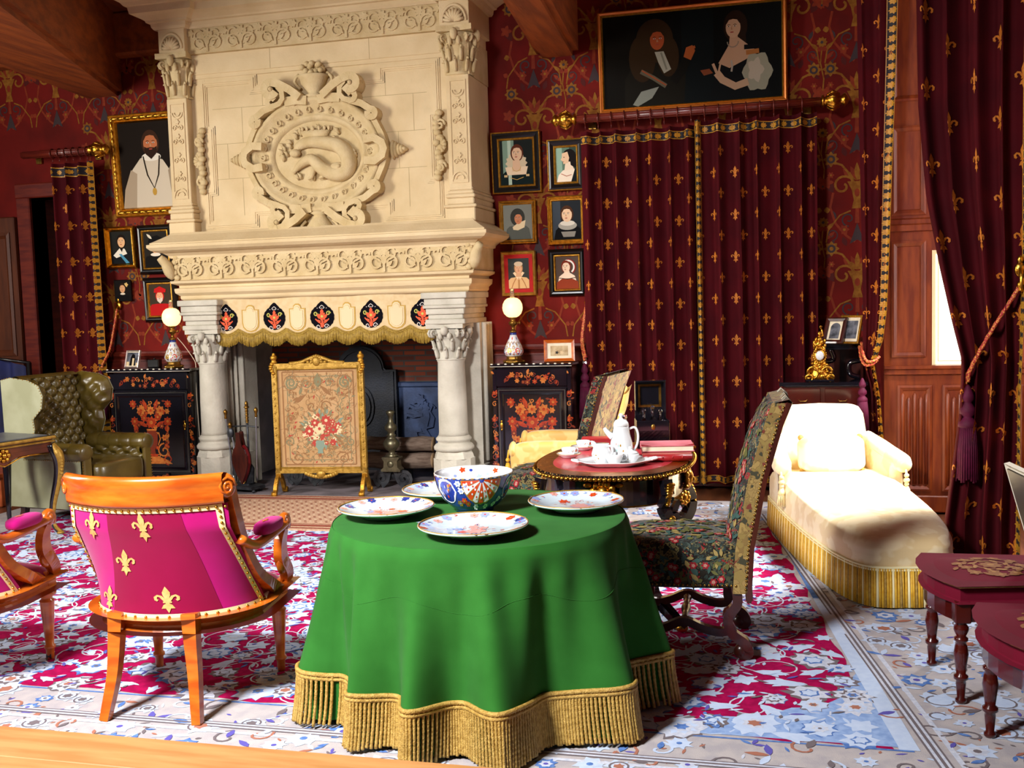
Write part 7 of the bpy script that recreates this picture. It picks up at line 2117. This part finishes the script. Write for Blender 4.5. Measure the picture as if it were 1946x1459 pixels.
tool('fire_shovel', 'black fire shovel hanging in the middle of the tool stand', [(-.06, -.01, .3), (-.11, -.01, .55)], lambda m, p: (m.prism([(p.x - .04, p.z - .16), (p.x + .05, p.z - .18), (p.x + .045, p.z), (p.x, p.z + .03), (p.x - .035, p.z)], p.y - .006, p.y + .006), m.ell((p.x - .05, p.y, p.z + .21), (.035, .02, .05), 10, 8)), 'fire shovel')
tool('poker', 'straight steel poker with brass knob, rightmost on the tool stand', [(.135, .0, .09), (.155, .0, .68)], None, 'poker')
t = thing('bellows', 'dark red leather bellows leaning on the tool stand', 'bellows', (-4.58, 8.24, .07), radians(-6), rx=radians(4))
lf = [(0, 0), (.02, .04), (.05, .1), (.075, .18), (.075, .25), (.055, .31), (.03, .34), (.02, .4), (.018, .46), (-.018, .46), (-.02, .4), (-.03, .34), (-.055, .31), (-.075, .25), (-.075, .18), (-.05, .1), (-.02, .04)]
for yy, nm in ((-.035, 'board'), (.02, 'board')):
    mb = MB(); mb.prism(lf, yy, yy + .012); mb.build(nm, WOODK, t)
mb = MB(); mb.prism([(x * .95, z) for x, z in lf if z < .35], -.023, .02); mb.build('leather', RLEATH, t)
mb = MB(); mb.tube([(0, 0, .02), (-.01, 0, -.05)], [.014, .007], 8); mb.build('nozzle', BRASS, t)

# ---------------------------------------------------------------- porcelain on the green table
def plate(label, x, y, seed, r=.195):
    t = thing('plate', label, 'plate', (x, y, .744), radians(seed * 40), 'porcelain plates')
    pr = [(.0, .004), (.055 * r / .12, .004), (.06 * r / .12, .0), (.065 * r / .12, .006), (.08 * r / .12, .018), (.118 * r / .12, .036), (r, .040), (r, .043), (.117 * r / .12, .040), (.085 * r / .12, .026), (.076 * r / .12, .019), (.06 * r / .12, .015), (0, .014)]
    mb = MB(); mb.lathe(pr, 64)
    mb.build('dish', PORCB, t)
    def Z(rr): return interp([(0, .0142), (.06 * r / .12, .0152), (.076 * r / .12, .0192), (.085 * r / .12, .0262), (.117 * r / .12, .0402), (r, .0432)], rr)
    q = random.Random(seed); p = P2()
    for k in range(22):
        a = 2 * pi * k / 22 + q.uniform(-.08, .08); d = r * q.uniform(.82, .93); x, y = d * cos(a), d * sin(a)
        if k % 3 == 0: p.jag(x, y, r * .085, 7, q, q.choice((0, 3, 3)), 1, a, 1.3); p.ell(x, y, r * .025, r * .025, 1, 2, 8)
        elif k % 3 == 1: p.jag(x, y, r * .075, 6, q, q.choice((1, 2, 2)), 1, a, 1.2); p.ell(x, y, r * .02, r * .02, 4, 2, 8)
        else:
            for g in (-.5, .5): p.leaf(x, y, a + pi / 2 + g, r * .09, r * .03, q.choice((0, 3, 1)), 1)
    for k in range(40):
        a = q.uniform(0, 6.28); d = r * .5 * q.uniform(0, 1) ** .7; x, y = d * cos(a), d * sin(a); kk = q.random()
        if kk < .3: p.jag(x, y, r * q.uniform(.05, .11), 7, q, q.choice((1, 2, 2, 3)), 1, a, 1.3)
        elif kk < .5: p.spiral(x, y, r * .08, r * .02, a, .8, r * .012, q.choice((2, 1, 3)), 1, 9)
        else: p.leaf(x, y, a, r * .09, r * .03, q.choice((2, 1, 0, 3)), 1)
    p.jag(0, -r * .1, r * .15, 8, q, 2, 2, 0, 1.3)
    mb = MB(); mb.pat(p, lambda u, v, h: (u, v, Z(sqrt(u * u + v * v)) + h), .0004, .0003)
    for ring in (r * .985,): mb.tube([(ring * cos(a), ring * sin(a), .0435) for a in [2 * pi * i / 60 for i in range(60)]], .002, 5, closed=True, m=4)
    mb.build('painted_flowers', [P_BLUE, P_ORG, P_PINK, P_LIL, P_GOLD], t)
    return t
plate('pale blue floral plate nearest the front edge of the green table', -1.11, 3.66, 1, .205)
plate('pale blue floral plate on the left of the green table', -1.56, 3.94, 2)
plate('pale blue floral plate on the right of the green table', -.82, 4.15, 3)
plate('pale blue floral plate at the back of the green table, half hidden by the bowl', -1.44, 4.36, 4)
t = thing('porcelain_bowl', 'deep blue, red and white painted porcelain bowl on the green table', 'bowl', (-1.235, 4.10, .744))
pr = [(.0, .006), (.07, .006), (.072, .0), (.078, .0), (.08, .014), (.1, .025), (.13, .06), (.148, .1), (.157, .135), (.162, .158)]
inn = [(.158, .158), (.152, .135), (.142, .1), (.122, .06), (.09, .03), (0, .022)]
mb = MB(); mb.lathe(pr, 64, m=1, cap=False); mb.lathe([pr[-1]] + inn, 64, m=0, cap=False)
def BZ(v): return interp([(.025, .1), (.06, .13), (.1, .148), (.135, .157), (.158, .162)], v)
p = P2(); qb = random.Random(31)
def wedge(c0, z0, r0_, r1_, a1, a2, m, l):
    for j in range(4):
        f0, f1 = lerp(r0_, r1_, j / 4), lerp(r0_, r1_, (j + 1) / 4)
        p.poly([(c0 + 5.2 * f0 * cos(a1), z0 + f0 * sin(a1)), (c0 + 5.2 * f1 * cos(a1), z0 + f1 * sin(a1)), (c0 + 5.2 * f1 * cos((a1 + a2) / 2), z0 + f1 * 1.04 * sin((a1 + a2) / 2)), (c0 + 5.2 * f1 * cos(a2), z0 + f1 * sin(a2)), (c0 + 5.2 * f0 * cos(a2), z0 + f0 * sin(a2))], m, l)
for k in range(3):
    a0 = -1.08 + k * 2.094     # big red and white fan hanging from the rim
    for j in range(9):
        a1, a2 = pi + pi * j / 9, pi + pi * (j + 1) / 9
        wedge(a0, .150, .012, .098, a1 + .03, a2 - .03, 2 if j % 2 == 0 else 0, 2); wedge(a0, .150, .012, .103, a1, a2, 3, 1)
        am = (a1 + a2) / 2
        for t_ in (.05, .075): p.ell(a0 + 5.2 * t_ * cos(am), .15 + t_ * sin(am), .022, .005, 0 if j % 2 == 0 else 2, 3, 8)
    cx = a0 - 1.05             # white reserve with red sprays
    for j in range(6):
        x0, x1 = -.36 + .12 * j, -.24 + .12 * j
        yy = lambda x: .052 * sqrt(max(0, 1 - (x / .36) ** 2))
        p.poly([(cx + x0, .10 - yy(x0)), (cx + x1, .10 - yy(x1)), (cx + x1, .10 + yy(x1)), (cx + x0, .10 + yy(x0))], 0, 1)
    for j in range(12): p.jag(cx + qb.uniform(-.24, .24), .10 + qb.uniform(-.03, .03), .0065, 5, qb, qb.choice((2, 2, 3, 4)), 2, 0, 4.0)
    for da, dz, m in ((-.50, .062, 2), (-.40, .048, 2), (-.55, .105, 0), (-.42, .125, 0), (.62, .06, 0), (.5, .04, 0), (-.15, .034, 0), (.2, .034, 0), (-.66, .05, 3), (-.62, .135, 0)):
        p.jag(a0 + da, dz, .0125, 6, qb, m, 2, 0, 6.5); p.jag(a0 + da, dz, .005, 5, qb, 3 if m == 2 else 4, 3, 0, 6.5)
    for j in range(16): p.ell(a0 + qb.uniform(-1, 1), qb.uniform(.03, .155), .028, .004, qb.choice((3, 0)), 1, 8)
    for j in range(18): p.ell(a0 - 1.05 + 2.1 * j / 18, .156, .05, .003, (0, 3)[j % 2], 1, 6)
mb.pat(p, lambda u, v, h: ((BZ(v) + h) * cos(u), (BZ(v) + h) * sin(u), v), .0012, .0005, mats=[0, 1, 2, 3, 4])
p = P2()
for k in range(26):
    a = 2 * pi * k / 26; z = rnd.uniform(.105, .145)
    p.blob(a, z, .05, 5, .3, (1, 2, 1, 4)[k % 4], 1, 0, 1.6, .2) if k % 2 else p.ell(a, z, .05, .006, (1, 4)[k % 4 // 2], 1, 8)
mb.pat(p, lambda u, v, h: ((BZ(v) - .0052 - h) * cos(u), (BZ(v) - .0052 - h) * sin(u), v), .0006, .0003)
mb.tube([(.16 * cos(2 * pi * i / 64), .16 * sin(2 * pi * i / 64), .158) for i in range(64)], .0025, 6, closed=True, m=0)
mb.build('bowl_body', [PORC, P_BLUE, P_ORG, P_GOLD, P_LIL], t)

# ---------------------------------------------------------------- tea things, books and bottle case on the red table
ZT = .7595
t = thing('tea_tray', 'white lobed porcelain tea tray on the rose leather table top', 'tray', (-.825, 5.20, ZT), radians(14))
mb = MB(); wobt = lambda a, z: 1 + .05 * cos(6 * a + 1)
mb.lathe([(0, .004), (.13, .003), (.145, .012), (.17, .022), (.178, .026), (.178, .029), (.165, .025), (.14, .014), (0, .010)], 60, sx=1.08, sy=.78, wob=wobt); mb.build('dish', PORC, t)
for g in (1, -1):
    mb = MB(); mb.tube(smooth_path([(g * .18, -.03, .024), (g * .21, -.015, .03), (g * .21, .015, .03), (g * .18, .03, .024)], 4), .006, 7); mb.build('handle', PORC, t)
def flowers_on(mb, fn, n, seed, m0=1):
    p = P2(); q = random.Random(seed)
    for k in range(n):
        x, y = q.uniform(-.6, .6), q.uniform(.15, .75)
        p.ell(x, y, .09, .06, q.choice((m0, m0 + 1, m0 + 2)), 1, 7)
    mb.pat(p, fn, .0008, .0002)
def pot(name, label, cat, loc, rz, prof, spout, handle, lid):
    t = thing(name, label, cat, loc, rz)
    mb = MB(); mb.lathe(prof, 30)
    zt = prof[-1][1]
    R = lambda z: interp([(b, a) for a, b in prof], z)
    for c0 in (-pi / 2 - .3, pi / 2):
        flowers_on(mb, lambda u, v, h: ((R(v * zt * .7) + h) * cos(c0 + u * .7), (R(v * zt * .7) + h) * sin(c0 + u * .7), v * zt * .7), 9, 3)
    mb.build('body', [PORC, P_PINK, P_TEAL, P_GOLD], t)
    if spout: mb = MB(); mb.tube(smooth_path(spout[0], 5), spout[1] if not isinstance(spout[1], list) else [interp([(0, spout[1][0]), (1, spout[1][1])], i / ((len(spout[0]) - 1) * 5)) for i in range((len(spout[0]) - 1) * 5 + 1)], 10); mb.build('spout', PORC, t)
    if handle: mb = MB(); mb.tube(smooth_path(handle, 5), .006, 8); mb.build('handle', PORC, t)
    if lid: mb = MB(); mb.lathe(lid, 24); mb.build('lid', PORC, t)
    return t
pot('coffee_pot', 'tall white porcelain coffee pot with domed lid on the tea tray', 'pot', (-.80, 5.28, ZT + .012), radians(14),
    [(.045, 0), (.05, .01), (.058, .05), (.056, .09), (.046, .13), (.039, .165), (.04, .175)],
    ([(-.045, 0, .12), (-.062, 0, .135), (-.078, 0, .155), (-.085, 0, .168)], [.018, .008]),
    [(.038, 0, .158), (.07, 0, .165), (.085, 0, .13), (.08, 0, .08), (.06, 0, .045), (.05, 0, .04)],
    [(.041, .174), (.038, .19), (.028, .205), (.01, .212), (.007, .222), (.013, .23), (.008, .238), (0, .24)])
pot('milk_jug', 'round white porcelain jug with a small floral spray, left on the tea tray', 'jug', (-.885, 5.17, ZT + .012), radians(150),
    [(.03, 0), (.034, .008), (.048, .035), (.05, .05), (.042, .075), (.036, .09), (.04, .10)],
    ([(.038, 0, .085), (.05, 0, .095), (.056, 0, .104)], [.016, .01]), [(-.036, 0, .088), (-.065, 0, .09), (-.07, 0, .055), (-.046, 0, .03)], None)
pot('sugar_bowl', 'low white porcelain sugar bowl with lid, right on the tea tray', 'sugar bowl', (-.745, 5.21, ZT + .012), 0,
    [(.025, 0), (.028, .006), (.042, .025), (.044, .04), (.04, .046)], None, None, [(.041, .046), (.032, .056), (.01, .062), (.008, .07), (.012, .076), (0, .082)])
pot('cream_cup', 'white porcelain handled cup at the front of the tea tray', 'cup', (-.815, 5.13, ZT + .012), radians(30),
    [(.025, 0), (.03, .01), (.042, .035), (.046, .055), (.044, .055), (.04, .036), (.0, .012)], None, [(.043, 0, .045), (.065, 0, .045), (.062, 0, .022), (.036, 0, .018)], None)
def cup(label, x, y, rz):
    t = thing('tea_cup', label, 'cup', (x, y, ZT + .009), rz, 'tea cups')
    mb = MB(); mb.lathe([(.022, 0), (.025, .004), (.034, .02), (.04, .042), (.038, .042), (.032, .02), (.0, .006)], 28); flowers_on(mb, lambda u, v, h: ((.028 + .014 * v + h) * cos(u - 1.6), (.028 + .014 * v + h) * sin(u - 1.6), .008 + .034 * v), 6, 5); mb.build('cup_body', [PORC, P_PINK, P_TEAL, P_GOLD], t)
    mb = MB(); mb.tube(smooth_path([(.036, 0, .034), (.056, 0, .034), (.054, 0, .014), (.03, 0, .012)], 4), .004, 6); mb.build('handle', PORC, t)
    return t
def saucer(label, x, y):
    t = thing('saucer', label, 'saucer', (x, y, ZT), 0, 'saucers')
    mb = MB(); mb.lathe([(0, .003), (.034, .002), (.037, 0), (.04, .004), (.062, .018), (.066, .021), (.066, .023), (.058, .019), (.036, .008), (0, .008)], 36); mb.build('dish', PORC, t)
    mb = MB(); mb.tube([(.066 * cos(2 * pi * i / 40), .066 * sin(2 * pi * i / 40), .0225) for i in range(40)], .0012, 5, closed=True); mb.build('gilt_rim', P_GOLD, t)
saucer('white saucer of the nearer cup on the left of the red table', -1.105, 5.43); cup('white tea cup on the nearer saucer, left on the red table', -1.105, 5.43, .8)
saucer('white saucer of the farther cup on the left of the red table', -1.08, 5.71); cup('white tea cup on the farther saucer, left on the red table', -1.08, 5.71, .4)

def book(label, loc, rz, w, d, h, cover, tilt=0):
    """spine along the -x side"""
    t = thing('book', label, 'book', loc, rz, 'books on the red table', rx=tilt)
    mb = MB(); mb.box(-w / 2, w / 2, -d / 2, d / 2, 0, .004, .001); mb.box(-w / 2, w / 2, -d / 2, d / 2, h - .004, h, .001)
    mb.tube([(-w / 2 + .002, -d / 2, h / 2), (-w / 2 + .002, d / 2, h / 2)], h / 2, 12, sx=1)
    for y in (-.3, -.1, .1, .3): mb.tube([(-w / 2 - h * .5, y * d, h / 2), (-w / 2 - h * .3, y * d, h * .85)], .004, 6)
    mb.build('cover', cover, t)
    mb = MB(); mb.box(-w / 2 + .003, w / 2 - .006, -d / 2 + .006, d / 2 - .006, .004, h - .004); mb.build('pages', PAPER, t)
    for g in (1, -1):
        mb = MB(); mb.prism([(w / 2, g * d / 2), (w / 2 - .05, g * d / 2), (w / 2, g * (d / 2 - .05))], h, h + .0008, ax='z'); mb.build('corner', RLEATH, t)
    return t
book('red leather book with raised bands, lower of the two on the red table', (-.59, 5.42, ZT), radians(100), .19, .25, .036, RLEATH)
book('faded pink book lying on the red leather one', (-.595, 5.50, ZT + .0375), radians(-80), .20, .27, .032, BOOKP)
mb = MB(); mb.box(-.10, .10, -.05, .05, 0, .04, .003); mb.box(-.102, .102, -.052, .052, .028, .034, .001); mb.box(-.102, .102, -.052, .052, .002, .006)
o = mb.build('flat_red_box', [RLEATH]); o.location = (-1.03, 6.0 - .05, .7575); o.rotation_euler[2] = .12; tag(o, 'flat red leather box at the back of the red table', 'box')
t = thing('bottle_case', 'open black lacquer bottle case with tall raised lid, back of the red table', 'case', (-.715, 5.86, .7575), radians(13))
mb = MB(); mb.box(-.09, .09, -.075, -.068, 0, .155, .002); mb.box(-.09, .09, .068, .075, 0, .155, .002); mb.box(-.09, -.083, -.075, .075, 0, .155, .002); mb.box(.083, .09, -.075, .075, 0, .155, .002); mb.box(-.09, .09, -.075, .075, 0, .1); mb.build('box_body', LACQ, t)
mb = MB(); mb.box(-.085, .085, .085, .095, .13, .37, .003); mb.box(-.085, .085, .02, .095, .36, .37, .002); mb.box(.075, .085, .03, .095, .13, .37, .002); mb.box(-.085, -.078, .03, .095, .2, .37, .002); mb.build('lid', LACQ, t)
mb = MB(); mb.rings(.13, .13, [(0, 0), (0, .004), (.01, .005), (.014, 0)], c=(0, 0)); mb.v = [v + Vector((0, .084, .28)) for v in mb.v]; mb.build('lid_mirror', [BRASS], t)
mb = MB(); mb.tube([(.088, -.07, .14), (.088, -.07, .0)], .003, 6); mb.ell((0, -.078, .12), (.012, .004, .016), 8, 6); mb.build('clasp', BRASS, t)
def decanter(label, x, y, z, k=1.0, cat='decanter'):
    t = thing('decanter', label, cat, (x, y, z), 0, 'glass decanters')
    mb = MB(); mb.lathe([(.0, .002), (.026 * k, .0), (.028 * k, .01), (.028 * k, .07 * k), (.02 * k, .09 * k), (.010 * k, .10 * k), (.009 * k, .14 * k), (.014 * k, .147 * k)], 10, smooth=False); mb.build('bottle', GLASS, t)
    mb = MB(); mb.lathe([(.008 * k, .145 * k), (.006 * k, .155 * k), (.016 * k, .165 * k), (.018 * k, .176 * k), (.012 * k, .19 * k), (.0, .194 * k)], 10, smooth=False); mb.build('stopper', GLASS, t)
decanter('clear cut-glass decanter standing left of the black bottle case', -.865, 5.84, .7575, .95)
decanter('clear glass bottle with round stopper, leftmost inside the black case', -.755, 5.84, .858, .6)
decanter('clear glass bottle with round stopper, middle inside the black case', -.71, 5.87, .858, .68)
decanter('clear glass bottle tilted to the right inside the black case', -.665, 5.86, .858, .58)

# ---------------------------------------------------------------- corner desk with the gilt clock
t = thing('corner_desk', 'dark lacquer desk with raised shelf in the far right corner behind the chaise longue', 'desk', (.30, 8.33, 0), 0)
mb = MB(); mb.box(-.33, .30, -.30, .25, .90, .93, .006); mb.build('desktop', LACQ, t)
mb = MB(); mb.box(-.30, .27, -.27, .24, .70, .90); mb.build('body', WOODK, t)
for x in (-.16, .12):
    mb = MB(); mb.box(x - .125, x + .125, -.285, -.26, .72, .885, .004); d = mb.build('drawer', WOODR, t)
    mb = MB(); mb.tube([(x - .03, -.29, .80), (x - .02, -.305, .79), (x + .02, -.305, .79), (x + .03, -.29, .80)], .004, 6); mb.build('pull', BRASS, d)
for sx in (-.29, .26):
    for sy in (-.26, .2): mb = MB(); mb.bar([(sx, sy, .72), (sx, sy, .4), (sx, sy, 0)], [.05, .04, .03], [.05, .04, .03], up=(0, 1, 0)); mb.build('leg', LACQ, t)
mb = MB(); mb.box(-.02, .30, -.05, .24, 1.17, 1.20, .004); mb.box(-.02, .30, -.05, .24, 1.155, 1.17); mb.build('shelf', LACQ, t)
for x in (.05, .26):
    mb = MB(); mb.tube(smooth_path([(x, -.02, 1.16), (x + .02, -.02, 1.08), (x - .07, -.02, 1.05), (x - .07, -.02, .97), (x, -.02, .94)], 6), .02, 8); mb.build('shelf_bracket', LACQ, t)
mb = MB(); mb.box(.08, .12, .1, .2, .93, 1.155); mb.box(.0, .28, .2, .23, .93, 1.155); mb.build('shelf_back', WOODK, t)
t = thing('mantel_clock', 'ornate gilt figure clock standing on the dark corner desk', 'clock', (.262, 8.10, .93), 0); t.scale = (.85, .85, .98)
q = random.Random(21)
mb = MB(); mb.box(-.12, .12, -.06, .06, 0, .02, .006); mb.build('plinth', LACQ, t)
mb = MB()
for k in range(46):
    a = q.uniform(0, 6.28); z = q.uniform(.02, .14); rr_ = lerp(.115, .06, (z - .02) / .12)
    mb.ell((rr_ * cos(a), rr_ * .55 * sin(a), z), (q.uniform(.012, .026), .02, q.uniform(.01, .02)), 8, 6)
for g in (1, -1):
    mb.tube([(g * (.06 + .045 * cos(t_ * .5)), -.05, .07 + .045 * sin(t_ * .5)) for t_ in range(10)], .010, 7); mb.tube([(g * (.09 + .03 * cos(t_ * .6)), -.05, .03 + .025 * sin(t_ * .6)) for t_ in range(9)], .009, 6)
mb.lathe([(.10, .02), (.085, .05), (.07, .1), (.055, .15), (.05, .17)], 18, sy=.55); mb.build('rocaille_base', GILT, t)
mb = MB(); mb.at((0, -.045, .20), rx=pi / 2); mb.lathe([(.0, .004), (.036, .004), (.042, .0), (.046, .004), (.044, .012), (.0, .012)], 28); mb.at(); mb.ell((0, 0, .2), (.05, .04, .06), 14, 10)
for k in range(20): a = k * .314; mb.ell((.05 * cos(a), -.035, .2 + .055 * sin(a)), (.012, .012, .012), 7, 5)
mb.build('drum', GILT, t)
mb = MB(); mb.at((0, -.06, .20), rx=pi / 2); mb.lathe([(0, .0), (.034, .0), (.034, .002), (0, .002)], 28); mb.at(); mb.build('dial', PORC, t)
mb = MB()   # seated figure on top
mb.tube(smooth_path([(-.02, 0, .25), (-.005, -.01, .29), (.0, 0, .325), (0, 0, .345)], 4), [.03] * 5 + [.024] * 4 + [.014] * 4, 10); mb.ell((0, -.004, .362), (.016, .017, .02), 12, 8)
mb.tube([(.0, 0, .335), (.03, -.02, .35), (.02, -.02, .385), (.012, -.01, .405)], [.010, .009, .007, .006], 7); mb.tube([(0, 0, .33), (-.04, -.02, .31), (-.055, -.03, .28)], [.010, .008, .006], 7)
mb.tube([(-.01, -.01, .265), (-.03, -.05, .26), (-.035, -.055, .215)], [.016, .013, .008], 7); mb.tube([(.01, -.01, .265), (.035, -.045, .262), (.045, -.05, .22)], [.016, .013, .008], 7)
for k in range(22): a = q.uniform(0, 6.28); z = q.uniform(.24, .32); mb.ell((.045 * cos(a), .03 * sin(a), z), (.014, .014, .02), 7, 5)
mb.tube([(.012 + .008 * cos(k * .7), -.01, .41 + .01 * sin(k * .7)) for k in range(8)], .004, 5)
mb.build('figure', GILT, t)
standing_frame('dark arched photo frame on the corner desk shelf, left of the pair', (.36, 8.25, 1.20), .17, .21, radians(-30), radians(-24), WOODK, lambda p, W, h: p.poly([(-W * .7, h * .2)] + [(W * .7 * cos(a), h * .62 + W * .7 * sin(a)) for a in [pi - pi * i / 10 for i in range(11)]] + [(W * .7, h * .2)], 2, 0), bw=.03)
standing_frame('gilt-edged photo frame on the corner desk shelf, half hidden by the curtain', (.47, 8.22, 1.20), .17, .22, radians(-30), radians(-20), GILTW, lambda p, W, h: p.rect(-W * .8, W * .8, .04, h - .04, 2, 0), bw=.016)

# dark blue cloth at the far left doorway
t = thing('hanging_cloth', 'dark navy cloth hanging beside the wooden step at the far left edge', 'cloth', (-6.93, 8.2, .26))
mb = MB(); mb.grid(lambda u, v: (lerp(-.42, .24, u), .03 * sin(u * 22) + .02 * sin(u * 9 + v * 2), lerp(.0, .98 - .12 * u * u, v)), 40, 10); mb.build('cloth', NAVY, t)
mb = MB(); mb.tube([(-.44, .0, .99), (.27, 0, .90)], .014, 8); mb.bar([(-.43, 0, .99), (-.43, 0, 0)], .03, .03, up=(0, 1, 0)); mb.bar([(.26, 0, .90), (.26, 0, 0)], .03, .03, up=(0, 1, 0)); mb.build('rack', BK, t)
